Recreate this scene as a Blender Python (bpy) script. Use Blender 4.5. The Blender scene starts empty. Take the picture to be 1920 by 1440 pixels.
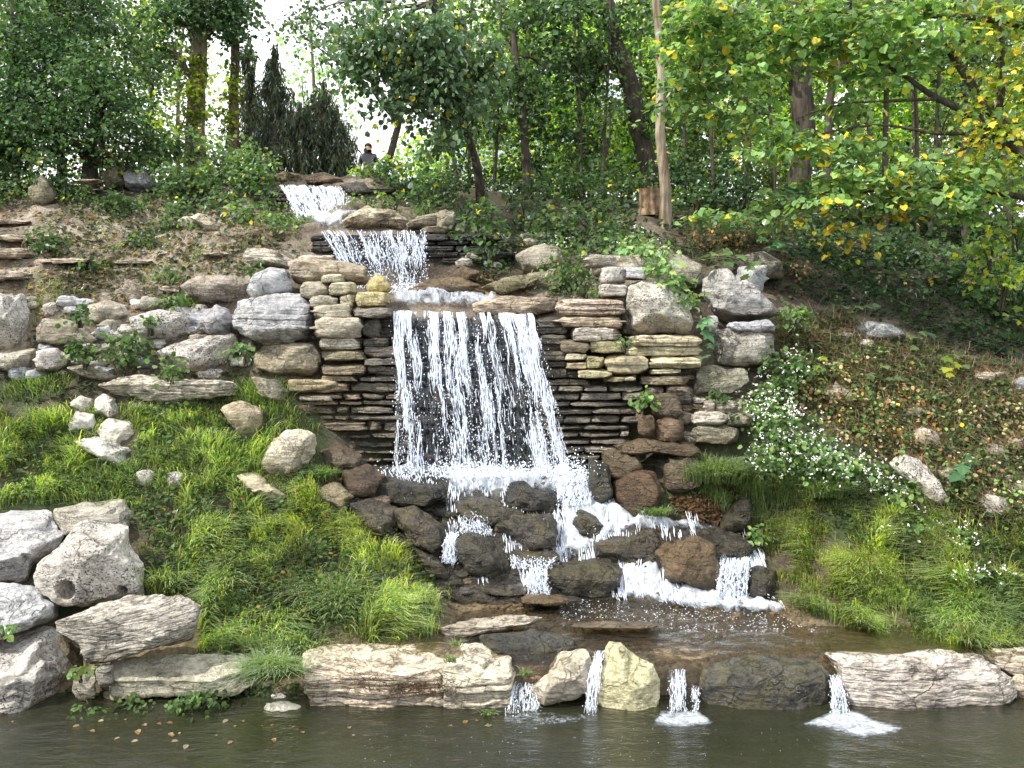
import bpy, math, numpy as np
from mathutils import Matrix
RNG = np.random.default_rng(7)
SC = bpy.context.scene
COL = SC.collection
PI = math.pi
# ------------------------------------------------------------------ camera
CAM_H, F = 4.0, 1500.0
PITCH = -math.atan(120 / F)
CA, SA = math.cos(PITCH), math.sin(PITCH)
def at(px, py, D):
    """world point seen at photo pixel (px,py) at forward distance D (vectorised)"""
    px, py, D = np.broadcast_arrays(np.asarray(px, float), np.asarray(py, float), np.asarray(D, float))
    xc = (px - 960) / F; yc = (720 - py) / F
    dy = CA - yc * SA; dz = SA + yc * CA
    t = D / dy
    return np.stack([xc * t, D, CAM_H + dz * t], -1)
def proj(P):
    P = np.asarray(P, float); x = P[..., 0]; y = P[..., 1]; z = P[..., 2] - CAM_H
    zc = y * CA + z * SA; yc = -y * SA + z * CA
    return 960 + F * x / zc, 720 - F * yc / zc
def zat(py, D): return float(at(960, py, D)[2])
# ------------------------------------------------------------------ noise
def _h(ix, iy, iz, s):
    with np.errstate(over='ignore'):
        n = (ix.astype(np.int64) * 374761393 + iy.astype(np.int64) * 668265263 + iz.astype(np.int64) * 1274126177 + s * 974711) & 0xffffffff
        n = ((n ^ (n >> 13)) * 1274126177) & 0xffffffff
        n = ((n ^ (n >> 16)) * 2246822519) & 0xffffffff
        n = n ^ (n >> 15)
    return (n & 0xffffff) / float(0xffffff)
def vnoise(P, s=0):
    P = np.asarray(P, float); i = np.floor(P).astype(np.int64); f = P - i; f = f * f * (3 - 2 * f)
    ix, iy, iz = i[..., 0], i[..., 1], i[..., 2]; fx, fy, fz = f[..., 0], f[..., 1], f[..., 2]
    r = 0
    for a in (0, 1):
        for b in (0, 1):
            for c in (0, 1):
                w = (fx if a else 1 - fx) * (fy if b else 1 - fy) * (fz if c else 1 - fz)
                r = r + w * _h(ix + a, iy + b, iz + c, s)
    return r * 2 - 1
def fbm(P, o=4, s=0, g=0.5):
    P = np.asarray(P, float); r = 0; a = 1.0
    for k in range(o):
        r = r + a * vnoise(P * (2 ** k) + 13.7 * k, s + k); a *= g
    return r
# ------------------------------------------------------------------ object helpers
def tag(o, label=None, cat=None, group=None, kind=None):
    if label: o['label'] = label
    if cat: o['category'] = cat
    if group: o['group'] = group
    if kind: o['kind'] = kind
    return o
def empty(name, loc, label=None, cat=None, group=None, kind=None):
    o = bpy.data.objects.new(name, None); o.empty_display_size = .2; COL.objects.link(o)
    o.location = tuple(float(v) for v in loc)
    return tag(o, label, cat, group, kind)
def mesh_obj(name, V, faces, mat, parent=None, loc=None, colors=None, uv=None, smooth=True, rotz=None, rot=None, sharp=None):
    """V world coords (N,3); faces: list of int arrays (M,k) of one size each"""
    V = np.asarray(V, np.float64)
    if parent is not None: loc = np.array(parent.location)
    if loc is None: loc = np.array([(V[:, 0].min() + V[:, 0].max()) / 2, (V[:, 1].min() + V[:, 1].max()) / 2, V[:, 2].min()])
    L = V - np.asarray(loc)
    if rot is not None:
        R = np.array(Matrix.Rotation(rot, 3, 'Y')); L = L @ R
    me = bpy.data.meshes.new(name)
    if not isinstance(faces, (list, tuple)): faces = [faces]
    faces = [np.asarray(f, np.int64) for f in faces if len(f)]
    nl = sum(f.size for f in faces); npoly = sum(len(f) for f in faces)
    me.vertices.add(len(L)); me.vertices.foreach_set('co', L.astype(np.float32).ravel())
    me.loops.add(nl); me.loops.foreach_set('vertex_index', np.concatenate([f.ravel() for f in faces]).astype(np.int32))
    me.polygons.add(npoly)
    sizes = np.concatenate([np.full(len(f), f.shape[1]) for f in faces])
    st = np.concatenate([[0], np.cumsum(sizes)[:-1]])
    me.polygons.foreach_set('loop_start', st.astype(np.int32))
    me.polygons.foreach_set('use_smooth', np.full(npoly, smooth))
    if colors is not None:
        a = me.color_attributes.new('col', 'FLOAT_COLOR', 'POINT')
        c = np.ones((len(L), 4), np.float32); c[:, :3] = colors
        a.data.foreach_set('color', c.ravel())
    if uv is not None:
        a = me.attributes.new('flow', 'FLOAT_VECTOR', 'POINT')
        c = np.zeros((len(L), 3), np.float32); c[:, :uv.shape[1]] = uv
        a.data.foreach_set('vector', c.ravel())
    me.update(calc_edges=True); me.validate(clean_customdata=False)
    if sharp: me.set_sharp_from_angle(angle=sharp)
    me.materials.append(mat)
    o = bpy.data.objects.new(name, me); COL.objects.link(o)
    if parent is not None: o.parent = parent
    else: o.location = tuple(float(v) for v in loc)
    if rot is not None: o.rotation_euler = (0, rot, 0)
    return o
# ------------------------------------------------------------------ material helpers
class NT:
    def __init__(s, name):
        s.m = bpy.data.materials.new(name); s.m.use_nodes = True
        s.t = s.m.node_tree; s.n = s.t.nodes; s.n.clear()
        s.out = s.n.new('ShaderNodeOutputMaterial')
    def add(s, typ, **kw):
        n = s.n.new('ShaderNode' + typ)
        for k, v in kw.items():
            if k[0] == '_': setattr(n, k[1:], v)
            else: n.inputs[k.replace('_', ' ')].default_value = v
        return n
    def L(s, a, b): s.t.links.new(a, b)
    def noise(s, vec, scale, detail=5, rough=.55, dist=0.):
        n = s.add('TexNoise'); n.inputs['Scale'].default_value = scale; n.inputs['Detail'].default_value = detail
        n.inputs['Roughness'].default_value = rough; n.inputs['Distortion'].default_value = dist
        if vec is not None: s.L(vec, n.inputs['Vector'])
        return n.outputs['Fac']
    def ramp(s, fac, stops):
        n = s.add('ValToRGB'); e = n.color_ramp.elements
        while len(e) < len(stops): e.new(0.5)
        for el, (p, c) in zip(e, stops):
            el.position = p; el.color = (c, c, c, 1) if isinstance(c, (int, float)) else (*c, 1)
        s.L(fac, n.inputs['Fac']); return n.outputs['Color']
    def mix(s, fac, a, b, mode='MIX'):
        n = s.add('Mix', _data_type='RGBA', _blend_type=mode)
        for k, v in ((0, fac), (6, a), (7, b)):
            sock = n.inputs[k]
            if isinstance(v, (int, float)):
                sock.default_value = v if k == 0 else (v, v, v, 1)
            elif isinstance(v, tuple): sock.default_value = (*v, 1)
            else: s.L(v, sock)
        return n.outputs[2]
    def math(s, op, a, b=None):
        n = s.add('Math', _operation=op)
        for i, v in enumerate((a, b)):
            if v is None: continue
            if isinstance(v, (int, float)): n.inputs[i].default_value = v
            else: s.L(v, n.inputs[i])
        return n.outputs[0]
    def mapping(s, vec, scale=(1, 1, 1), loc=(0, 0, 0)):
        n = s.add('Mapping'); n.inputs['Scale'].default_value = scale; n.inputs['Location'].default_value = loc
        s.L(vec, n.inputs['Vector']); return n.outputs['Vector']
    def bump(s, h, strength=.5, dist=.05, normal=None):
        n = s.add('Bump'); n.inputs['Strength'].default_value = strength; n.inputs['Distance'].default_value = dist
        s.L(h, n.inputs['Height'])
        if normal is not None: s.L(normal, n.inputs['Normal'])
        return n.outputs['Normal']
def rock_mat(name, c1, c2, dark, strata=.5, spots=.5, rough=.9, wet=0., moss=0., crack=.35, zs=14):
    t = NT(name)
    oi = t.add('ObjectInfo'); tc = t.add('TexCoord')
    va = t.add('VectorMath', _operation='SCALE'); va.inputs[0].default_value = (31, 17, 23); t.L(oi.outputs['Random'], va.inputs['Scale'])
    vb = t.add('VectorMath', _operation='ADD'); t.L(tc.outputs['Object'], vb.inputs[0]); t.L(va.outputs[0], vb.inputs[1])
    co = vb.outputs[0]
    big = t.noise(co, 2.2, 6, .6, .4); fine = t.noise(co, 26, 8, .7); mid = t.noise(co, 8, 6, .65, .6)
    c = t.mix(t.ramp(big, [(.36, 0.), (.64, 1.)]), c1, c2)
    c = t.mix(1., c, t.ramp(mid, [(.3, .62), (.5, .95), (.7, 1.18)]), 'MULTIPLY')
    c = t.mix(1., c, t.ramp(fine, [(.3, .6), (.52, 1.0), (.75, 1.15)]), 'MULTIPLY')
    st = t.noise(t.mapping(co, (1.3, 1.3, zs)), 1.4, 7, .6, .25)
    sline = t.ramp(st, [(.40, 0.), (.45, 1.), (.50, 0.), (.56, 0.), (.60, .8), (.64, 0.)])
    c = t.mix(t.math('MULTIPLY', sline, strata), c, dark)
    # dark lichen specks in patches
    sp = t.noise(co, 48, 3, .5); pat = t.noise(co, 3.1, 3, .5)
    spm = t.math('MULTIPLY', t.ramp(sp, [(.57, 0.), (.62, 1.)]), t.ramp(pat, [(.40, 0.), (.56, 1.)]))
    c = t.mix(t.math('MULTIPLY', spm, spots), c, dark)
    # grey stain patches
    st2 = t.noise(co, 5.3, 8, .7, 1.0)
    c = t.mix(t.math('MULTIPLY', t.ramp(st2, [(.55, 0.), (.66, 1.)]), .55 * spots + .15), c, tuple(.45 * v + .12 * w for v, w in zip(dark, c1)))
    # thin cracks
    vo = t.add('TexVoronoi', _feature='DISTANCE_TO_EDGE'); vo.inputs['Scale'].default_value = 2.3
    wv = t.add('VectorMath', _operation='ADD'); t.L(co, wv.inputs[0])
    wn = t.add('TexNoise'); wn.inputs['Scale'].default_value = 3.; wn.inputs['Detail'].default_value = 5; t.L(co, wn.inputs['Vector'])
    ws = t.add('VectorMath', _operation='SCALE'); ws.inputs['Scale'].default_value = .6; t.L(wn.outputs['Color'], ws.inputs[0]); t.L(ws.outputs[0], wv.inputs[1])
    t.L(wv.outputs[0], vo.inputs['Vector'])
    ck = t.ramp(vo.outputs['Distance'], [(0., 1.), (.018, .7), (.035, 0.)])
    ck = t.math('MULTIPLY', ck, t.ramp(big, [(.45, 0.), (.6, 1.)]))
    c = t.mix(t.math('MULTIPLY', ck, crack), c, tuple(v * .5 for v in dark))
    # crevice shade painted into the colour, raised edges lightened
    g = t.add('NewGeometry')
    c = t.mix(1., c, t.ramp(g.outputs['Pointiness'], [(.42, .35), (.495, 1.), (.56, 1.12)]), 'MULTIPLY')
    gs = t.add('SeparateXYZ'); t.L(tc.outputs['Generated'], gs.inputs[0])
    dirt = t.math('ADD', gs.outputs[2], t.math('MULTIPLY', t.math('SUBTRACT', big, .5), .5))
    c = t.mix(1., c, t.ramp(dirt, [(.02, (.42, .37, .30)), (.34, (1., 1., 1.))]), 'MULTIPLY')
    if moss:
        sx = t.add('SeparateXYZ'); t.L(g.outputs['Normal'], sx.inputs[0])
        mm = t.math('MULTIPLY', t.ramp(t.noise(co, 4., 6, .7), [(.45, 0.), (.58, 1.)]), moss)
        c = t.mix(mm, c, (.12, .11, .03))
    c = t.mix(1., c, oi.outputs['Color'], 'MULTIPLY')
    h = t.math('ADD', t.math('MULTIPLY', mid, .8), t.math('ADD', t.math('MULTIPLY', fine, .45), t.math('MULTIPLY', st, 1.2 * strata + .2)))
    h = t.math('SUBTRACT', h, t.math('MULTIPLY', ck, .5)); h = t.math('SUBTRACT', h, t.math('MULTIPLY', spm, .15 * spots))
    b = t.add('BsdfPrincipled'); t.L(c, b.inputs['Base Color'])
    if wet:
        t.L(t.ramp(mid, [(.4, max(rough - .3, .12)), (.6, rough)]), b.inputs['Roughness']); b.inputs['Specular IOR Level'].default_value = .6
    else:
        b.inputs['Roughness'].default_value = rough; b.inputs['Specular IOR Level'].default_value = .25
    t.L(t.bump(h, 1., .075), b.inputs['Normal']); t.L(b.outputs[0], t.out.inputs[0])
    return t.m
def leaf_mat(name, trans=.45, gloss=.12, rough=.45):
    t = NT(name); a = t.add('VertexColor', _layer_name='col')
    d = t.add('BsdfDiffuse'); t.L(a.outputs[0], d.inputs[0])
    tr = t.add('BsdfTranslucent'); c2 = t.mix(1., a.outputs[0], (1.25, 1.4, .6), 'MULTIPLY'); t.L(c2, tr.inputs[0])
    m = t.add('MixShader'); m.inputs[0].default_value = trans; t.L(d.outputs[0], m.inputs[1]); t.L(tr.outputs[0], m.inputs[2])
    o = m
    if gloss:
        g = t.add('BsdfGlossy'); g.inputs['Roughness'].default_value = rough; g.inputs[0].default_value = (.8, .85, .9, 1)
        lw = t.add('LayerWeight'); lw.inputs[0].default_value = .25
        o = t.add('MixShader'); t.L(t.math('MULTIPLY', lw.outputs['Fresnel'], gloss * 4), o.inputs[0]); t.L(m.outputs[0], o.inputs[1]); t.L(g.outputs[0], o.inputs[2])
    t.L(o.outputs[0], t.out.inputs[0]); return t.m
def vcol_mat(name, rough=.9, bump=0., scale=20):
    t = NT(name); a = t.add('VertexColor', _layer_name='col'); b = t.add('BsdfPrincipled'); b.inputs['Roughness'].default_value = rough
    g = t.add('TexCoord'); n = t.noise(g.outputs['Object'], scale, 8, .7); m = t.noise(g.outputs['Object'], scale * .2, 6, .6)
    c = t.mix(1., a.outputs[0], t.ramp(n, [(.3, .45), (.5, .95), (.72, 1.5)]), 'MULTIPLY')
    c = t.mix(1., c, t.ramp(m, [(.35, .7), (.65, 1.25)]), 'MULTIPLY')
    t.L(c, b.inputs['Base Color'])
    if bump: t.L(t.bump(n, bump, .08), b.inputs['Normal'])
    t.L(b.outputs[0], t.out.inputs[0]); return t.m
def bark_mat(name, c1, c2, rough=.9, zs=.18, sc=14):
    t = NT(name); g = t.add('TexCoord'); oi = t.add('ObjectInfo')
    n = t.noise(t.mapping(g.outputs['Object'], (1, 1, zs)), sc, 8, .65, .4); m = t.noise(g.outputs['Object'], 2.5, 5)
    c = t.mix(t.ramp(n, [(.38, 0.), (.6, 1.)]), c1, c2)
    c = t.mix(1., c, t.ramp(m, [(.3, .6), (.7, 1.3)]), 'MULTIPLY')
    c = t.mix(1., c, oi.outputs['Color'], 'MULTIPLY')
    b = t.add('BsdfPrincipled'); b.inputs['Roughness'].default_value = rough; t.L(c, b.inputs['Base Color'])
    t.L(t.bump(n, .8, .04), b.inputs['Normal']); t.L(b.outputs[0], t.out.inputs[0]); return t.m
M = {}
M['pale'] = rock_mat('pale limestone', (.68, .65, .60), (.52, .49, .45), (.07, .06, .055), strata=.25, spots=1.)
M['layered'] = rock_mat('layered limestone', (.66, .61, .54), (.52, .47, .40), (.06, .045, .035), strata=.85, spots=.3)
M['tan'] = rock_mat('tan limestone', (.56, .52, .45), (.40, .37, .31), (.06, .05, .04), strata=.4, spots=.6, moss=.25)
M['cream'] = rock_mat('cream limestone', (.62, .57, .45), (.52, .47, .36), (.09, .08, .04), strata=.35, spots=.3)
M['blue'] = rock_mat('blue grey limestone', (.42, .43, .47), (.56, .56, .58), (.09, .09, .10), strata=.3, spots=.4)
M['wet'] = rock_mat('wet dark stone', (.035, .034, .033), (.095, .09, .083), (.012, .012, .012), strata=.35, spots=.6, rough=.45, wet=1., moss=.3)
M['wetledge'] = rock_mat('wet ledge stone', (.13, .12, .10), (.20, .175, .14), (.02, .02, .02), strata=.6, spots=.5, rough=.55, wet=1., crack=.3)
M['brown'] = rock_mat('brown stained stone', (.13, .09, .055), (.26, .20, .14), (.025, .018, .012), strata=.4, spots=1., rough=.7, wet=1., moss=.2)
M['leaf'] = leaf_mat('leaf', .5, .10)
M['leafglossy'] = leaf_mat('glossy leaf', .4, .2, .35)
M['grass'] = leaf_mat('grass blade', .45, .08, .5)
M['dry'] = vcol_mat('dry stem', .9)
M['bark'] = bark_mat('dark bark', (.035, .028, .022), (.10, .08, .06))
M['barkpale'] = bark_mat('pale peeled bark', (.16, .09, .055), (.46, .37, .28), zs=.12, sc=9)
M['barkgrey'] = bark_mat('grey brown bark', (.11, .085, .06), (.27, .21, .15))
# ------------------------------------------------------------------ terrain
# profile of the bank per photo column: (row, distance) -> height, or ('z', distance, height)
def prof(*pts):
    out = []
    for p in pts:
        if p[0] == 'z': out.append((p[1], p[2]))
        else: out.append((p[1], zat(p[0], p[1])))
    return out
BED = [('z', 6.5, -.7), ('z', 7.6, -.5), ('z', 8.15, -.25), ('z', 8.35, .22), ('z', 8.6, .30), ('z', 9.9, .36)]
COLS = [
 (-900, prof(('z', 7., -.7), ('z', 7.9, -.2), (1352, 8.05), (1180, 9), (950, 10.3), (780, 11.3), (690, 12), (560, 12.8), (460, 14.2), (400, 16), (350, 18.5), ('z', 22, 7.6))),
 (0, prof(('z', 7., -.7), ('z', 7.9, -.2), (1352, 8.05), (1180, 9), (950, 10.2), (780, 11.2), (700, 11.8), (560, 12.6), (470, 14), (400, 16), (345, 18.5), ('z', 22, 7.5))),
 (300, prof(('z', 7., -.7), ('z', 7.9, -.2), (1345, 8.05), (1230, 8.75), (1100, 9.35), (950, 10.1), (760, 11.3), (700, 11.8), (620, 12.2), (560, 12.8), (480, 14), (400, 16), (345, 18.5), ('z', 22, 7.4))),
 (480, prof(('z', 7., -.7), ('z', 7.9, -.3), (1345, 8.1), (1240, 8.6), (1200, 8.9), (1000, 9.95), (900, 10.6), (810, 11.3), (720, 11.75), (620, 12.2), (520, 12.8), (470, 13.6), (400, 15.6), (335, 17.5), ('z', 20, 7.3))),
 (528, prof(('z', 7., -.7), ('z', 7.9, -.3), (1345, 8.1), (1240, 8.6), (1200, 8.9), (1000, 9.95), (900, 10.6), (810, 11.3), (720, 11.8), (620, 12.3), (540, 12.8), (500, 13.6), (440, 14.5), (425, 15.6), (400, 16.3), (352, 16.9), (330, 17.6), ('z', 20, 7.3))),
 (700, prof(('z', 7., -.7), ('z', 7.9, -.4), ('z', 8.15, .1), (1212, 8.8), (1100, 9.4), (970, 10.5), (890, 11.35), (885, 11.85), (600, 12.45), (560, 12.8), (545, 13.9), (445, 14.35), (418, 15.5), (350, 16.6), (328, 17.5), ('z', 20, 7.25))),
 (790, prof(('z', 7., -.7), ('z', 7.9, -.4), ('z', 8.15, .1), (1210, 8.8), ('z', 9.3, .55), (1100, 9.9), (960, 10.8), (895, 11.5), (890, 12.0), (600, 12.5), (565, 12.8), (542, 13.9), (445, 14.35), (420, 15.3), (395, 16.6), (350, 17.8), ('z', 20, 7.25))),
 (870, prof(*BED, (1100, 10.15), (960, 10.9), (895, 11.5), (890, 12.05), (600, 12.45), (570, 12.8), (520, 13.7), (440, 14.6), (405, 16.), (360, 17.6), ('z', 20, 7.25))),
 (960, prof(*BED, (1115, 10.1), (960, 10.9), (895, 11.5), (890, 12.05), (600, 12.45), (570, 12.8), (520, 13.7), (460, 14.8), (410, 16.2), (370, 18), ('z', 20, 7.1))),
 (1060, prof(*BED, (1110, 10.1), (1060, 10.4), (960, 10.9), (895, 11.5), (890, 12.05), (600, 12.45), (570, 12.8), (510, 13.8), (460, 15), (415, 16.3), (380, 18), ('z', 20, 7.0))),
 (1200, prof(*BED, (1118, 10.1), (1060, 10.35), (970, 10.85), (920, 11.2), (880, 11.6), (870, 11.95), (600, 12.45), (520, 13.0), (460, 14.5), (400, 16.2), (380, 18), ('z', 21, 7.1))),
 (1330, prof(*BED, (1120, 10.1), (1060, 10.3), (990, 10.7), (900, 11.2), (830, 11.6), (740, 11.85), (640, 12.3), (560, 12.9), (500, 13.8), (430, 15.5), (390, 17.5), ('z', 21, 7.1))),
 (1450, prof(*BED[:-1], ('z', 9.6, .36), (1120, 10.0), (1020, 10.5), (900, 11.2), (780, 11.8), (640, 12.6), (540, 13.6), (450, 15.5), (400, 17.5), ('z', 21, 7.1))),
 (1600, prof(*BED[:-1], ('z', 8.95, .35), (1185, 9.15), (1000, 10.1), (850, 11.0), (700, 12.2), (610, 13.1), (540, 14.2), (450, 16.5), (410, 18.5), ('z', 22, 7.0))),
 (1920, prof(*BED[:-1], ('z', 8.7, .38), (1205, 8.95), (1000, 10.0), (850, 11), (720, 12.2), (650, 13.1), (580, 14.5), (480, 17), (430, 20), ('z', 24, 7.0))),
 (2900, prof(*BED[:-1], ('z', 8.7, .38), (1205, 8.95), (1000, 10.0), (850, 11), (720, 12.2), (650, 13.1), (580, 14.5), (480, 17), (430, 20), ('z', 24, 7.0))),
]
DG = np.arange(5.0, 26.01, 0.05)
PG = np.array([c[0] for c in COLS], float)
ZG = np.array([np.interp(DG, [p[0] for p in c[1]], [p[1] for p in c[1]]) for c in COLS])
def hz0(x, y):
    x = np.asarray(x, float); y = np.asarray(y, float)
    yy = np.clip(y, 5.0, 25.99); pxl = np.clip(960 + F * x / np.maximum(yy, 1) / 1.0, PG[0], PG[-1] - .01)
    j = np.clip(np.searchsorted(PG, pxl, side='right') - 1, 0, len(PG) - 2); w = (pxl - PG[j]) / (PG[j + 1] - PG[j])
    w = w * w * (3 - 2 * w) * .5 + w * .5
    k = np.clip(((yy - 5.0) / .05).astype(int), 0, len(DG) - 2); f = (yy - DG[k]) / .05
    z = (1 - w) * ((1 - f) * ZG[j, k] + f * ZG[j, k + 1]) + w * ((1 - f) * ZG[j + 1, k] + f * ZG[j + 1, k + 1])
    return z
def hz_full(x, y):
    x = np.asarray(x, float); y = np.asarray(y, float)
    z = hz0(x, y)
    P = np.stack([x, y, 0 * x], -1)
    amp = np.clip((y - 8.2) * .6, 0, 1)
    z = z + amp * (.10 * fbm(P * .9, 3, 3) + .035 * fbm(P * 4., 3, 9))
    # thin rock shelves stepping up the left bank
    s = np.clip((y - 12.6) / 1., 0, 1) * np.clip((19 - y) / 2, 0, 1) * np.clip((-2.2 - x) / 1., 0, 1)
    q = z * 5. + .5 * fbm(P * 1.1, 2, 21); fr = q - np.floor(q); st = np.floor(q) + np.clip((fr - .35) / .3, 0, 1)
    z = z + s * (st - q) / 5. * .8
    far = np.clip((y - 26) / 40, 0, 1); z = z - far * 1.2
    back = np.clip((-y - 6) / 20, 0, 1); z = np.where(y < 5, z + back * 6, z)
    return z
HX = np.arange(-16., 16.01, .05); HY = np.arange(5., 30.01, .05)
_gx, _gy = np.meshgrid(HX, HY, indexing='ij'); HG_ = hz_full(_gx, _gy)
def hz(x, y):
    x = np.asarray(x, float); y = np.asarray(y, float)
    fx = np.clip((x - HX[0]) / .05, 0, len(HX) - 1.001); fy = np.clip((y - HY[0]) / .05, 0, len(HY) - 1.001)
    i = fx.astype(int); j = fy.astype(int); fx = fx - i; fy = fy - j
    return (HG_[i, j] * (1 - fx) + HG_[i + 1, j] * fx) * (1 - fy) + (HG_[i, j + 1] * (1 - fx) + HG_[i + 1, j + 1] * fx) * fy
def cast(px, py, dmin=7.2, dmax=30.):
    """first ground point seen at each photo pixel"""
    px = np.atleast_1d(np.asarray(px, float)); py = np.atleast_1d(np.asarray(py, float))
    D = np.arange(dmin, dmax, .06); out = np.full(px.shape, np.nan)
    for s in range(0, len(px), 4000):
        a = slice(s, s + 4000); P = at(px[a][:, None], py[a][:, None], D[None, :])
        g = hz(P[..., 0], P[..., 1]) - P[..., 2]
        hit = g > 0; k = hit.argmax(1); ok = hit.any(1) & (k > 0)
        i = np.arange(len(k)); k1 = np.maximum(k, 1); g1 = g[i, k1]; g0 = g[i, k1 - 1]
        out[a] = np.where(ok, D[k1 - 1] + .06 * (-g0) / np.maximum(g1 - g0, 1e-6), np.nan)
    return out
def gp(px, py):
    """ground point below photo pixel"""
    d = cast([px], [py])[0]
    if not np.isfinite(d): d = 18.
    p = at(px, py, d); return np.array([p[0], p[1], float(hz(p[0], p[1]))])
def poly_in(px, py, poly):
    r = np.zeros(px.shape, bool); n = len(poly); j = n - 1
    for i in range(n):
        xi, yi = poly[i]; xj, yj = poly[j]
        c = ((yi > py) != (yj > py)) & (px < (xj - xi) * (py - yi) / (yj - yi + 1e-9) + xi); r ^= c; j = i
    return r
def scatter(poly, n, dmin=7.2, jit=0.):
    poly = np.array(poly, float); lo = poly.min(0); hi = poly.max(0)
    q = RNG.uniform(lo, hi, (int(n * 2.2) + 8, 2)); q = q[poly_in(q[:, 0], q[:, 1], poly)][:n]
    d = cast(q[:, 0], q[:, 1], dmin); ok = np.isfinite(d); q = q[ok]; d = d[ok]
    P = at(q[:, 0], q[:, 1], d)
    if jit: P[:, :2] += RNG.normal(0, jit, (len(P), 2))
    P[:, 2] = hz(P[:, 0], P[:, 1]); return P, q
def on_rock(q, dy=0.):
    r = np.zeros(len(q), bool)
    for p in OUTL:
        lo, hi = p.min(0), p.max(0); m = (q[:, 0] > lo[0]) & (q[:, 0] < hi[0]) & (q[:, 1] - dy > lo[1]) & (q[:, 1] - dy < hi[1])
        if m.any(): k = np.where(m)[0]; r[k] |= poly_in(q[k, 0], q[k, 1] - dy, p)
    return r
def axis(parts):
    r = []
    for a, b, s in parts: r.append(np.arange(a, b, s))
    return np.concatenate(r + [[parts[-1][1]]])
gx = axis([(-90, -30, 6), (-30, -13, .8), (-13, 13, .07), (13, 30, .8), (30, 90, 6)])
gy = axis([(-60, 0, 4), (0, 6, .8), (6, 20, .07), (20, 30, .3), (30, 90, 5)])
X, Y = np.meshgrid(gx, gy); Z = hz_full(X, Y)
nx, ny = len(gx), len(gy); idx = np.arange(nx * ny).reshape(ny, nx)
FQ = np.stack([idx[:-1, :-1], idx[:-1, 1:], idx[1:, 1:], idx[1:, :-1]], -1).reshape(-1, 4)
V = np.stack([X, Y, Z], -1).reshape(-1, 3)
PX, PY = proj(np.where(V[:, 1:2] > 3, V, np.array([0, 3., 0])))
n1 = fbm(V * 1.3, 4, 40); n2 = fbm(V * 5., 3, 44)
soil = np.array([.13, .10, .075]); dry = np.array([.32, .27, .21]); green = np.array([.06, .085, .03]); bed = np.array([.26, .20, .125]); shelf = np.array([.46, .40, .33])
def mixc(a, b, w): return a + (b - a) * w[:, None]
c = mixc(np.tile(soil, (len(V), 1)), np.tile(dry, (len(V), 1)), np.clip(.5 + n1, 0, 1))
c = mixc(c, np.tile(green, (len(V), 1)), np.clip((PY - 690) / 80, 0, 1) * np.clip(.9 + n1, 0, 1) * (V[:, 1] < 14))
c = mixc(c, np.tile(bed, (len(V), 1)), ((V[:, 2] < .5) & (V[:, 1] < 10.3)).astype(float) * np.clip(.9 + n2, .5, 1))
ch = poly_in(PX, PY, [(620, 860), (1120, 870), (1200, 940), (1420, 990), (1450, 1120), (840, 1130), (820, 1040), (650, 990)])
c = mixc(c, np.tile([.022, .02, .017], (len(V), 1)), ch.astype(float))
sh = poly_in(PX, PY, [(-200, 385), (120, 370), (430, 395), (560, 470), (480, 530), (330, 560), (-200, 560)]) & (V[:, 0] < -2)
c = mixc(c, np.tile(shelf, (len(V), 1)), np.clip(sh * (.75 + 1.2 * n1), 0, 1) * .8)
rs_ = poly_in(PX, PY, [(1460,600),(1560,590),(1700,640),(1830,680),(2200,740),(2200,1000),(1850,990),(1700,880),(1560,800),(1480,760)]) & (V[:, 1] < 14.5)
c = mixc(c, np.tile([.34, .25, .17], (len(V), 1)), rs_ * np.clip(.7 + n1, 0, 1))
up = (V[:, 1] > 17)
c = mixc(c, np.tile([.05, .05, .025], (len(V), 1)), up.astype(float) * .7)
tag(mesh_obj('ground', V, FQ, vcol_mat('soil and leaf litter', .95, .9, 22), loc=(0, 0, 0), colors=c), kind='structure')
# ------------------------------------------------------------------ rocks
def cube_sphere(n, e=3.):
    t = np.linspace(-1, 1, n + 1); vs = []; fs = []; base = 0
    a, b = np.meshgrid(t, t, indexing='ij'); o = np.ones_like(a)
    for ax in range(3):
        for s in (-1, 1):
            P = [None] * 3; P[ax] = o * s; P[(ax + 1) % 3] = a; P[(ax + 2) % 3] = b
            vs.append(np.stack(P, -1).reshape(-1, 3)); id_ = np.arange((n + 1) ** 2).reshape(n + 1, n + 1) + base
            q = np.stack([id_[:-1, :-1], id_[1:, :-1], id_[1:, 1:], id_[:-1, 1:]], -1).reshape(-1, 4)
            if s < 0: q = q[:, ::-1]
            fs.append(q); base += (n + 1) ** 2
    V = np.concatenate(vs); Fc = np.concatenate(fs)
    key = np.round(V * 1e5).astype(np.int64); u, inv = np.unique(key, axis=0, return_inverse=True); inv = inv.reshape(-1)
    U = np.zeros((len(u), 3)); U[inv] = V
    Fc = inv[Fc]
    # even out spacing a little
    U = np.tan(U * PI / 4 * .9) / math.tan(PI / 4 * .9)
    r = (np.abs(U) ** e).sum(1) ** (1 / e)
    return U / r[:, None], Fc
_CS = {}
def cs(n, e):
    k = (n, round(e, 1))
    if k not in _CS: _CS[k] = cube_sphere(n, k[1])
    v, f = _CS[k]; return v.copy(), f
def outline_from_box(b, rng, e=3.4, j=.07):
    x0, y0, x1, y1 = b; out = []
    for k in range(16):
        a = 2 * PI * (k + rng.uniform(-.25, .25)) / 16; c, s = math.cos(a), math.sin(a)
        r = (abs(c) ** e + abs(s) ** e) ** (-1 / e) * (1 + rng.uniform(-j, j * .6))
        out.append(((x0 + x1) / 2 + (x1 - x0) / 2 * c * r, (y0 + y1) / 2 + (y1 - y0) / 2 * s * r))
    return out
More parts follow.
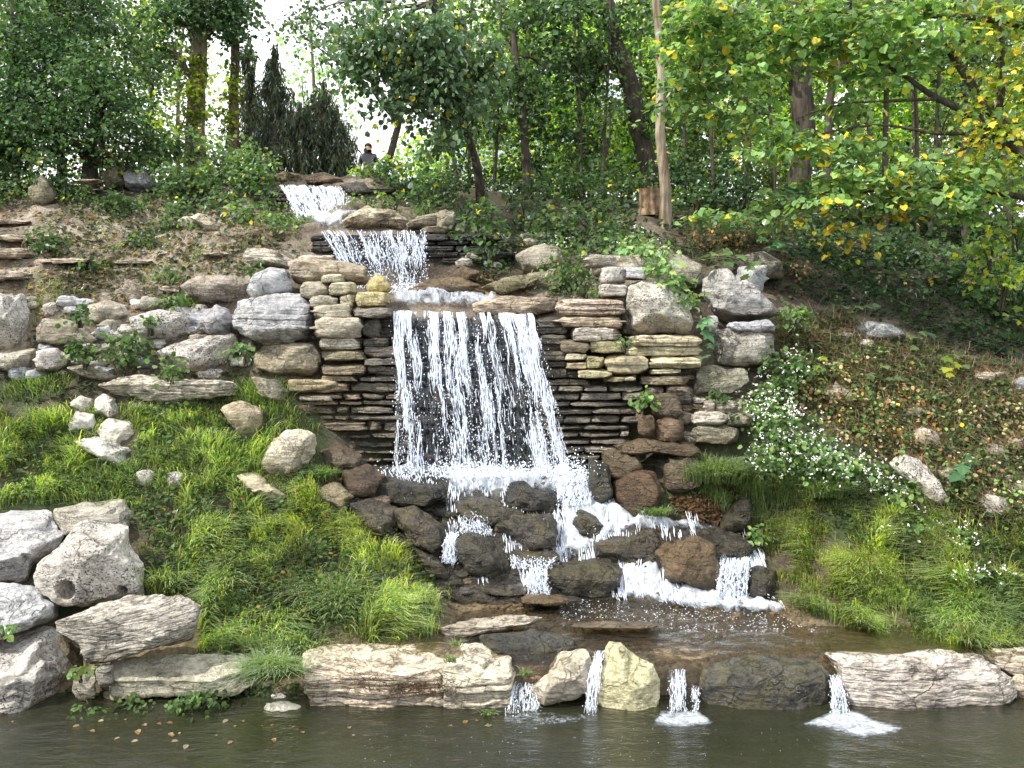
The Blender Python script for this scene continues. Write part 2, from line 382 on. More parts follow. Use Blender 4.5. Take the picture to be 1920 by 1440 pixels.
def radial(poly, cx, cy, th):
    p = np.array(poly, float); q = np.roll(p, -1, 0); R = np.zeros(len(th))
    for i, t in enumerate(th):
        d = np.array([math.cos(t), math.sin(t)]); e = q - p; w = p - (cx, cy)
        den = d[0] * e[:, 1] - d[1] * e[:, 0]; den = np.where(abs(den) < 1e-9, 1e-9, den)
        tt = (w[:, 0] * e[:, 1] - w[:, 1] * e[:, 0]) / den; uu = (w[:, 0] * d[1] - w[:, 1] * d[0]) / den
        ok = (tt > 0) & (uu >= -1e-6) & (uu <= 1 + 1e-6); R[i] = tt[ok].max() if ok.any() else 1
    return R
TH = np.linspace(-PI, PI, 97)[:-1]
def rock_mesh(poly, D, depth, e, cuts, strata, rough, n, seed, tilt=0., fwd=.0, holes=()):
    rng = np.random.default_rng(seed); p = np.array(poly, float)
    x0, y0 = p.min(0); x1, y1 = p.max(0); cx, cy = (x0 + x1) / 2, (y0 + y1) / 2
    w = (x1 - x0) * D / F; Hh = (y1 - y0) * D / F; slope = (cy - 600) / F
    h = max(Hh - depth * max(slope, 0) * .9, Hh * .35)
    U, Fc = cs(n, e)
    for _ in range(cuts):
        nn = rng.normal(size=3); nn /= np.linalg.norm(nn); nn[1] = -abs(nn[1]) if rng.random() < .6 else nn[1]
        sup = (U @ nn).max(); o = sup * rng.uniform(.70, .92); dd = U @ nn - o; m = dd > 0
        U[m] -= nn * dd[m][:, None] * .97
    P = U * np.array([w / 2, depth / 2, h / 2]); hs = (w / 2, h / 2); size = (w * h * depth) ** (1 / 3)
    off = rng.uniform(0, 100, 3)
    nrm = U / np.linalg.norm(U, axis=1)[:, None]
    P += nrm * (fbm(P / size * 1.5 + off, 4, seed % 97, .45) * rough * size * .085)[:, None]
    for _ in range(int(cuts * 1.6) if cuts > 3 else 0):     # chipped faces
        nn = rng.normal(size=3); nn /= np.linalg.norm(nn); nn[1] = -abs(nn[1]) if rng.random() < .7 else nn[1]
        dd = P @ nn; o = dd.max() * rng.uniform(.86, .96); dd = dd - o; m = dd > 0; P[m] -= nn * dd[m][:, None]
    ct, sn = math.cos(tilt), math.sin(tilt)
    if strata:
        zz = P[:, 2] * ct - P[:, 0] * sn + .03 * size * fbm(P * 2. + off, 2, 5)
        q = zz / max(.05, h / 9.) + off[0]; k = np.floor(q); f = q - k
        r0 = _h(k.astype(np.int64), 0 * k.astype(np.int64), 0 * k.astype(np.int64), seed)
        side = np.clip(1.4 - abs(nrm[:, 2]) * 1.6, 0, 1)
        groove = np.exp(-((f - .5) / .5) ** 8) * 1.
        amt = ((r0 - .5) * .8 - (1 - groove) * 1.1 * r0) * strata * min(.09, .09 * size)
        P[:, :2] += nrm[:, :2] * (amt * side)[:, None]
    W = P + at(cx, cy, D + depth / 2)
    # follow the real outline of the stone
    pu, pv = proj(W); kx, ky = (x1 - x0) / 2, (y1 - y0) / 2; mu, mv = (pu.min() + pu.max()) / 2, (pv.min() + pv.max()) / 2
    sx, sy = (pu.max() - pu.min()) / 2, (pv.max() - pv.min()) / 2
    nu, nv = (pu - mu) / sx, (pv - mv) / sy; a = np.arctan2(nv, nu); r = np.hypot(nu, nv)
    b = ((a + PI) / (2 * PI) * 96).astype(int) % 96; Rs = np.zeros(96); np.maximum.at(Rs, b, r)
    Rs = np.maximum(Rs, .35); Rs = (np.roll(Rs, 1) + 2 * Rs + np.roll(Rs, -1)) / 4
    Ro = radial((p - (cx, cy)) / (kx, ky), 0, 0, TH + PI / 96); Ro = (np.roll(Ro, 1) + 3 * Ro + np.roll(Ro, -1)) / 5
    ang = (a + PI) / (2 * PI) * 96 - .5; i0 = np.floor(ang).astype(int) % 96; f = ang - np.floor(ang)
    rat = Ro / Rs; rt = rat[i0] * (1 - f) + rat[(i0 + 1) % 96] * f
    rt = rt * (1 + .04 * rough * fbm(P / size * 5 + off, 3, 3))
    W2 = at(cx + nu * kx * rt * 1.015, cy + nv * ky * rt * 1.015, W[:, 1])
    for (hx, hy, hr, hd) in holes:
        pu, pv = proj(W2); d2 = np.hypot(pu - hx, (pv - hy) * 1.0) / hr
        m = (W2[:, 1] < D + depth * .55); W2[:, 1] += np.where(m, hd * np.clip(1.15 - d2 ** 3, 0, 1), 0)
    fine = fbm(W2 * 14 + off, 3, 8) * .010 * rough + fbm(W2 * 5 + off, 3, 18) * .014 * rough
    W2 += nrm * fine[:, None]
    return W2, Fc
ROCKN = 0; OUTL = []
def rock(shape, mat='pale', label=None, name='boulder', D=None, depth=None, e=3.2, cuts=7, strata=.0, rough=1., tilt=0., tint=None, parent=None, base=None, cat='rock', group=None, n=None, holes=(), lift=0., oe=3.4, oj=.07):
    global ROCKN; ROCKN += 1; seed = 100 + ROCKN * 7; rng = np.random.default_rng(seed)
    poly = outline_from_box(shape, rng, oe, oj) if isinstance(shape[0], (int, float)) else shape
    p = np.array(poly, float); x0, y0 = p.min(0); x1, y1 = p.max(0)
    if D is None:
        bx, by = base or ((x0 + x1) / 2, y1); dd = cast([bx], [by])[0]
        D = dd - .05 - .3 * (depth or .5 * min(x1 - x0, y1 - y0) * 12 / F) if np.isfinite(dd) else 16.
    if parent is None and D is not None:
        q = cast([(x0 * 3 + x1) / 4, (x0 + x1) / 2, (x0 + 3 * x1) / 4] * 2, [y1 - .08 * (y1 - y0)] * 3 + [(y0 + y1) / 2] * 3)
        q = q[np.isfinite(q)]
        if len(q):
            q3 = float(np.median(q[:3])); dep = depth if depth is not None else .6 * min(x1 - x0, y1 - y0) * D / F
            D = min(D, float(np.median(q)) - .04, q3 - (.32 * dep if y0 < 1100 and D > 9.4 else 0.))
    OUTL.append(p)
    w = (x1 - x0) * D / F; h = (y1 - y0) * D / F
    if depth is None: depth = max(.85 * min(w, h * 1.5), .25 * w, .12)
    if n is None: n = int(np.clip(max(x1 - x0, y1 - y0) / 7, 9, 46))
    Wv, Fc = rock_mesh(poly, D, depth, e, cuts, strata, rough, n, seed, tilt, holes=holes)
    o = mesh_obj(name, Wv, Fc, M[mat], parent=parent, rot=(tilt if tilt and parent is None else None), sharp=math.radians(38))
    v = rng.uniform(.86, 1.1) * (1.24 if mat in ('pale', 'layered', 'tan', 'cream', 'blue') else 1.3 if mat == 'wet' else 1.1); t = tint or (1, 1, 1)
    o.color = (t[0] * v * rng.uniform(.97, 1.03), t[1] * v, t[2] * v * rng.uniform(.95, 1.05), 1)
    if parent is None: tag(o, label, cat, group)
    elif label: o['label'] = label
    return o
# ------------------------------------------------------------------ boulders and slabs traced from the photo
R = rock
# front row along the pond, left to right
R([(0,1205),(30,1190),(98,1165),(118,1195),(146,1262),(120,1300),(60,1335),(0,1362),(-70,1385),(-80,1240)], 'pale', 'big layered grey slab with a round pit tilted down to the pond at the left edge', 'slab', D=7.75, depth=1.2, strata=.6, tilt=-.38, e=5, cuts=5, n=44)
R([(-60,1105),(0,1090),(60,1098),(112,1130),(108,1160),(30,1188),(-70,1215)], 'blue', 'smooth blue-grey slab lying on the pitted layered slab at the left edge', 'slab', D=8.2, depth=.9, e=4, tilt=-.2, tint=(1.1,1.1,1.08))
R([(62,1082),(75,1055),(120,1020),(140,985),(165,977),(240,985),(248,1030),(272,1060),(268,1120),(200,1135),(110,1135),(70,1110)], 'pale', 'white speckled boulder with two round holes low on its face', 'boulder', D=8.7, depth=.9, e=2.8, cuts=9, n=50, tint=(1.12,1.1,1.06), holes=((122,1107,18,.22),(229,1108,9,.16)))
R([(0,962),(60,957),(98,960),(104,985),(122,1005),(100,1035),(60,1060),(50,1090),(-60,1095),(-60,970)], 'blue', 'creased grey boulder cut by the left edge behind the speckled one', 'boulder', D=9.1, depth=.9, e=3, cuts=9, tint=(1.1,1.08,1.05))
R([(100,955),(150,945),(232,937),(247,960),(243,990),(170,985),(110,1010)], 'tan', 'flat-topped tan boulder behind the white speckled boulder', 'boulder', D=9.6, depth=.7, tint=(1.15,1.15,1.15))
R([(105,1165),(150,1148),(230,1118),(345,1115),(378,1135),(374,1165),(360,1200),(300,1212),(240,1232),(158,1250),(150,1210),(112,1185)], 'layered', 'large pale wedge slab resting tilted on the low ledge stones', 'slab', D=8.0, depth=0.6, strata=.5, e=4.5, cuts=5, tilt=-.16, n=46, tint=(1.12,1.12,1.12))
R([(108,1190),(150,1215),(156,1248),(140,1252),(112,1215)], 'brown', 'brown broken stone under the left end of the wedge slab', 'stone', D=8.05, depth=.5)
R([(205,1240),(300,1228),(430,1225),(472,1235),(470,1285),(440,1305),(330,1308),(215,1312),(200,1275)], 'tan', 'long low ledge stone half hidden by weeds below the wedge slab', 'slab', D=8.1, depth=0.45, strata=.5, e=5, cuts=4, tint=(1.2,1.2,1.18))
R((138,1262,182,1312), 'tan', 'small upright stone between the pitted slab and the low ledge', 'stone', D=8.05)
R((180,1245,212,1288), 'tan', 'small grey stone wedged under the wedge slab', 'stone', D=8.05)
R((492,1316,566,1372), 'pale', 'small whitish lump of stone at the water edge below the grass tuft', 'stone', D=7.8, e=2.5, tint=(1.1,1.1,1))
R((303,1347,415,1369), 'pale', 'thin pale flat stone lying in the shallows', 'stone', D=7.75, depth=.4, tint=(1.1,1.05,1))
R((500,1340,600,1375), 'brown', 'low brown gravelly stone in the shallows beside the big ledge slab', 'stone', D=7.7, depth=.5)
# the big ledge slab: two bedding blocks
R([(566,1226),(600,1212),(690,1207),(850,1205),(862,1222),(880,1240),(838,1262),(836,1348),(700,1345),(588,1340),(570,1300)], 'layered', 'largest layered ledge slab with brown roots on its face at the pond edge', 'slab', D=8.0, depth=0.78, strata=1.5, e=12, cuts=1, rough=.7, n=70, tint=(1.1,1.06,1.0))
R([(826,1262),(840,1232),(860,1205),(930,1208),(958,1226),(964,1260),(956,1325),(930,1346),(830,1348)], 'layered', 'squarish layered block joined to the right end of the largest ledge slab', 'slab', D=7.97, depth=0.72, strata=1.4, e=10, cuts=2, rough=.7, n=50, tint=(1.12,1.1,.98))
R((700,1196,870,1222), 'layered', 'thin flat slab at the grass edge behind the largest ledge slab', 'slab', D=8.75, depth=.5, strata=.5)
R((935,1215,1030,1292), 'brown', 'reddish brown broken stone in the gap right of the ledge slab', 'stone', D=8.25, depth=.6, strata=.6, tint=(1.5,1.4,1.3))
R([(994,1290),(1030,1262),(1045,1222),(1100,1215),(1112,1235),(1110,1290),(1080,1312),(1030,1325),(1003,1312)], 'cream', 'cream wedge stone with a dark hollow beneath, left of the pyramid stone', 'boulder', D=7.95, depth=0.55, e=3.2, cuts=9, n=40)
R((1015,1300,1110,1352), 'wet', 'dark wet stone in the hollow under the cream wedge stone', 'stone', D=8.2, depth=.5, tint=(.75,.75,.75))
R([(1140,1202),(1165,1204),(1185,1225),(1222,1245),(1238,1275),(1232,1330),(1215,1358),(1160,1360),(1122,1345),(1112,1300),(1128,1255)], 'cream', 'yellow tinged pyramid shaped stone standing in the gap of the weir', 'boulder', D=7.9, depth=0.6, e=2.8, cuts=10, n=46, tint=(1.1,1.1,.93))
R([(1225,1262),(1300,1240),(1312,1262),(1312,1352),(1235,1352)], 'wet', 'dark recessed stone behind the small left spout of the weir', 'stone', D=8.35, depth=.6, tint=(.75,.75,.75))
R([(1222,1215),(1290,1208),(1352,1218),(1350,1232),(1290,1242),(1230,1240)], 'layered', 'low pale flat stone just breaking the shallow pool behind the weir', 'slab', D=8.75, depth=.4, tint=(1.05,.98,.92))
R([(1312,1262),(1350,1240),(1440,1228),(1530,1238),(1556,1262),(1552,1320),(1530,1345),(1440,1358),(1360,1360),(1318,1335)], 'wet', 'broad dark wet block with the pool spilling over its top', 'boulder', D=7.95, depth=0.5, e=4.5, cuts=6, n=50, tint=(1.18,1.18,1.08))
R([(1545,1218),(1600,1222),(1680,1228),(1760,1216),(1840,1228),(1885,1262),(1905,1300),(1880,1325),(1800,1338),(1700,1348),(1610,1342),(1575,1310),(1570,1270)], 'layered', 'large pale boulder slab with dark water stains at the right of the weir', 'boulder', D=8.0, depth=0.5, e=4, cuts=7, strata=.25, n=60, tint=(1.05,1.05,1.05))
R([(1820,1222),(1880,1215),(1990,1222),(1990,1310),(1915,1318),(1890,1265)], 'layered', 'rounded pale slab cut off by the right edge of the view', 'slab', D=8.15, depth=0.5, tint=(1.05,1.02,1))
R([(820,1178),(890,1160),(985,1152),(1015,1158),(1000,1170),(940,1180),(900,1192),(830,1200)], 'layered', 'long thin stone shelf breaking the pool surface beside the grass', 'slab', D=8.85, depth=.35, strata=.4, tint=(.8,.76,.7))
R([(900,1192),(1000,1182),(1070,1192),(1085,1215),(1030,1236),(960,1240),(905,1215)], 'wet', 'dark shaded stone sunk behind the cream wedge stone', 'slab', D=8.4, depth=.35, tint=(.75,.75,.75))
# cascade stones
R([(944,930),(960,903),(985,902),(1000,918),(1040,920),(1052,945),(1045,965),(1000,968),(950,955)], 'wet', 'black lumpy wet stone in the foam below the main fall', 'boulder', D=10.95, depth=.6, e=2.4, cuts=9, n=36, tint=(0.50,0.50,0.53))
R([(690,905),(720,890),(760,900),(830,910),(835,935),(800,952),(740,950),(700,935)], 'wet', 'flat dark block at the left lip of the plunge pool', 'slab', D=10.95, depth=.7, e=4, tint=(0.56,0.53,0.50))
R([(640,880),(690,870),(720,890),(700,930),(650,930)], 'brown', 'rusty leaf-strewn stone left of the plunge pool', 'boulder', D=11.1, depth=.6, tint=(0.56,0.53,0.51))
R([(600,845),(640,835),(680,855),(670,885),(620,890)], 'brown', 'brown stone under the left ledge wall with fallen leaves', 'boulder', D=11.3, depth=.6, tint=(0.64,0.61,0.59))
R([(655,945),(700,935),(745,950),(750,985),(715,1000),(680,985)], 'wet', 'dark broken stone at the top of the bright grass edge', 'boulder', D=10.55, depth=.6, tint=(1.0,.9,.8))
R([(735,955),(780,950),(832,985),(838,1030),(812,1045),(765,1015),(745,985)], 'wet', 'cracked dark brown stone sloping beside the left white drop', 'boulder', D=10.3, depth=.6, n=36, tint=(1.15,1.,.88))
R([(770,1020),(810,1040),(835,1065),(845,1090),(800,1080)], 'wet', 'low dark stone at the grass edge under the left white drop', 'stone', D=10.1, depth=.4, tint=(.9,.8,.7))
R([(850,940),(905,932),(950,945),(985,962),(960,978),(915,985),(860,965)], 'wet', 'flat tilted wet slab below the flat dark block', 'slab', D=10.65, depth=.6, e=3.5, tint=(0.81,0.78,0.68))
R([(930,985),(960,965),(1035,962),(1045,985),(1038,1028),(985,1032),(940,1010)], 'wet', 'grey speckled stone in the middle of the cascade', 'boulder', D=10.5, depth=.5, e=3.4, tint=(1.12,1.05,0.93))
R([(852,1010),(880,998),(925,1010),(955,1045),(958,1075),(920,1088),(880,1075),(858,1045)], 'wet', 'rounded mossy dark stone beside the bright grass', 'boulder', D=10.15, depth=.6, e=2.8, n=36, tint=(0.74,0.74,0.65))
R((900,1082,990,1116), 'wet', 'low dark ledge stone under the rounded mossy stone', 'stone', D=10.05, depth=.5, tint=(0.81,0.74,0.62))
R([(950,1030),(1000,1024),(1048,1032),(1050,1052),(1000,1060),(955,1052)], 'wet', 'sunken stone with water sheeting over it mid cascade', 'stone', D=10.3, depth=.4, tint=(0.93,0.87,0.74))
R([(1022,1062),(1060,1050),(1150,1042),(1168,1065),(1160,1100),(1120,1120),(1060,1118),(1030,1098)], 'wet', 'broad dark stone with an orange right end at the cascade foot', 'boulder', D=9.95, depth=.7, e=3.4, n=40, tint=(0.93,0.84,0.71))
R([(1070,975),(1085,960),(1110,962),(1132,985),(1125,1005),(1085,1004)], 'wet', 'small round stone poking through the right white chute', 'stone', D=10.6, depth=.4, e=2.6, tint=(0.87,0.81,0.68))
R([(1110,1020),(1150,1000),(1230,990),(1240,1015),(1225,1048),(1170,1055),(1115,1045)], 'wet', 'dark stone covered in twigs between the two white chutes', 'boulder', D=10.3, depth=.6, tint=(0.81,0.71,0.62))
R([(1225,1035),(1245,1012),(1300,1005),(1340,1022),(1347,1070),(1335,1112),(1290,1108),(1240,1085)], 'brown', 'large rusty brown speckled stone right of the cascade', 'boulder', D=10.0, depth=.7, e=3.2, cuts=9, n=44, tint=(.9,.8,.7))
R([(1350,970),(1395,925),(1412,945),(1405,985),(1370,1003),(1345,1000)], 'wet', 'slanting dark stone at the foot of the right grass bank', 'boulder', D=10.55, depth=.5, tint=(0.74,0.68,0.62))
R([(1340,1015),(1370,1005),(1420,1020),(1400,1050),(1350,1048)], 'wet', 'wet stone at the head of the rightmost chute', 'stone', D=10.3, depth=.45, tint=(0.62,0.59,0.56))
R([(1395,1075),(1420,1058),(1452,1070),(1458,1105),(1440,1125),(1405,1118)], 'wet', 'dark rounded stone tucked against the right grass bank', 'stone', D=9.95, depth=.45, tint=(0.68,0.65,0.62))
R((978,1115,1065,1135), 'brown', 'small flat amber stone lying in the pool below the cascade', 'stone', D=9.6, depth=.35, lift=0, tint=(1.1,1,.8))
R((1040,1118,1090,1130), 'wet', 'tiny dark flat stone beside the amber stone', 'stone', D=9.65, depth=.25, tint=(.75,.75,.75))
# cave rock heap right of fall
R([(1150,835),(1200,822),(1290,826),(1312,842),(1300,858),(1230,850),(1170,852)], 'brown', 'flat brown cap stone strewn with leaves over the dark hollow', 'slab', D=11.05, depth=.7, strata=.4, tint=(0.84,0.78,0.68))
R([(1132,850),(1165,838),(1195,850),(1205,880),(1180,905),(1145,900),(1130,880)], 'brown', 'brown stone on the left of the dark hollow', 'boulder', D=11.0, depth=.6, tint=(0.72,0.70,0.59))
R([(1150,905),(1185,880),(1225,885),(1242,920),(1230,955),(1190,968),(1155,945)], 'brown', 'orange brown stone below the dark hollow', 'boulder', D=10.8, depth=.6, tint=(0.68,0.57,0.49))
R([(1240,870),(1290,850),(1315,870),(1312,910),(1270,928),(1240,915)], 'brown', 'large greyish brown stone right of the dark hollow', 'boulder', D=10.95, depth=.6, tint=(0.80,0.78,0.77))
R([(1105,860),(1140,870),(1150,930),(1120,950),(1100,920)], 'wet', 'black shaded stone right of the plunge pool', 'boulder', D=11.2, depth=.6, tint=(.75,.75,.75))
R((1196,778,1228,818), 'brown', 'small upright tan stone above the leafy cap stone', 'stone', D=11.2, tint=(1.04,0.98,0.94))
R((1226,784,1282,830), 'brown', 'pinkish brown pointed stone above the leafy cap stone', 'stone', D=11.2, tint=(1.20,1.11,1.10))
R((1222,738,1276,785), 'brown', 'square brown stone under the right ledge wall', 'stone', D=11.4, e=4, tint=(0.72,0.70,0.68))
R((1296,796,1385,832), 'tan', 'grey stone low beside the long grass right of the heap', 'stone', D=11.3, tint=(.8,.8,.75))
R((1300,772,1362,798), 'layered', 'pale squared stone with shelf stones above the long grass', 'stone', D=11.35, e=5)
R((1318,752,1385,775), 'layered', 'thin pale shelf stone below the grey wall block', 'stone', D=11.45, e=5, strata=.5)
R((1358,770,1410,800), 'tan', 'tan shelf stone touching the white flowers', 'stone', D=11.4, e=4)
# right wall cap boulders
R([(1168,600),(1175,535),(1205,526),(1250,530),(1285,555),(1298,600),(1292,625),(1235,622),(1200,630),(1166,625)], 'pale', 'big rounded whitish boulder seated on the yellow layered stones', 'boulder', D=11.65, depth=.9, e=3, cuts=8, n=48, tint=(1.02,1.02,1.0))
R([(1318,525),(1345,505),(1372,502),(1382,528),(1400,525),(1412,535),(1432,555),(1450,570),(1462,592),(1430,600),(1370,603),(1345,598),(1330,575),(1318,550)], 'blue', 'angular grey boulder with a notched top right of the rounded one', 'boulder', D=11.9, depth=.9, e=3.2, cuts=9, n=48, tint=(1.0,1.0,.98))
R([(1385,502),(1438,497),(1432,530),(1428,555),(1400,545),(1384,528)], 'blue', 'upright grey stone standing behind the notched boulder', 'stone', D=12.4, depth=.5)
R([(1333,620),(1390,618),(1450,625),(1450,680),(1400,688),(1332,684)], 'tan', 'wide grey block under the notched boulder', 'boulder', D=11.95, depth=.8, e=5, cuts=4, tint=(1.05,1.08,1.12))
R([(1298,695),(1330,684),(1395,688),(1405,715),(1370,740),(1300,738)], 'tan', 'lower grey block overgrown at its base on the right wall', 'boulder', D=11.75, depth=.7, e=4, tint=(.9,.92,.9))
R((1324,592,1346,624), 'blue', 'little upright stone in the crack beside the notched boulder', 'stone', D=12.0)
R((1364,603,1412,624), 'blue', 'low rounded chock stone under the notched boulder', 'stone', D=11.95)
R((1402,600,1452,624), 'blue', 'squarish chock stone under the right end of the notched boulder', 'stone', D=11.95)
R([(1243,488),(1275,478),(1315,498),(1322,535),(1290,548),(1262,530)], 'tan', 'weathered grey boulder behind the green vine on the right wall', 'boulder', D=12.7, depth=.7)
R([(1395,480),(1430,470),(1465,490),(1468,525),(1410,528)], 'tan', 'shaded grey boulder behind the upright grey stone', 'boulder', D=13.2, depth=.7, tint=(.7,.7,.7))
R([(965,480),(1000,462),(1045,462),(1055,490),(1040,520),(990,522)], 'tan', 'dull grey boulder in the bushes above the fall', 'boulder', D=13.6, depth=.7, tint=(.75,.75,.72))
R((985,512,1060,545), 'tan', 'flat mossy stone below the dull grey boulder', 'stone', D=13.2, tint=(.7,.7,.62))
R((1098,478,1160,500), 'tan', 'brownish cap stone at the corner of the right wall', 'stone', D=12.1, e=4)
# left wall cap and terrace
R([(438,595),(445,565),(500,552),(570,553),(588,570),(592,620),(575,640),(500,648),(460,630),(437,610)], 'blue', 'huge blue-grey layered boulder capping the left wall', 'boulder', D=11.55, depth=1., e=3.6, cuts=6, strata=.45, n=54, tint=(1.05,1.05,1.04))
R([(462,545),(475,515),(505,502),(535,505),(545,540),(530,558),(475,562)], 'blue', 'smooth pale blue rounded boulder on top of the huge layered one', 'boulder', D=12.1, depth=.7, e=2.6, cuts=4, rough=.6, tint=(.95,.97,1.))
R([(475,660),(500,646),(585,642),(604,660),(603,695),(580,706),(520,705),(480,690)], 'tan', 'tan faceted block under the huge blue-grey boulder', 'boulder', D=11.6, depth=.8, e=4, cuts=8, n=44, tint=(1.1,1.05,.95))
R([(540,490),(560,484),(640,488),(685,500),(690,535),(640,533),(560,533),(545,520)], 'tan', 'long grey brown slab lying across the top of the left wall', 'slab', D=12.3, depth=.8, e=5, strata=.3, tint=(.95,.9,.85))
R([(455,478),(470,465),(510,468),(550,490),(548,505),(500,500),(465,492)], 'layered', 'ragged pale stone lying behind the smooth blue boulder', 'stone', D=13., depth=.5)
R((560,479,625,490), 'layered', 'thin pale flake behind the long grey brown slab', 'stone', D=12.9)
R([(338,535),(370,518),(440,517),(472,530),(468,560),(430,572),(360,572)], 'tan', 'broad dull tan boulder left of the smooth blue boulder', 'boulder', D=12.3, depth=.9, tint=(.95,.93,.95))
R([(378,600),(405,572),(430,580),(438,610),(425,632),(385,625)], 'blue', 'small pointed stone left of the huge layered boulder', 'stone', D=11.75, depth=.5, e=2.6)
R([(290,660),(330,642),(400,628),(442,626),(448,645),(425,685),(380,698),(330,690),(300,675)], 'pale', 'cracked pale wedge boulder on the left terrace', 'boulder', D=11.55, depth=.8, e=3.8, cuts=7, n=44)
R([(243,595),(290,583),(352,585),(365,600),(360,630),(330,645),(270,635),(245,615)], 'pale', 'oblong pale stone above the cracked wedge boulder', 'boulder', D=12., depth=.7, e=4)
R([(163,575),(195,562),(240,572),(248,592),(225,612),(170,605)], 'tan', 'flat faced greyish stone in the upper left terrace', 'boulder', D=12.3, depth=.6, tint=(1.15,1.12,1.1))
R([(68,615),(80,598),(130,600),(175,620),(202,640),(185,655),(120,648),(70,640)], 'tan', 'long sloping stone beside the tall left-edge boulder', 'boulder', D=12., depth=.6, tint=(1.1,1.05,1))
R([(-50,560),(0,552),(30,555),(42,545),(62,590),(62,625),(45,655),(0,662),(-60,660)], 'pale', 'tall whitish boulder with a notched top at the left edge', 'boulder', D=11.9, depth=.9, e=3, n=40, tint=(1.08,1.08,1.08))
R([(-60,662),(0,658),(70,653),(70,698),(0,702),(-60,705)], 'tan', 'long block at the left edge under the tall whitish boulder', 'slab', D=11.5, depth=.7, e=6, tint=(1.1,1.1,1.1))
R([(68,658),(105,653),(135,668),(132,685),(95,698),(68,696)], 'pale', 'faceted grey end stone right of the left-edge block', 'stone', D=11.5, depth=.6, e=4)
R([(125,690),(160,685),(220,705),(215,715),(160,708)], 'tan', 'thin grey flagstone on the terrace edge', 'stone', D=11.5)
R((80,568,118,597), 'pale', 'small pale stone in bare soil beside the tall left boulder', 'stone', D=12.4)
R([(183,722),(215,712),(247,703),(320,710),(430,715),(448,725),(440,740),(400,745),(330,758),(230,745)], 'layered', 'long log-like banded slab on the grass edge', 'slab', D=11.35, depth=.5, e=3.5, cuts=4, strata=1., n=50, tint=(1.12,1.1,1.08))
R([(228,545),(240,522),(262,535),(280,572),(240,570)], 'tan', 'little dark triangular stone in the litter', 'stone', D=12.7, tint=(.9,.85,.8))
R([(132,755),(150,742),(172,748),(178,768),(150,775)], 'pale', 'small white stone highest of the white group in the left grass', 'stone', D=11.15, e=2.5, tint=(1.15,1.15,1.12))
R([(176,750),(195,738),(215,750),(232,782),(205,785),(180,770)], 'pale', 'slanting white stone beside the highest white stone', 'stone', D=11.1, tint=(1.12,1.12,1.1))
R([(122,795),(145,775),(175,778),(182,800),(172,815),(130,808)], 'pale', 'round white stone at the left of the white group', 'stone', D=11.0, e=2.5, tint=(1.15,1.15,1.12))
R([(182,808),(200,785),(245,790),(265,815),(255,838),(215,840),(190,828)], 'pale', 'speckled white boulder in the middle of the white group', 'boulder', D=10.85, e=2.7, n=32, tint=(1.18,1.17,1.15))
R([(140,828),(180,818),(215,830),(245,838),(255,885),(240,888),(200,865),(160,845)], 'pale', 'lowest wide white boulder of the group in the left grass', 'boulder', D=10.65, e=2.8, n=36, tint=(1.2,1.2,1.17))
R([(483,872),(510,830),(535,806),(588,808),(592,835),(580,875),(540,892),(500,888)], 'tan', 'pale pointed boulder standing in grass by the left wall', 'boulder', D=10.75, depth=.7, e=3, cuts=9, n=42, tint=(1.35,1.28,1.2))
R([(412,765),(450,752),(485,765),(495,800),(485,825),(450,815)], 'tan', 'lichen covered stone almost buried in grass below the terrace', 'boulder', D=11.05, depth=.6, tint=(.95,.9,.8))
R([(470,705),(520,712),(545,735),(530,760),(490,745)], 'tan', 'grass edged stone under the tan faceted block', 'stone', D=11.4, tint=(.95,.92,.85))
R((255,882,292,912), 'pale', 'small grey stone poking from the grass below the white group', 'stone', D=10.4)
R((312,885,345,918), 'pale', 'small angular stone in the grass right of the grey one', 'stone', D=10.4)
R([(440,890),(480,885),(540,930),(520,945),(460,915)], 'tan', 'low sandy stone showing through the yellow grass', 'stone', D=10.35, tint=(1.1,1.05,.9))
R([(590,915),(630,905),(665,930),(640,960),(600,945)], 'tan', 'brown lichen stone at the edge of the yellow grass', 'stone', D=10.6, tint=(.8,.72,.6))
# upper left slope
R([(232,330),(245,315),(275,318),(295,345),(280,362),(250,362),(235,350)], 'blue', 'dark grey boulder at the top of the left slope', 'boulder', D=17.5, depth=.7, tint=(.75,.75,.78))
R([(190,325),(215,310),(240,318),(238,350),(200,355)], 'tan', 'shaded mossy boulder touching the dark grey one up the slope', 'boulder', D=17.6, tint=(.6,.62,.5))
R([(55,355),(78,328),(100,350),(112,372),(90,392),(50,385)], 'tan', 'pointed shaded boulder at the upper left path', 'boulder', D=16.8, tint=(.6,.6,.52))
R([(333,412),(350,405),(385,412),(392,430),(350,432)], 'cream', 'light tan stone on the left slope beside the bushes', 'stone', D=15.6)
R([(355,408),(375,400),(400,412),(420,438),(395,438)], 'cream', 'tan stone leaning on its twin beside the bushes', 'stone', D=15.5, tint=(.9,.9,.9))
# beside the upper falls
R([(762,420),(780,408),(825,398),(828,425),(800,432),(765,432)], 'layered', 'slanting tan stone beside the middle fall', 'stone', D=14.4, depth=.6, tint=(.75,.7,.6))
R([(818,400),(835,395),(852,400),(855,425),(842,438),(818,432)], 'tan', 'upright squarish stone beside the middle fall', 'stone', D=14.3, e=4, depth=.6, tint=(.9,.9,.85))
R((790,425,852,442), 'layered', 'thin slab under the upright squarish stone', 'slab', D=14.2, depth=.7, tint=(.7,.66,.55))
R([(640,415),(690,385),(700,392),(745,395),(740,420),(700,432),(650,428)], 'layered', 'sloping pale slab beside the white run between upper falls', 'slab', D=15.0, depth=.8, strata=.8, tilt=-.35, tint=(1.1,1.05,.95))
R([(690,400),(730,392),(765,412),(760,432),(715,432)], 'layered', 'tan broken slab right of the sloping pale slab', 'slab', D=14.9, depth=.6, tint=(.8,.75,.65))
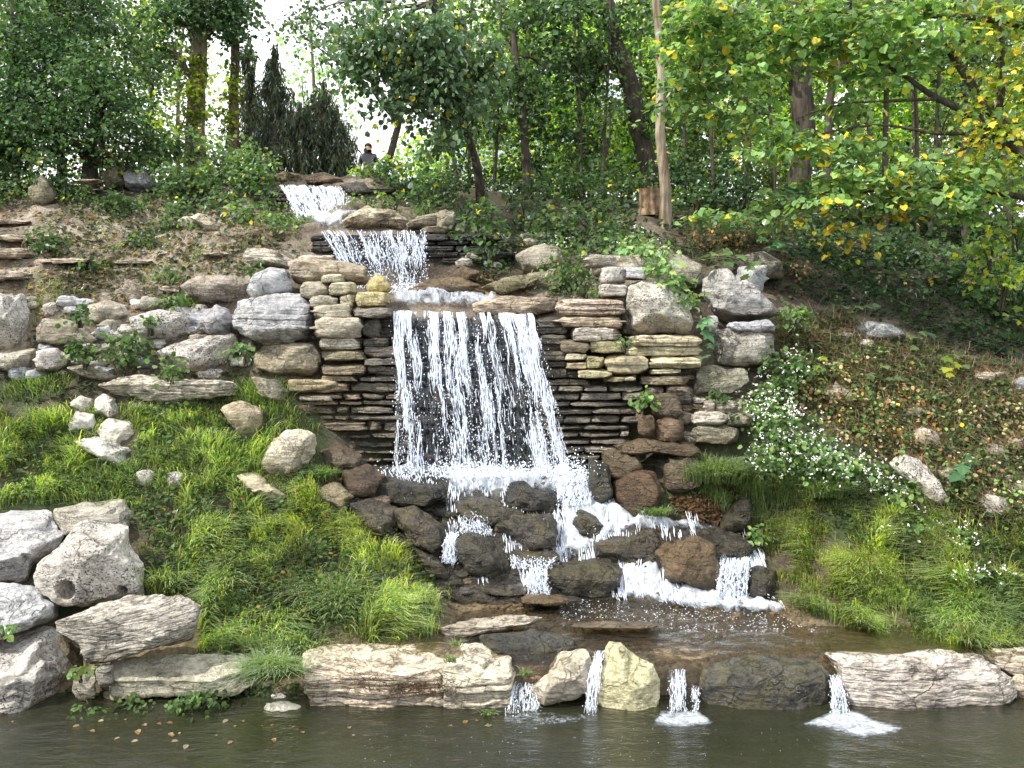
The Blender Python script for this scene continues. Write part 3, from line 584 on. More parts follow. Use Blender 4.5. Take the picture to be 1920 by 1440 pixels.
R([(690,535),(705,512),(722,520),(732,545),(715,560),(692,550)], 'cream', 'pointed mossy yellow stone at the left end of the main lip', 'stone', D=12.2, e=2.6, depth=.4, tint=(.85,.8,.55))
R([(760,545),(800,525),(860,520),(900,535),(870,552),(800,556)], 'brown', 'brown flat stone at the right of the white run above the main lip', 'slab', D=12.9, depth=.5, tint=(.9,.85,.75))
R([(870,500),(900,510),(885,530),(850,535),(830,525)], 'brown', 'rounded brown stone among leaves above the main lip', 'stone', D=13.3, depth=.4, tint=(.9,.8,.7))
R([(900,540),(950,520),(1010,515),(1000,535),(940,552)], 'tan', 'long mossy flagstone above the main lip', 'slab', D=12.9, depth=.4, tint=(.7,.7,.55))
R([(885,570),(940,555),(1045,560),(1042,585),(960,592),(890,590)], 'layered', 'pale flagstone covered in yellow leaves at the main lip', 'slab', D=12.15, depth=.6, e=5, tint=(1.1,1.0,.9))
R([(508,330),(530,322),(560,326),(566,342),(512,344)], 'tan', 'tan earthy stone at the left end of the highest lip', 'stone', D=17.0, tint=(.7,.6,.5))
R([(570,334),(600,328),(640,334),(645,345),(580,347)], 'brown', 'low brown stone along the highest lip', 'stone', D=17.0, tint=(.9,.75,.6))
R([(640,348),(680,342),(700,360),(660,372)], 'wet', 'dark stone at the right end of the highest fall', 'stone', D=16.5, depth=.5, tint=(.75,.75,.75))
# right slope
R([(1600,615),(1625,602),(1670,608),(1700,628),(1660,640),(1610,632)], 'blue', 'flat grey stone high on the dry right slope', 'stone', D=13.2, depth=.5)
R([(1668,870),(1690,850),(1725,862),(1760,905),(1780,935),(1760,950),(1720,925),(1690,900)], 'pale', 'long whitish stone lying diagonally on the right slope', 'boulder', D=10.75, depth=.6, n=34, tint=(1.05,1.05,1.05))
R([(1830,945),(1850,925),(1885,935),(1892,965),(1860,978),(1835,965)], 'pale', 'small whitish stone low on the right slope', 'stone', D=10.35)
R([(1700,812),(1730,800),(1760,815),(1762,838),(1715,842)], 'tan', 'grassy tan stone halfway up the right slope', 'stone', D=11.2, tint=(1.2,1.15,1.1))
R([(1540,728),(1570,718),(1600,740),(1590,765),(1550,760)], 'tan', 'mossy stone in the dry brush right of the flowers', 'stone', D=11.8)
R([(1755,880),(1790,875),(1800,905),(1775,915)], 'tan', 'small tan stone right of the long whitish stone', 'stone', D=10.8, tint=(1.1,1.05,1))
R([(1890,715),(1915,706),(1960,712),(1960,740),(1900,738)], 'blue', 'grey stone half buried at the right edge of the slope', 'stone', D=12.2)
R([(1880,905),(1930,895),(1960,930),(1900,945)], 'tan', 'dusty stone at the right edge under the dry stems', 'stone', D=10.6)
# ------------------------------------------------------------------ the stacked ledge walls: one thing each, its stones are parts
def wall(name, label, base, lip, stones, rows, mats):
    """stones: traced boxes; rows: fill the rest with courses"""
    w = empty(name, base, label, 'stone wall')
    for s in stones:
        rock(s[0], s[1], s[4] if len(s) > 4 else None, 'stone', D=s[2], depth=.55, e=9, cuts=3, strata=(s[3] if len(s) > 3 else .4) * 1.3, parent=w, rough=.6, n=14, oe=6, oj=.05, tint=s[5] if len(s) > 5 else None)
    rng = np.random.default_rng(len(name) * 31 + len(stones))
    for (y0, y1, x0, x1, dA, dB, mat, tint) in rows:
        x = x0
        while x < x1 - 8:
            ww = min(rng.uniform(38, 115), x1 - x)
            if x1 - x - ww < 15: ww = x1 - x
            f = (x - x0) / max(x1 - x0, 1); D = dA + (dB - dA) * f + rng.uniform(-.05, .07)
            tt = tuple(c * rng.uniform(.75, 1.35) for c in [tint] * 3) if not isinstance(tint, tuple) else tuple(c * rng.uniform(.8, 1.25) for c in tint)
            v = rng.uniform(.8, 1.3)
            tb = (tint if isinstance(tint, tuple) else (tint,) * 3)
            rock((x, y0 + rng.uniform(-1.5, 1.), x + ww - .5, y1 + rng.uniform(-.5, 1.5)), mat, None, 'stone', D=D, depth=.5, e=11, cuts=2, strata=1.2, rough=.7, parent=w, n=12, oe=9, oj=.04, tint=tuple(c * v for c in tb))
            x += ww
    return w
rng_ = np.random.default_rng(5)
Lst = [((563,528,621,562),'cream',11.95,.1,'round pale stone'),((617,529,668,556),'cream',11.9,.1),((603,515,648,532),'cream',12.0),((582,553,640,578),'tan',11.85),((638,553,670,577),'cream',11.9),
 ((667,547,729,575),'cream',11.75,.2,'square mossy yellow stone',(1.05,1.05,.78)),((588,571,664,600),'cream',11.72,.3),((591,594,684,634),'cream',11.68,.2,'big smooth cream stone'),((664,577,736,598),'wetledge',11.72,.5,None,(2.2,2.2,2.3)),
 ((680,596,720,634),'wetledge',11.85,.3),((600,632,684,656),'tan',11.75,.6),((604,656,690,676),'tan',11.75,.6,None,(.8,.75,.65)),((540,708,640,735),'tan',11.6,.6,None,(1.1,1,.85)),((562,736,628,752),'tan',11.6,.6),((545,752,600,778),'brown',11.6,.2)]
Lrows = []
y = 634
for k in range(17):
    hgt = [15, 22, 13, 18, 12, 20, 13, 11, 16, 12, 21, 13, 18, 12, 15, 13, 14][k]
    if k == 0: Lrows.append((y, y + hgt, 684, 780, 11.75, 11.8, 'wetledge', .7)); y += hgt; continue
    x0 = 604 if y < 706 else (560 if y < 752 else 590); XB = 690 + rng_.uniform(-34, 30)
    Lrows.append((y, y + hgt, x0, XB, 11.72, 11.78, 'wetledge', (2.6, 2.35, 2.) if y < 790 else (1.7, 1.6, 1.45)) if y >= 676 else (y, y + hgt, 684, 690, 11.8, 11.8, 'wetledge', 1.))  # light on the left run of each course is put into its paler tint
    Lrows.append((y, y + hgt, XB if y >= 676 else 684, 780, 11.78, 11.85, 'wetledge', 1.3)); y += hgt
wall('stacked_stone_wall', 'stacked stone wall left of the main fall, cream stones above and dark wet courses below', at(650, 880, 11.8), None, Lst, [r for r in Lrows if r[3] - r[2] > 20], None)
Rst = [((1108,480,1208,518),'cream',12.15,.3),((1122,501,1172,533),'pale',11.95,.1,'whitish squared stone'),((1166,500,1212,526),'blue',11.95,.1,None,(1.15,1.15,1.15)),((1122,532,1175,558),'pale',11.9,.2),
 ((1042,561,1168,593),'layered',11.75,.8,'reddish tan cap course',(1.,.88,.8)),((1050,591,1163,615),'layered',11.72,.5,None,(.95,.88,.72)),((1070,612,1160,641),'layered',11.68,.4),((1050,636,1104,662),'wetledge',11.7,.4,None,(2.2,2,1.7)),((1103,637,1166,661),'cream',11.68,.3,None,(1.,1,.8)),
 ((1058,660,1100,676),'cream',11.66),((1178,628,1315,650),'cream',11.62,.8,'long yellow layered stone',(1.12,1.1,1.0)),((1172,648,1314,667),'cream',11.66,.8,None,(1.1,1.08,.95)),((1097,667,1133,690),'cream',11.62,.1,'small square yellow stone',(1.05,1.04,.85)),((1060,676,1100,692),'cream',11.66,.5,None,(.9,.85,.75)),
 ((1133,665,1214,701),'cream',11.6,1.,None,(1.1,1.08,.92)),((1213,665,1315,690),'cream',11.6,1.,None,(1.1,1.08,.93)),((1213,688,1276,702),'cream',11.62,.6,None,(1.05,1.03,.9)),((1082,690,1147,709),'cream',11.58,.3,None,(.95,.95,.78)),
 ((1130,703,1172,716),'cream',11.62,.2,None,(.7,.7,.55)),((1166,702,1192,714),'cream',11.6,.2),((1198,702,1292,722),'layered',11.66,.4,None,(.8,.72,.6)),((1204,722,1244,740),'layered',11.7,.3,None,(.6,.6,.6)),((1243,720,1292,740),'layered',11.66,.3,None,(.85,.75,.65))]
Rrows = []; y = 600
for k in range(20):
    hgt = [14, 12, 18, 14, 16, 14, 20, 13, 12, 16, 12, 14, 17, 12, 14, 13, 16, 12, 14, 10][k]
    if y > 865: break
    x1 = 1062 if y < 690 else (1105 if y < 712 else 1200)
    if y >= 712: x1 = 1205 if y < 780 else 1180
    Rrows.append((y, y + hgt, 1005, x1, 11.85, 11.75 if x1 < 1110 else 11.6, 'wetledge', 1.2 if y < 700 else 1.9)); y += hgt
wall('stacked_stone_wall', 'stacked stone wall right of the main fall, yellow layered stones above dark courses', at(1160, 870, 11.7), None, Rst, Rrows, None)
# cliff faces behind the falling water (bedrock, one mesh of thin courses each)
def cliff(name, label, x0, x1, y0, y1, D, tint, hcourse=(11, 20)):
    rng = np.random.default_rng(int(x0)); Vs = []; Fs = []; b = 0; y = y0
    while y < y1:
        hh = rng.uniform(*hcourse); x = x0 - rng.uniform(0, 30)
        while x < x1:
            ww = rng.uniform(30, 130); dd = D + rng.uniform(-.07, .08)
            Wv, Fc = rock_mesh(outline_from_box((x, y, x + ww, y + hh + 1.5), rng, 9, .03), dd, .5, 11, 2, 1.2, .8, 10, int(rng.integers(1e6)))
            Vs.append(Wv); Fs.append(Fc + b); b += len(Wv); x += ww
        y += hh
    o = mesh_obj(name, np.concatenate(Vs), np.concatenate(Fs), M['wetledge'], sharp=math.radians(38)); o.color = (*tint, 1)
    return tag(o, label, 'rock face')
cliff('rock_face', 'dark wet layered rock face behind the main fall', 728, 1052, 596, 890, 11.95, (.6, .6, .62))
cliff('rock_face', 'dark wet rock face behind the middle fall', 590, 870, 440, 545, 14.1, (.35, .35, .4), (8, 14))
cliff('rock_face', 'wet rock face behind the highest fall', 515, 665, 352, 415, 16.42, (.6, .6, .6), (7, 12))

# rubble filling the cascade bed
rr = np.random.default_rng(77); k = 0
while k < 64:
    x, y = rr.uniform(640, 1460), rr.uniform(935, 1128)
    if not poly_in(np.array([x]), np.array([y]), [(650,930),(840,940),(1120,965),(1400,1000),(1455,1120),(1100,1125),(840,1120),(815,1060),(700,990)])[0]: continue
    if any(poly_in(np.array([x]), np.array([y]), q)[0] for q in ([(1045,942),(1105,935),(1250,975),(1350,990),(1352,1010),(1190,1012),(1130,1030),(1105,1052),(1040,1055)],[(1150,1062),(1235,1060),(1250,1095),(1400,1120),(1140,1125)])): continue
    s = rr.uniform(9, 26); rock((x - s, y - s * rr.uniform(.4, .75), x + s, y + s * .4), 'wet' if rr.random() < .8 else 'brown', 'small wet dark stone among the cascade rubble', 'stone', cuts=8, n=10, e=3, tint=(.6 + .8 * rr.random(),) * 3 if rr.random() < .5 else (.8, .75, .65), group='small wet stones in the cascade'); OUTL.pop(); k += 1

for (x0,y0,x1,y1) in [(-40,440,120,456),(-30,466,66,486),(70,484,180,496),(-50,412,70,424),(215,488,290,497),(300,536,345,547),(-40,508,60,528),(140,336,190,345),(140,354,200,364),(380,474,430,482)]:
    rock((x0,y0,x1,y1), 'layered', 'thin weathered rock shelf stepping up the left slope', 'slab', depth=.5, e=8, cuts=3, strata=1., oe=3, oj=.16, tint=(.9,.85,.78), group='rock shelves on the left slope')
for (x0,y0,x1,y1,l) in [(1075,1165,1240,1178,'submerged brown ripple stone in the middle of the pool'),(1130,1188,1300,1200,'brown ledge under the water behind the pyramid stone'),(1420,1190,1560,1206,'brown submerged ledge before the right slab')]:
    rock((x0,y0,x1,y1), 'brown', l, 'slab', depth=.3, e=5, cuts=4, D=8.95)

# smaller stones packed between the traced ones
rr = np.random.default_rng(99)
for reg, k, mt, s0, s1, lab, grp in [([(-60,560),(60,560),(450,575),(600,600),(590,700),(440,705),(230,700),(-60,715)], 46, ('pale', 'tan', 'blue', 'tan'), 9, 24, 'small pale stone packed between the left terrace boulders', 'small packing stones on the left terrace'),
                        ([(1215,640),(1310,700),(1400,740),(1400,800),(1300,830),(1215,780)], 16, ('tan', 'brown', 'layered'), 9, 20, 'small broken stone packed into the right wall foot', 'small packing stones at the right wall foot'),
                        ([(860,440),(1100,440),(1100,540),(880,560)], 12, ('tan', 'layered'), 9, 20, 'small half buried stone above the main lip', 'half buried stones above the main lip'),
                        ([(1480,600),(1900,680),(1960,960),(1700,850)], 10, ('tan', 'layered'), 8, 24, 'small half buried stone in the dry right slope', 'half buried stones in the right slope'),
                        ([(150,1300),(560,1310),(560,1350),(100,1350)], 14, ('tan', 'pale', 'brown'), 6, 15, 'small stone at the left shore of the pond', 'small stones along the left shore')]:
    m_ = 0
    while m_ < k:
        x, y = rr.uniform(-60, 1960), rr.uniform(430, 1360); s = rr.uniform(s0, s1)
        if not poly_in(np.array([x]), np.array([y]), reg)[0] or on_rock(np.array([[x, y - s * .2]]))[0]: continue
        R((x - s, y - s * rr.uniform(.5, .85), x + s, y + s * .4), mt[rr.integers(0, len(mt))], lab, 'stone', cuts=8, n=10, e=4, oj=.12, group=grp); m_ += 1
# ------------------------------------------------------------------ water
def water_mat(name, deep, tint, mixd, bump=.35, sc=5., stretch=(1, 2.2, 1), rough=.03):
    t = NT(name); tc = t.add('TexCoord'); co = t.mapping(tc.outputs['Object'], stretch)
    n = t.noise(co, sc, 6, .55, .6); n2 = t.noise(co, sc * 5, 4, .6); n3 = t.noise(tc.outputs['Object'], .8, 4)
    h = t.math('ADD', n, t.math('MULTIPLY', n2, .25)); nm = t.bump(h, bump, .06)
    g = t.add('BsdfGlossy'); g.inputs['Roughness'].default_value = rough; t.L(nm, g.inputs['Normal'])
    d = t.add('BsdfDiffuse'); c = t.mix(t.ramp(n3, [(.35, 0.), (.65, 1.)]), deep, tuple(v * 1.6 for v in deep)); t.L(c, d.inputs[0])
    tr = t.add('BsdfTransparent'); tr.inputs[0].default_value = (*tint, 1)
    m = t.add('MixShader'); m.inputs[0].default_value = mixd; t.L(tr.outputs[0], m.inputs[1]); t.L(d.outputs[0], m.inputs[2])
    fr = t.add('Fresnel'); fr.inputs[0].default_value = 1.33; t.L(nm, fr.inputs['Normal'])
    o = t.add('MixShader'); t.L(t.math('MINIMUM', t.math('MULTIPLY', fr.outputs[0], 2.1), 1.), o.inputs[0]); t.L(m.outputs[0], o.inputs[1]); t.L(g.outputs[0], o.inputs[2])
    t.L(o.outputs[0], t.out.inputs[0]); return t.m
def foam_mat(name, thr=.45, soft=.1, sx=60., sy=7., col=(.86, .9, .97), veil=0.):
    t = NT(name); a = t.add('Attribute', _attribute_name='flow'); co = t.mapping(a.outputs['Vector'], (sx, sy, 1))
    n = t.noise(co, 1., 7, .72, .8); n2 = t.noise(co, 3.3, 3, .6)
    s = t.math('ADD', t.math('MULTIPLY', n, .7), t.math('MULTIPLY', n2, .3))
    # third flow component = how much white there is here
    sx_ = t.add('SeparateXYZ'); t.L(a.outputs['Vector'], sx_.inputs[0])
    s = t.math('ADD', s, t.math('MULTIPLY', t.math('SUBTRACT', sx_.outputs[2], .5), .5))
    f = t.ramp(s, [(thr, 0.), (thr + soft, 1.)])
    if veil: f = t.math('MAXIMUM', f, t.math('MULTIPLY', t.ramp(n, [(.47, 0.), (.60, 1.)]), veil))
    d = t.add('BsdfDiffuse'); t.L(t.ramp(s, [(thr, (.45, .52, .62)), (thr + soft * 1.6, col)]), d.inputs[0])
    b = t.add('BsdfTranslucent'); b.inputs[0].default_value = (.8, .85, .95, 1)
    m = t.add('MixShader'); m.inputs[0].default_value = .3; t.L(d.outputs[0], m.inputs[1]); t.L(b.outputs[0], m.inputs[2])
    t.L(t.bump(s, .8, .05), d.inputs['Normal'])
    tr = t.add('BsdfTransparent'); o = t.add('MixShader'); t.L(f, o.inputs[0]); t.L(tr.outputs[0], o.inputs[1]); t.L(m.outputs[0], o.inputs[2])
    t.L(o.outputs[0], t.out.inputs[0]); return t.m
def white_mat():
    t = NT('white water'); d = t.add('BsdfDiffuse'); d.inputs[0].default_value = (.84, .88, .95, 1); b = t.add('BsdfTranslucent'); b.inputs[0].default_value = (.5, .53, .58, 1)
    m = t.add('AddShader'); t.L(d.outputs[0], m.inputs[0]); t.L(b.outputs[0], m.inputs[1])
    g = t.add('BsdfGlossy'); g.inputs['Roughness'].default_value = .15; o = t.add('MixShader'); o.inputs[0].default_value = .15; t.L(m.outputs[0], o.inputs[1]); t.L(g.outputs[0], o.inputs[2])
    t.L(o.outputs[0], t.out.inputs[0]); return t.m
M['pond'] = water_mat('pond water', (.022, .024, .013), (.5, .5, .35), .8, .5, 2.6, (1, 2.6, 1))
M['pool'] = water_mat('shallow pool water', (.10, .08, .045), (.90, .84, .70), .08, .9, 5., (1, 2.4, 1), .05)
M['stream'] = water_mat('running stream water', (.10, .09, .07), (.8, .76, .66), .25, 1.2, 10, (1, 1, 1), .08)
M['sheet'] = foam_mat('falling water', .50, .08, 95, 9, veil=.34)
M['foam'] = foam_mat('foam', .46, .26, 1, 1)
M['white'] = white_mat()
def grid_surface(name, x0, x1, y0, y1, st, z, mat, amp=.01):
    gx = np.arange(x0, x1 + st, st); gy = np.arange(y0, y1 + st, st); X, Y = np.meshgrid(gx, gy)
    Zz = z + amp * fbm(np.stack([X * 3, Y * 5, 0 * X], -1), 3, 77); V = np.stack([X, Y, Zz], -1).reshape(-1, 3)
    i = np.arange(X.size).reshape(X.shape); Fq = np.stack([i[:-1, :-1], i[:-1, 1:], i[1:, 1:], i[1:, :-1]], -1).reshape(-1, 4)
    return mesh_obj(name, V, Fq, mat, loc=(0, 0, 0))
# pond: one sheet out past the viewer, finer where it is seen
tag(grid_surface('pond', -30, 30, -12, 8.32, .12, 0., M['pond'], .006), 'dark olive pond in front of the stone weir', kind='structure')
# shallow pool behind the weir, clipped to where the bed lies below it
POOLZ = .405
def clipped(name, x0, x1, y0, y1, st, zf, mat, keep, label, flow=None):
    gx = np.arange(x0, x1 + st, st); gy = np.arange(y0, y1 + st, st); X, Y = np.meshgrid(gx, gy); Zz = zf(X, Y)
    V = np.stack([X, Y, Zz], -1).reshape(-1, 3); k = keep(X, Y, Zz).ravel()
    i = np.arange(X.size).reshape(X.shape); Fq = np.stack([i[:-1, :-1], i[:-1, 1:], i[1:, 1:], i[1:, :-1]], -1).reshape(-1, 4)
    Fq = Fq[k[Fq].any(1)]; used = np.unique(Fq); re = np.zeros(len(V), int); re[used] = np.arange(len(used))
    return tag(mesh_obj(name, V[used], re[Fq], mat, loc=(0, 0, 0), uv=None if flow is None else flow(V[used])), label, kind='structure')
clipped('pool', -1.4, 8., 8.16, 10.5, .05, lambda X, Y: POOLZ + .012 * fbm(np.stack([X * 3, Y * 4, 0 * X], -1), 3, 5) - np.clip((8.42 - Y) * 2.2, 0, .6) ** 1.2,
        M['pool'], lambda X, Y, Z: (hz0(X, Y) < .5) & (Z > -.05) & (X > -1.0 + (9.3 - Y) * .0) & ((Y > 8.3) | (X > 1.75)), 'shallow brown pool behind the weir stones')
CH = [(690, 880), (760, 868), (1110, 868), (1150, 945), (1260, 975), (1360, 990), (1425, 1035), (1465, 1130), (1300, 1140), (830, 1130), (815, 1060), (830, 990), (840, 940), (700, 915)]
def instream(X, Y, Z):
    P = np.stack([X, Y, Z], -1); u, v = proj(P); return poly_in(u.ravel(), v.ravel(), CH).reshape(X.shape)
clipped('stream', -2.2, 4., 9.8, 12.1, .04, lambda X, Y: hz(X, Y) + .05 + .03 * fbm(np.stack([X * 5, Y * 5, 0 * X], -1), 3, 15), M['stream'], instream, 'thin water running over the dark cascade bed')
# ---- foam sheets laid over the bed
def foam_patch(name, poly, lift, amt, sc=(5, 5), step=3.0, bump=.05, label=None, onwater=None, sh=.0):
    poly = np.array(poly, float); x0, y0 = poly.min(0); x1, y1 = poly.max(0)
    u = np.arange(x0, x1 + step, step); v = np.arange(y0, y1 + step, step); U, Vv = np.meshgrid(u, v)
    if onwater is None:
        D = cast(U.ravel(), Vv.ravel(), 8.2).reshape(U.shape)
    else:
        sl = np.array([zat(a, 1.0) - CAM_H for a in v]); D = np.tile(((onwater - CAM_H) / sl)[:, None], (1, U.shape[1]))
    ok = np.isfinite(D); D = np.where(ok, D, 12)
    P = at(U, Vv, D); w = U / 100; q = np.stack([U * .02, Vv * .03, 0 * U], -1)
    if onwater is None: P[..., 2] = np.maximum(hz(P[..., 0], P[..., 1]), POOLZ - .02)
    ins = poly_in(U.ravel(), Vv.ravel(), poly).reshape(U.shape) & ok
    # soft edge: distance to the outline in pixels
    e = np.full(U.shape, 1e9); n = len(poly)
    for i in range(n):
        a, b = poly[i], poly[(i + 1) % n]; ab = b - a; tt = np.clip(((U - a[0]) * ab[0] + (Vv - a[1]) * ab[1]) / (ab @ ab + 1e-9), 0, 1)
        e = np.minimum(e, np.hypot(U - a[0] - tt * ab[0], Vv - a[1] - tt * ab[1]))
    e = np.where(ins, e, 0)
    P[..., 2] += lift * np.clip(e / 10, .2, 1) + bump * np.clip(e / 12, 0, 1) * fbm(np.stack([P[..., 0] * 9, P[..., 1] * 9, P[..., 2] * 4], -1), 4, 51)
    dens = amt * np.clip(e / 14, 0, 1) ** .5 - .35 * (1 - np.clip(e / 14, 0, 1))
    fl = np.stack([P[..., 0] * sc[0], P[..., 1] * sc[1] - P[..., 2] * sc[1], dens], -1).reshape(-1, 3)
    i = np.arange(U.size).reshape(U.shape); Fq = np.stack([i[:-1, :-1], i[1:, :-1], i[1:, 1:], i[:-1, 1:]], -1).reshape(-1, 4)[:, ::-1]
    Fq = Fq[ins.ravel()[Fq].any(1)]; Vf = P.reshape(-1, 3); Dn = D.ravel()
    Fq = Fq[(Dn[Fq].max(1) - Dn[Fq].min(1)) < .6]; used = np.unique(Fq); re = np.zeros(len(Vf), int); re[used] = np.arange(len(used))
    return tag(mesh_obj(name, Vf[used], re[Fq], M['foam'], uv=fl[used]), label, kind='structure')
foam_patch('foam', [(695,885),(740,872),(860,868),(1060,862),(1098,872),(1108,905),(1105,940),(1060,948),(1000,930),(930,945),(850,938),(830,905),(760,905)], .10, .92, (9, 12), label='white foam of the plunge pool below the main fall', bump=.09)
foam_patch('foam', [(1045,942),(1105,935),(1180,958),(1250,975),(1350,990),(1352,1004),(1280,1003),(1190,1005),(1130,1030),(1105,1052),(1040,1055),(1050,1000)], .11, .98, (7, 16), label='white chute running right below the plunge pool', bump=.07)
foam_patch('foam', [(1150,1062),(1200,1055),(1235,1060),(1250,1095),(1340,1112),(1400,1120),(1470,1135),(1480,1160),(1400,1162),(1280,1150),(1180,1135),(1140,1120),(1165,1100)], .09, .98, (8, 14), label='bright foam at the foot of the right chute', bump=.06)
foam_patch('foam', [(1345,1045),(1420,1040),(1430,1065),(1405,1120),(1345,1118)], .10, .75, (9, 6), label='narrow white chute at the right bank', bump=.06)
foam_patch('foam', [(840,985),(900,985),(940,1010),(1000,1028),(1040,1030),(1045,1050),(960,1045),(930,1020),(860,1005),(850,1060),(825,1058)], .10, .85, (7, 10), label='broken white water between the cascade stones', bump=.05)
foam_patch('foam', [(1035,1040),(1110,1040),(1165,1060),(1150,1075),(1100,1050),(1040,1070),(1000,1075),(960,1065),(960,1045)], .12, .95, (8, 10), label='white water crossing above the broad dark stone')
foam_patch('foam', [(905,1110),(980,1100),(1040,1108),(1060,1118),(980,1128),(900,1124)], .04, .6, (6, 8), label='foam below the small centre drop')
foam_patch('foam', [(1235,1328),(1315,1328),(1345,1352),(1345,1362),(1290,1374),(1230,1368),(1215,1358),(1225,1345)], .012, .85, (8, 12), onwater=.0, label='foam under the small left spout', bump=.01)
foam_patch('foam', [(1480,1362),(1545,1335),(1560,1328),(1610,1328),(1650,1348),(1705,1360),(1690,1380),(1620,1392),(1570,1380)], .012, .9, (7, 12), onwater=.0, label='spreading foam under the right spout of the weir', bump=.01)
foam_patch('foam', [(930,1340),(1000,1325),(1110,1330),(1112,1362),(1020,1375),(940,1368)], .012, .5, (12, 16), onwater=.0, label='broken foam in the gap beside the largest ledge slab', bump=.012)
foam_patch('foam', [(1885,1330),(1990,1322),(1990,1345),(1900,1345)], .012, .6, (7, 12), onwater=.0, label='foam at the right edge of the pond', bump=.01)
foam_patch('foam', [(800,1405),(930,1398),(1060,1420),(900,1432),(810,1425)], .006, .18, (14, 18), onwater=.0, label='scattered bubbles drifting on the pond', bump=.004)
foam_patch('foam', [(726,545),(790,535),(860,548),(940,560),(1010,566),(1014,590),(900,592),(732,588)], .13, .78, (6, 12), label='white run spilling to the lip of the main fall', bump=.06)
foam_patch('foam', [(555,402),(640,398),(690,402),(700,415),(650,425),(700,432),(790,434),(795,440),(595,440),(575,425)], .16, .95, (6, 10), label='white run between the highest and middle falls', bump=.05)
# ---- falling water made of separate threads and drops
def threads(paths_px, paths_py, paths_D, wpx, seed, wig=2.2):
    """arrays (N,K): thread centre lines; wpx (N,K) half widths in photo pixels"""
    C = at(paths_px, paths_py, paths_D); N, K = paths_px.shape
    r = (wpx * paths_D / F)[..., None]
    ax = np.array([1, 0, 0]); ay = np.array([0, -1, 0])
    ring = [C + r * ax, C - r * .5 * ax + r * .7 * ay, C - r * .5 * ax - r * .7 * ay]
    V = np.stack(ring, 2).reshape(-1, 3); i = np.arange(N * K * 3).reshape(N, K, 3); Fq = []
    for a in range(3):
        b = (a + 1) % 3; Fq.append(np.stack([i[:, :-1, a], i[:, :-1, b], i[:, 1:, b], i[:, 1:, a]], -1).reshape(-1, 4))
    return V, np.concatenate(Fq)
OCT_V = np.array([(1,0,0),(-1,0,0),(0,1,0),(0,-1,0),(0,0,1),(0,0,-1)], float)
OCT_F = np.array([(0,2,4),(2,1,4),(1,3,4),(3,0,4),(2,0,5),(1,2,5),(3,1,5),(0,3,5)])
def drops(P, size, stretch=1.6):
    n = len(P); s = np.stack([size, size, size * stretch], -1)
    V = (P[:, None, :] + OCT_V[None] * s[:, None, :]).reshape(-1, 3); return V, (OCT_F[None] + (np.arange(n) * 6)[:, None, None]).reshape(-1, 3)
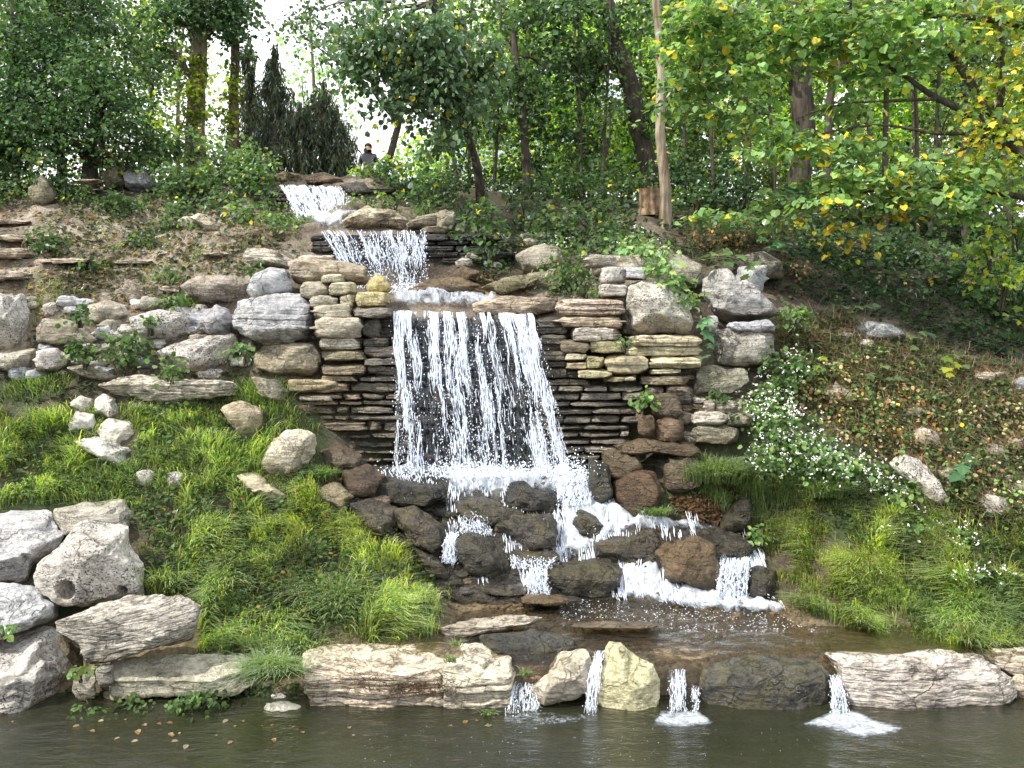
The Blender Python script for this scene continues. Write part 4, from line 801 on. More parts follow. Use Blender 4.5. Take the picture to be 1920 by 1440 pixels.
def fall(name, label, L0, R0, L1, R1, n, dens, wr=(.5, 1.7), lr=(.05, .3), nd=1500, sheet=True, shd=.5, seed=1, curve=None, K=7):
    """L0,R0: lip ends (px,py,D); L1,R1: foot ends; dens(u,v) -> 0..1"""
    rng = np.random.default_rng(seed); root = empty(name, at((L1[0] + R1[0]) / 2, (L1[1] + R1[1]) / 2, (L1[2] + R1[2]) / 2), label, kind='structure')
    L0, R0, L1, R1 = map(np.array, (L0, R0, L1, R1))
    def pos(u, v):
        a = L0 + (R0 - L0) * u[..., None]; b = L1 + (R1 - L1) * u[..., None]
        px = a[..., 0] + (b[..., 0] - a[..., 0]) * (v ** .8 if curve is None else curve(u, v))
        lipd = -3. * np.abs(np.sin(u * 21)) ; py = a[..., 1] + lipd * (1 - v) + (b[..., 1] - a[..., 1]) * v
        D = a[..., 2] + (b[..., 2] - a[..., 2]) * np.sqrt(np.clip(v, 0, 1)); return px, py, D
    u = rng.uniform(0, 1, n * 4); v0 = rng.uniform(-.05, 1, n * 4) + .12 * vnoise(np.stack([u * 9, 0 * u, 0 * u], -1), seed + 2) * (n < 700); k = rng.uniform(0, 1, n * 4) < dens(u, v0) * np.clip(.55 + 1.5 * vnoise(np.stack([u * 38, v0 * 3.5, 0 * u], -1), seed), 0, 1.3)
    u = u[k][:n]; v0 = v0[k][:n]; n = len(u); ln = rng.uniform(*lr, n) * (1 - .5 * v0); t = np.linspace(0, 1, K)
    vv = np.clip(v0[:, None] + ln[:, None] * t, 0, 1.02); uu = np.tile(u[:, None], (1, K))
    px, py, D = pos(uu, vv)
    px += (8 if n > 5000 else 0) * (v0[:, None] + .2) * vnoise(np.stack([uu * 11, vv * 2.2, 0 * uu], -1), seed + 13) + 3.4 * vnoise(np.stack([uu * 45, vv * 9, 0 * uu], -1), seed + 3) + 1.0 * vnoise(np.stack([uu * 200, vv * 30, 0 * uu], -1), seed + 5)
    D = D + rng.uniform(-.07, .03, n)[:, None]
    wd = rng.uniform(*wr, n)[:, None] * np.sin(np.clip(t * .92 + .06, 0, 1) * PI)[None] ** .5 * (1 + .7 * vnoise(np.stack([uu * 300, vv * 45, 0 * uu], -1), seed + 8))
    V, Fq = threads(px, py, D, np.maximum(wd, .15), seed); mesh_obj('water_threads', V, Fq, M['white'], parent=root)
    u = rng.uniform(-.015, 1.02, nd * 3); v = rng.uniform(0, 1, nd * 3) ** .7; k = rng.uniform(0, 1, nd * 3) < np.clip(dens(np.clip(u, 0, 1), v) + .12, 0, 1); u = u[k][:nd]; v = v[k][:nd]
    px, py, D = pos(u, v); P = at(px + rng.normal(0, 3.5, len(u)), py, D + rng.normal(0, .06, len(u)))
    V, Fq = drops(P, rng.uniform(.3, 1.15, len(u)) * D / F, 1.9); mesh_obj('water_drops', V, Fq, M['white'], parent=root)
    if sheet:
        a = np.linspace(0, 1, 90); b = np.linspace(0, 1, 60); A, B = np.meshgrid(a, b); px, py, D = pos(A, B); P = at(px, py, D + .05 + .03 * vnoise(np.stack([A * 40, B * 4, 0 * A], -1), 4))
        i = np.arange(A.size).reshape(A.shape); Fq = np.stack([i[:-1, :-1], i[1:, :-1], i[1:, 1:], i[:-1, 1:]], -1).reshape(-1, 4)
        mesh_obj('water_sheet', P.reshape(-1, 3), Fq, M['sheet'], parent=root, uv=np.stack([A, B, shd * dens(A, B) * (1.1 - .25 * B)], -1).reshape(-1, 3))
    return root
def bump1(x, c, w): return np.exp(-((x - c) / w) ** 2)
def dmain(u, v):
    d = .10 + .75 * bump1(u, .03, .05) + .45 * bump1(u, .13, .035) + .55 * bump1(u, .30, .06) + .5 * bump1(u, .45, .10) + .45 * bump1(u, .62, .06) + 1.1 * bump1(u, .90, .12)
    d -= .5 * bump1(u, .79 , .045) * (v > .05) + .22 * bump1(u, .2, .04)
    d *= np.where(v < .25, 1.15, 1.) * (1 - .35 * bump1(v, .72, .2) * (u < .8)); return np.clip(d, 0, 1)
fall('main_waterfall', 'wide main waterfall pouring over the dark ledge', (738,584,12.0), (998,590,11.95), (745,885,11.55), (1064,888,11.35), 7000, dmain, (.22, .95), (.012, .11), 3000, shd=.50, seed=4,
     curve=lambda u, v: v ** 1.1 * (1 - .35 * u) + v ** .55 * .35 * u)
fall('middle_waterfall', 'thin veiled waterfall on the dark rock above the main lip', (598,434,14.15), (795,434,14.05), (655,540,13.95), (800,545,13.9), 1500, lambda u, v: np.clip(.36 - .25 * (v > .5) + .15 * np.sin(u * 19), 0, 1), (.18, .6), (.05, .3), 1800, shd=.38, seed=9)
fall('upper_waterfall', 'highest waterfall at the top of the cascade', (522,348,16.35), (642,352,16.3), (560,412,15.85), (660,414,15.85), 1700, lambda u, v: np.clip(.7 - .15 * np.sin(u * 15), 0, 1), (.2, .75), (.05, .3), 1500, shd=.8, seed=12)
for nm, lab, a, b, c, d_, n in [
    ('spout', 'small left spout of the weir beside the pyramid stone', (1254,1256,8.22), (1284,1258,8.22), (1256,1354,7.9), (1286,1354,7.9), 170),
    ('spout', 'faint trickle between the left spout and the wet block', (1296,1285,8.1), (1310,1290,8.1), (1300,1345,7.9), (1310,1345,7.9), 40),
    ('spout', 'right spout of the weir between wet block and large pale slab', (1556,1268,8.15), (1574,1266,8.15), (1562,1354,7.85), (1598,1354,7.85), 180),
    ('spout', 'white trickle in the gap between ledge slab and cream wedge', (966,1280,8.3), (1002,1284,8.3), (945,1350,7.9), (1015,1350,7.9), 230),
    ('spout', 'narrow run between the cream wedge and the pyramid stone', (1116,1222,8.35), (1132,1222,8.35), (1094,1348,7.9), (1114,1350,7.9), 150),
    ('spout', 'small white drop in the centre of the cascade', (992,1068,10.1), (1022,1068,10.1), (980,1115,9.95), (1030,1116,9.95), 260),
    ('spout', 'left white drop beside the bright grass', (838,1000,10.3), (858,1000,10.3), (828,1055,10.15), (852,1058,10.15), 150),
    ('spout', 'white drop under the tilted wet slab', (868,955,10.75), (905,960,10.75), (860,1000,10.55), (925,1005,10.55), 170),
    ('spout', 'drop pouring down the right end of the plunge pool', (1045,900,11.2), (1105,895,11.2), (1045,950,10.95), (1110,945,10.95), 500),
    ('spout', 'rightmost white drop beside the rusty stone', (1350,1050,10.15), (1408,1045,10.15), (1345,1115,9.95), (1400,1118,9.95), 330),
    ('spout', 'veil of water over the sunken middle stone', (955,1042,10.3), (1045,1046,10.3), (960,1066,10.15), (1030,1068,10.15), 160)]:
    fall(nm, lab, a, b, c, d_, int(n * 1.8), lambda u, v: .8 + 0 * u, (.15, .62) if a[2] < 9 else (.22, .8), (.06, .35), n * 2, sheet=n > 120, shd=.55, seed=n, K=6)
# splash drops thrown up round the feet of the falls
rs = np.random.default_rng(3)
def splash(label, px, py, D, sx, sy, n, s=(.5, 1.8)):
    P = at(rs.normal(px, sx, n), py - abs(rs.normal(0, sy, n)), D + rs.normal(0, .12, n)); V, Fq = drops(P, rs.uniform(*s, n) * D / F, 1.1)
    tag(mesh_obj('spray', V, Fq, M['white']), label, kind='structure')
splash('spray at the foot of the main fall', 910, 895, 11.2, 90, 14, 1500); splash('spray at the right foot of the main fall', 1075, 905, 11.1, 22, 22, 900)
splash('spray below the highest fall', 610, 412, 15.9, 25, 8, 300, (.4, 1.1)); splash('spray where the middle fall lands', 760, 550, 13.2, 25, 12, 350, (.4, 1.3))
def sparkle(label, poly, z, n, s):
    poly = np.array(poly, float); q = rs.uniform(poly.min(0), poly.max(0), (n * 3, 2)); q = q[poly_in(q[:, 0], q[:, 1], poly)][:n]
    D = np.array([(z - CAM_H) / (zat(v, 1.) - CAM_H) for v in q[:, 1]]); P = at(q[:, 0], q[:, 1], D); sz = rs.uniform(*s, len(P)) * D / F
    V, Fq = drops(P, sz, .5); tag(mesh_obj('foam_flecks', V, Fq, M['white']), label, 'foam flecks', kind='stuff')
sparkle('white bubbles scattered over the pond near the gap', [(560,1360),(1300,1362),(1250,1430),(700,1436)], .004, 110, (.3, 1.1))
sparkle('white flecks on the pond at the right', [(1300,1365),(1950,1350),(1950,1438),(1300,1438)], .004, 50, (.3, .8))
sparkle('bright flecks on the shallow pool below the right chute', [(1050,1120),(1480,1150),(1560,1185),(1300,1185),(1050,1160)], POOLZ + .01, 520, (.5, 1.7))

# broken white streaks riding down over the cascade bed
def streaks(label, poly, n, w=(.002, .0065), lift=.075, seg=6, step=.016):
    P, q = scatter(poly, n, 8.4); m = len(P); k = fbm(np.stack([P[:, 0] * 5, P[:, 1] * 2.2, 0 * P[:, 0]], -1), 3, 91) > -.02; P = P[k]; m = len(P); C = [P]
    for s in range(seg - 1):
        p = C[-1]; e = .05; gx_ = (hz(p[:, 0] + e, p[:, 1]) - hz(p[:, 0] - e, p[:, 1])) / (2 * e)
        d_ = np.stack([-gx_ * .6 + .25 * vnoise(p * 6, 9) + .12, -1 + 0 * gx_, 0 * gx_], -1); d_ = norm_(d_); pn = p + d_ * step; pn[:, 2] = hz(pn[:, 0], pn[:, 1]); C.append(pn)
    C = np.stack(C, 1); C[..., 2] = np.maximum(C[..., 2], POOLZ - .05) + lift + rs.uniform(-.03, .05, m)[:, None]; t_ = np.linspace(0, 1, seg)
    r = (rs.uniform(*w, m)[:, None] * np.sin(t_ * .9 * PI + .15) ** .5)[..., None]; V = np.stack([C + r * [1, 0, 0], C - r * [1, 0, 0], C + r * [0, -.3, .9]], 2).reshape(-1, 3)
    i = np.arange(m * seg * 3).reshape(m, seg, 3); Fq = np.concatenate([np.stack([i[:, :-1, a], i[:, :-1, (a + 1) % 3], i[:, 1:, (a + 1) % 3], i[:, 1:, a]], -1).reshape(-1, 4) for a in range(3)])
    tag(mesh_obj('white_water', V, Fq, M['white']), label, kind='structure')
def norm_(a): return a / (np.linalg.norm(a, axis=-1, keepdims=True) + 1e-9)
streaks('white streaks running right from the plunge pool', [(1040,935),(1110,930),(1250,965),(1360,985),(1400,1010),(1340,1015),(1200,1010),(1140,1030),(1110,1060),(1030,1060)], 1500)
streaks('white streaks threading the middle cascade stones', [(835,940),(1040,945),(1060,1060),(1000,1110),(900,1100),(830,1060)], 900)
streaks('white streaks at the foot of the right chute', [(1130,1045),(1240,1050),(1260,1100),(1350,1100),(1350,1040),(1430,1040),(1440,1120),(1470,1145),(1150,1130)], 1500)
streaks('white streaks fanning out below the main fall', [(700,885),(1100,875),(1110,945),(1000,945),(840,940)], 1300)

def pebbles(label, poly, n, s, mat, col):
    P, q = scatter(poly, n, 8.0); k = ~on_rock(q); P = P[k]; m = len(P); sz = rs.uniform(*s, m) * rs.uniform(.5, 1., m)
    U, Fc = cs(2, 2.5); S = np.stack([sz * rs.uniform(.8, 1.5, m), sz, sz * rs.uniform(.35, .7, m)], -1); a_ = rs.uniform(0, PI, m); ca, sa = np.cos(a_), np.sin(a_)
    L_ = U[None] * S[:, None]; V = np.stack([L_[..., 0] * ca[:, None] - L_[..., 1] * sa[:, None], L_[..., 0] * sa[:, None] + L_[..., 1] * ca[:, None], L_[..., 2]], -1) * (1 + .18 * rs.normal(size=(m, len(U), 1))) + P[:, None]
    o = mesh_obj('pebbles', V.reshape(-1, 3), (Fc[None] + (np.arange(m) * len(U))[:, None, None]).reshape(-1, 4), M[mat]); o.color = (*col, 1); tag(o, label, 'pebbles', kind='stuff')
pebbles('brown pebbles on the bed of the shallow pool', [(830,1110),(1460,1120),(1560,1190),(1560,1250),(1100,1250),(850,1200)], 1500, (.012, .05), 'brown', (1.2, 1.1, .9))
pebbles('dark wet gravel between the cascade stones', [(640,930),(840,935),(1120,965),(1400,1000),(1455,1125),(1100,1130),(840,1130),(815,1060),(700,990)], 2600, (.015, .07), 'wet', (1.1, 1., .9))
pebbles('pale gravel and clods on the left slope', [(-60,380),(330,350),(560,440),(480,560),(430,660),(-60,720)], 1500, (.012, .05), 'tan', (.9, .85, .78))
pebbles('gravel and broken stone at the left water edge', [(100,1310),(600,1300),(600,1352),(60,1356)], 500, (.01, .04), 'tan', (.9, .8, .7))
pebbles('broken stone on the dry right slope', [(1480,620),(1700,650),(1990,730),(1990,980),(1700,860)], 500, (.015, .06), 'tan', (.8, .75, .7))
# ------------------------------------------------------------------ vegetation
def pal(*cols): return np.array(cols, float)
G_DARK = pal((.035, .07, .028), (.045, .09, .035), (.06, .11, .04), (.03, .055, .028))
G_MID = pal((.055, .10, .035), (.075, .125, .045), (.045, .08, .035), (.095, .14, .05))
G_GREY = pal((.06, .10, .055), (.08, .13, .07), (.045, .08, .04), (.10, .15, .085))
G_LIGHT = pal((.12, .20, .075), (.15, .24, .085), (.09, .165, .07), (.19, .26, .08))
G_YEL = pal((.22, .30, .03), (.30, .36, .04), (.16, .26, .03), (.38, .40, .05))
Y_LEAF = pal((.50, .36, .03), (.42, .34, .04), (.55, .42, .06), (.35, .32, .05))
BRN = pal((.20, .10, .05), (.28, .15, .07), (.17, .11, .07), (.36, .23, .13))
def pick(p, n, var=.18):
    c = p[RNG.integers(0, len(p), n)] * RNG.uniform(1 - var, 1 + var, (n, 1)); return c
def mixpal(a, b, f, n):
    A = pick(a, n); B = pick(b, n); k = RNG.random(n) < f; A[k] = B[k]; return A
LEAFT = {  # (verts: x across, y along, z up), faces
 'dia': (np.array([(0, 0, 0), (.5, .45, .10), (0, 1, -.05), (-.5, .45, .10)], float), [np.array([(0, 1, 2, 3)])]),
 'oval': (np.array([(0, 0, 0), (.42, .3, .08), (.40, .7, .05), (0, 1, -.12), (-.40, .7, .05), (-.42, .3, .08)], float), [np.array([(0, 1, 2, 3), (0, 3, 4, 5)])]),
 'heart': (np.array([(0, .06, 0), (.28, -.04, .05), (.52, .22, .07), (.44, .62, .04), (0, 1, -.15), (-.44, .62, .04), (-.52, .22, .07), (-.28, -.04, .05)], float), [np.array([(0, 1, 2, 3), (0, 5, 6, 7)]), np.array([(0, 3, 4), (0, 4, 5)])]),
 'maple': (np.array([(0, 0, 0), (.25, .02, .03), (.52, .12, .02), (.40, .34, .05), (.62, .58, -.02), (.30, .60, .04), (.22, .80, .02), (0, 1.05, -.08), (-.22, .80, .02), (-.30, .60, .04), (-.62, .58, -.02), (-.40, .34, .05), (-.52, .12, .02), (-.25, .02, .03)], float),
           [np.array([(0, 1, 2, 3), (0, 3, 4, 5), (0, 5, 6, 7), (0, 7, 8, 9), (0, 9, 10, 11), (0, 11, 12, 13)])]),
}
def norm(a): return a / (np.linalg.norm(a, axis=-1, keepdims=True) + 1e-9)
def leaves(P, d, nrm, size, shape='dia', aspect=.6):
    """P base points, d pointing direction, nrm rough face normal"""
    T, Fs = LEAFT[shape]; d = norm(d); x = norm(np.cross(d, nrm)); z = np.cross(x, d)
    s = size[:, None, None]; V = P[:, None, :] + s * (T[None, :, 0:1] * aspect / .6 * x[:, None, :] + T[None, :, 1:2] * d[:, None, :] + T[None, :, 2:3] * z[:, None, :])
    k = len(T); off = (np.arange(len(P)) * k)[:, None, None]
    return V.reshape(-1, 3), [(f[None] + off).reshape(-1, f.shape[1]) for f in Fs], k
def sprays(C, per, rad, flat=.55, droop=.35):
    """leaf positions in loose clumps round the centres C; returns P, direction"""
    n = len(C); o = RNG.normal(0, 1, (n, per, 3)); o = o / (np.linalg.norm(o, axis=2, keepdims=True)) * RNG.random((n, per, 1)) ** .45
    o *= rad[:, None, None]; o[..., 2] *= flat; ax = norm(RNG.normal(0, 1, (n, 1, 3)) * (1, 1, .25)); o += ax * (o * ax).sum(-1, keepdims=True) * 1.0
    o[..., 2] -= droop * (o[..., 0] ** 2 + o[..., 1] ** 2) / (rad[:, None] + .01)
    P = (C[:, None, :] + o).reshape(-1, 3); d = norm(o.reshape(-1, 3)) + RNG.normal(0, .5, (n * per, 3)); d[:, 2] -= .45
    return P, d
def blob_centres(b, n, shell=.35):
    px, py, rx, ry, D = b[:5]; rd = b[5] if len(b) > 5 else (rx + ry) / 2 * D / F
    o = RNG.normal(0, 1, (n, 3)); o = norm(o) * (RNG.random((n, 1)) ** shell)
    k = fbm(o * 2.2 + np.array([px * .1, py * .1, 0]), 2, 7) > -.38; o = o[k]
    c = at(px, py, D); s = D / F; return c + o * np.array([rx * s, rd, ry * s]) * RNG.uniform(.85, 1.12, (len(o), 1))
CD = 1.75; LB = 1.85
def crown(root, blobs, size, palette, per=22, dens=1., shape='dia', rad=(.18, .45), mat='leaf', flat=.55, droop=.35, yellow=0., ypal=Y_LEAF, name='crown', aspect=.6, nup=1.0, shell=.4):
    Vs, Fs, Cs, base = [], None, [], 0
    dens = dens * CD
    for b in blobs:
        D = b[4]; lp = size * F / D; area = PI * b[2] * b[3]; n = max(4, int(dens * area / (lp * lp * .32) * 1.5 / per))
        C = blob_centres(b, n, shell); n = len(C)
        P, d = sprays(C, per, RNG.uniform(*rad, n) , flat, droop); m = len(P)
        nr = norm(RNG.normal(0, .55, (m, 3)) + np.array([0, -.25, nup])); sz = size * RNG.uniform(.6, 1.25, m)
        V, F_, k = leaves(P, d, nr, sz, shape, aspect)
        cl = np.repeat(RNG.uniform(.45, 1.45, n), per)[:, None]
        c = (mixpal(palette, ypal, yellow, m) * cl * (LB if yellow < .3 else 1.)) ; Cs.append(np.repeat(c, k, 0)); Vs.append(V)
        F_ = [f + base for f in F_]; Fs = F_ if Fs is None else [np.concatenate([a, q]) for a, q in zip(Fs, F_)]; base += len(V)
    return mesh_obj(name, np.concatenate(Vs), Fs, M[mat], parent=root, colors=np.concatenate(Cs), smooth=False)
def tube(pts, rad, seg=10, rough=.08, seed=0, sub=6, wob=.0):
    pts = np.array(pts, float); rad = np.array(rad, float); t = np.arange(len(pts)); tt = np.linspace(0, len(pts) - 1, (len(pts) - 1) * sub + 1)
    def cr(a):   # smooth interpolation
        i = np.clip(tt.astype(int), 0, len(pts) - 2); f = tt - i; g = lambda k: a[np.clip(i + k, 0, len(a) - 1)]
        p0, p1, p2, p3 = g(-1), g(0), g(1), g(2); f = f[:, None] if a.ndim > 1 else f
        return .5 * (2 * p1 + (p2 - p0) * f + (2 * p0 - 5 * p1 + 4 * p2 - p3) * f * f + (3 * p1 - p0 - 3 * p2 + p3) * f ** 3)
    C = cr(pts); R = np.maximum(cr(rad), .002); C = C + wob * R[:, None] * np.stack([vnoise(np.stack([tt * 1.3, 0 * tt, 0 * tt + k], -1), seed) for k in range(3)], -1)
    T = norm(np.gradient(C, axis=0)); ref = np.where(abs(T[:, 2:3]) > .9, np.array([[1., 0, 0]]), np.array([[0, 0, 1.]])); A = norm(np.cross(T, ref)); B = np.cross(T, A)
    a = np.linspace(0, 2 * PI, seg, endpoint=False); n = len(C)
    rr = R[:, None] * (1 + rough * vnoise(np.stack([np.cos(a)[None] * 2 + 0 * R[:, None], np.sin(a)[None] * 2 + 0 * R[:, None], np.tile((np.cumsum(np.full(n, .7)))[:, None], (1, seg))], -1), seed))
    V = C[:, None, :] + rr[..., None] * (np.cos(a)[None, :, None] * A[:, None, :] + np.sin(a)[None, :, None] * B[:, None, :])
    i = np.arange(n * seg).reshape(n, seg); Fq = np.stack([i[:-1], np.roll(i[:-1], -1, 1), np.roll(i[1:], -1, 1), i[1:]], -1).reshape(-1, 4)
    return V.reshape(-1, 3), Fq
def tubes(lst, **kw):
    Vs, Fs, b = [], [], 0
    for pts, rad in lst:
        V, Fq = tube(pts, rad, **kw); Vs.append(V); Fs.append(Fq + b); b += len(V)
    return np.concatenate(Vs), np.concatenate(Fs)
def limb(a, b, r, sag=.15, k=4):
    a, b = np.array(a), np.array(b); m = []
    for i in range(k + 1):
        t = i / k; p = a + (b - a) * t; p[2] += sag * np.linalg.norm(b - a) * math.sin(t * PI) * .5; p += RNG.normal(0, .03, 3) * np.linalg.norm(b - a) * (0 < i < k); m.append(p)
    return m, [r * (1 - .85 * i / k) for i in range(k + 1)]
def tree(label, trunk, blobs, size, palette, bark='bark', group=None, cat='tree', name='broadleaf_tree', limbs=True, twigs=3, tint=None, sink=.3, **kw):
    """trunk: [(px,py,D,radius px)...] from the foot up"""
    f = trunk[0]; foot = at(f[0], f[1], f[2]); g = float(hz(foot[0], foot[1])); base = np.array([foot[0], foot[1], min(foot[2], g)])
    root = empty(name, base, label, cat, group)
    pts = [at(*t[:3]) for t in trunk]; rad = [t[3] * t[2] / F for t in trunk]
    pts[0] = np.array([pts[0][0], pts[0][1], base[2] - sink]); rad[0] *= 1.25
    V, Fq = tube(pts, rad, seg=14, rough=.16, seed=int(f[0]), wob=.35); o = mesh_obj('trunk', V, Fq, M[bark], parent=root)
    if tint: o.color = (*tint, 1)
    if blobs and limbs:
        L = []; P = np.array(pts); top = P[-1]
        for b in blobs:
            c = at(*b[:3][:2], b[4]); k = np.argmin(np.linalg.norm(P - c, axis=1)); k = max(1, min(k, len(P) - 1)); s = P[k] * .7 + P[k - 1] * .3
            r = min(rad[k] * .55, .10) + .012; Lm = limb(s, c, r); L.append(Lm)
            for _ in range(twigs):
                q = blob_centres(b, 3, 1.)
                if len(q): L.append(limb(Lm[0][2], q[0], r * .4))
        V, Fq = tubes(L, seg=6, sub=3); mesh_obj('branches', V, Fq, M[bark], parent=root)
    if blobs: crown(root, blobs, size, palette, **kw)
    return root
# ---- far woodland over the crest, backlight painted into the bright colour of small leaves
wood = [(-60,29),(60,27),(190,30),(290,27.5),(830,29),(930,27),(1020,30),(1110,27),(1210,29),(1300,27),(1400,30),(1490,27),(1600,29),(1700,27),(1800,30),(1900,27),(2010,28)]
places = ['far left, half hidden', 'behind the left shade trees', 'left of the pale thick trunk', 'just left of the sky gap', 'right of the bright sky gap', 'beyond the hanging grey-green branch', 'behind the slim central trunk', 'between slim trunk and leaning trunk', 'behind the leaning dark trunk', 'just right of the barkless trunk', 'beyond the upper right foliage', 'behind the stout black trunk', 'behind the forked slim tree', 'beyond the yellow-leaved sprays', 'behind the right slanting limb', 'near the right edge of the view', 'at the right edge of the view']
for (x, D), pl in zip(wood, places):
    r = np.random.default_rng(x + 500); bl = []
    for k in range(6):
        bl.append((x + r.uniform(-75, 75), (-30 + 66 * k + r.uniform(-40, 40)), r.uniform(50, 95), r.uniform(45, 85), D + r.uniform(-1, 1), 1.3))
    tree('slender woodland tree with backlight painted into its yellow-green leaves, ' + pl, [(x, 400, D, 3.5), (x + r.uniform(-12, 12), 200, D, 3), (x + r.uniform(-25, 25), -60, D, 2)], bl, .15,
         np.concatenate([G_YEL, G_LIGHT]) * (1.4 if x > 800 else .8), group='woodland trees beyond the crest', name='woodland_tree', dens=.85 if x > 800 else .42, rad=(.25, .6), per=16, twigs=1, shape='dia')
for k, x in enumerate(range(880, 2000, 105)):  # nearer row: deep forest shade painted as darker leaf colours
    r = np.random.default_rng(x); D = 23 + r.uniform(-1, 1); bl = [(x + r.uniform(-50, 50), 20 + 95 * j + r.uniform(-40, 40), r.uniform(40, 70), r.uniform(40, 60), D + r.uniform(-.6, .6), 1.) for j in range(4)]
    tree('middle row woodland tree with yellow-green leaves, number %d' % (k + 1) if False else 'bushy woodland tree of the nearer row, ' + ['right of the drooping boughs', 'left of the slim central trunk', 'right of the slim central trunk', 'beside the leaning trunk', 'behind the dead barkless trunk', 'right of the dead barkless trunk', 'behind the stout black trunk', 'right of the forked slim tree', 'behind the yellow spray', 'below the slanting limbs', 'at the far right edge'][k],
         [(x, 390, D, 3), (x + r.uniform(-10, 10), 200, D, 2.6), (x + r.uniform(-20, 20), -40, D, 2)], bl, .12, np.concatenate([G_MID, G_MID, G_DARK, G_YEL]) * .85, group='nearer row of woodland trees', name='woodland_tree', dens=.62, rad=(.2, .5), per=14, twigs=1)
# ---- dark mid distance trees
tree('dark shade tree standing mostly outside the left edge', [(-170,380,17.5,15),(-165,150,17.5,13),(-160,-60,17.5,9)], [(-150,60,110,90,17.3),(-120,190,100,80,17),(-200,260,100,80,17)], .11, G_DARK * 1.1, dens=.8)
def T(*a, **k): return tree(*a, **k)
T('dense dark green shade tree at the far upper left', [(20,360,18.5,16),(25,150,18.5,13),(30,-60,18.5,9)], [(10,60,110,90,18.2),(40,190,100,80,17.8),(-40,270,80,80,17.6),(110,110,80,80,18.4)], .10, G_DARK * 1.2, dens=.95)
T('dark broadleaf tree with a slim black trunk in the left thicket', [(120,360,19,7),(112,200,19,6),(105,-60,19,5)], [(170,40,110,80,19),(110,-10,120,60,19.3),(230,120,70,90,18.6),(150,200,90,60,18.2)], .095, np.concatenate([G_DARK, G_MID]), dens=.9)
T('rounded dark tree overhanging the left path', [(165,350,18,14),(170,280,18,11),(190,200,18,7)], [(205,190,80,75,17.4),(100,240,80,50,17.1),(255,250,48,50,17.6),(60,225,60,50,17),(170,120,70,50,17.6)], .095, np.concatenate([G_DARK, G_DARK, G_MID]) * 1.15, dens=.85)
T('thick pale trunked tree with light ivy standing against the sky', [(366,300,20,17),(366,220,20,16),(372,120,20,15),(374,60,20,14),(372,-80,20,12)], [(395,5,70,50,19.6),(330,30,60,50,19.8),(300,95,40,50,20),(440,30,45,45,20),(375,-20,90,50,20)], .10, G_DARK * 1.1, bark='barkgrey', dens=.9, tint=(1.05, 1.15, 1.0))
T('slim grey trunk right of the thick pale one', [(436,290,20.5,9),(438,200,20.5,9),(440,120,20.5,8),(436,-60,20.5,7)], [(440,70,28,40,20.3,.5),(455,10,50,40,20.4)], .12, G_MID, bark='barkgrey', dens=.7, tint=(.7,.65,.6))
iv = empty('climbing_ivy', at(366, 280, 19.6), 'light yellow-green ivy climbing the thick pale trunk', 'climbing plant')
crown(iv, [(364,150,18,45,19.72,.12),(362,215,20,40,19.72,.12),(368,105,14,20,19.72,.1)], .11, G_YEL * .6, dens=.8, rad=(.06,.15), per=10)
iv = empty('climbing_ivy', at(437, 260, 20.2), 'light green ivy hanging on the slim grey trunk', 'climbing plant')
crown(iv, [(438,150,14,45,20.25,.12),(432,225,16,35,20.25,.12)], .11, G_YEL * .6, dens=.7, rad=(.06,.15), per=10)
T('sparse pale willow-like tree in the bright gap left', [(330,330,27,4),(335,180,27,3),(345,40,27,2)], [(330,170,50,90,27,1.),(400,140,40,70,27,1.)], .17, G_YEL * .8 + .05, dens=.25, rad=(.3,.6), per=10, bark='barkgrey')
T('sparse light tree behind the dark weeping spruces', [(600,330,28,4),(590,180,28,3),(580,20,28,2)], [(560,140,60,60,28,1.),(640,180,50,60,28,1.),(590,70,50,50,28,1.)], .17, (G_LIGHT + G_GREY), dens=.22, rad=(.3,.6), per=10, bark='barkgrey')
T('high thin-leaved tree whose twigs cross the sky gap', [(700,330,22,6),(760,150,22,5),(720,-60,22,4)], [(590,25,60,35,21,.8),(640,80,60,40,21,.8),(560,60,40,25,21,.8),(680,30,60,40,21,.8),(660,140,35,30,21,.8)], .12, G_GREY * .8, dens=.45, rad=(.2,.4), per=12)
HG = [(760,40,100,70,15,.9),(700,95,60,45,15.1,.6),(800,110,80,60,15,.8),(850,190,55,50,15.2,.6),(770,170,50,45,15.1,.5),(860,60,70,60,15.4,.8),(820,245,32,38,15,.4),(665,140,32,28,15.2,.4),(735,195,26,25,15,.3),(640,60,40,35,15.3,.5),(905,130,50,60,15.7,.6)]
T('grey-green tree with long drooping boughs hanging over the stream', [(905,420,17,9),(890,300,16.6,8),(850,150,16,8),(800,-60,15.5,7)], HG, .11, G_GREY, dens=1.0, rad=(.15,.42), droop=.7, shape='oval', yellow=.02, nup=.6)
T('slim dark central tree above the shrubs', [(988,400,18,8),(985,300,18,8),(980,220,18,6),(960,60,18,5)], [(960,180,80,60,18.2),(1030,130,80,80,18.4),(940,70,70,60,18.6),(1040,240,60,40,18.2)], .12, np.concatenate([G_DARK, G_MID]), dens=.7)
T('leaning thick dark trunked tree in the centre right', [(1222,400,18.5,17),(1212,300,18.5,16),(1188,190,18.5,16),(1158,90,18.5,14),(1128,-10,18.5,13),(1110,-90,18.5,14)], [(1080,30,100,70,18.2),(1180,20,70,60,18.8),(1100,150,60,60,18.8),(1230,230,50,60,18.8),(1010,10,80,50,18.6)], .13, np.concatenate([G_DARK, G_MID]), dens=.7)
dt = T('dead barkless pale tree trunk with broken stubs', [(1248,392,15.8,10.5),(1246,330,15.8,9.5),(1240,250,15.8,9),(1239,150,15.8,8),(1235,60,15.8,6.5),(1226,-70,15.8,7)], None, .1, G_DARK, bark='barkpale', name='dead_tree', tint=(1.,1.1,1.12))
L = []
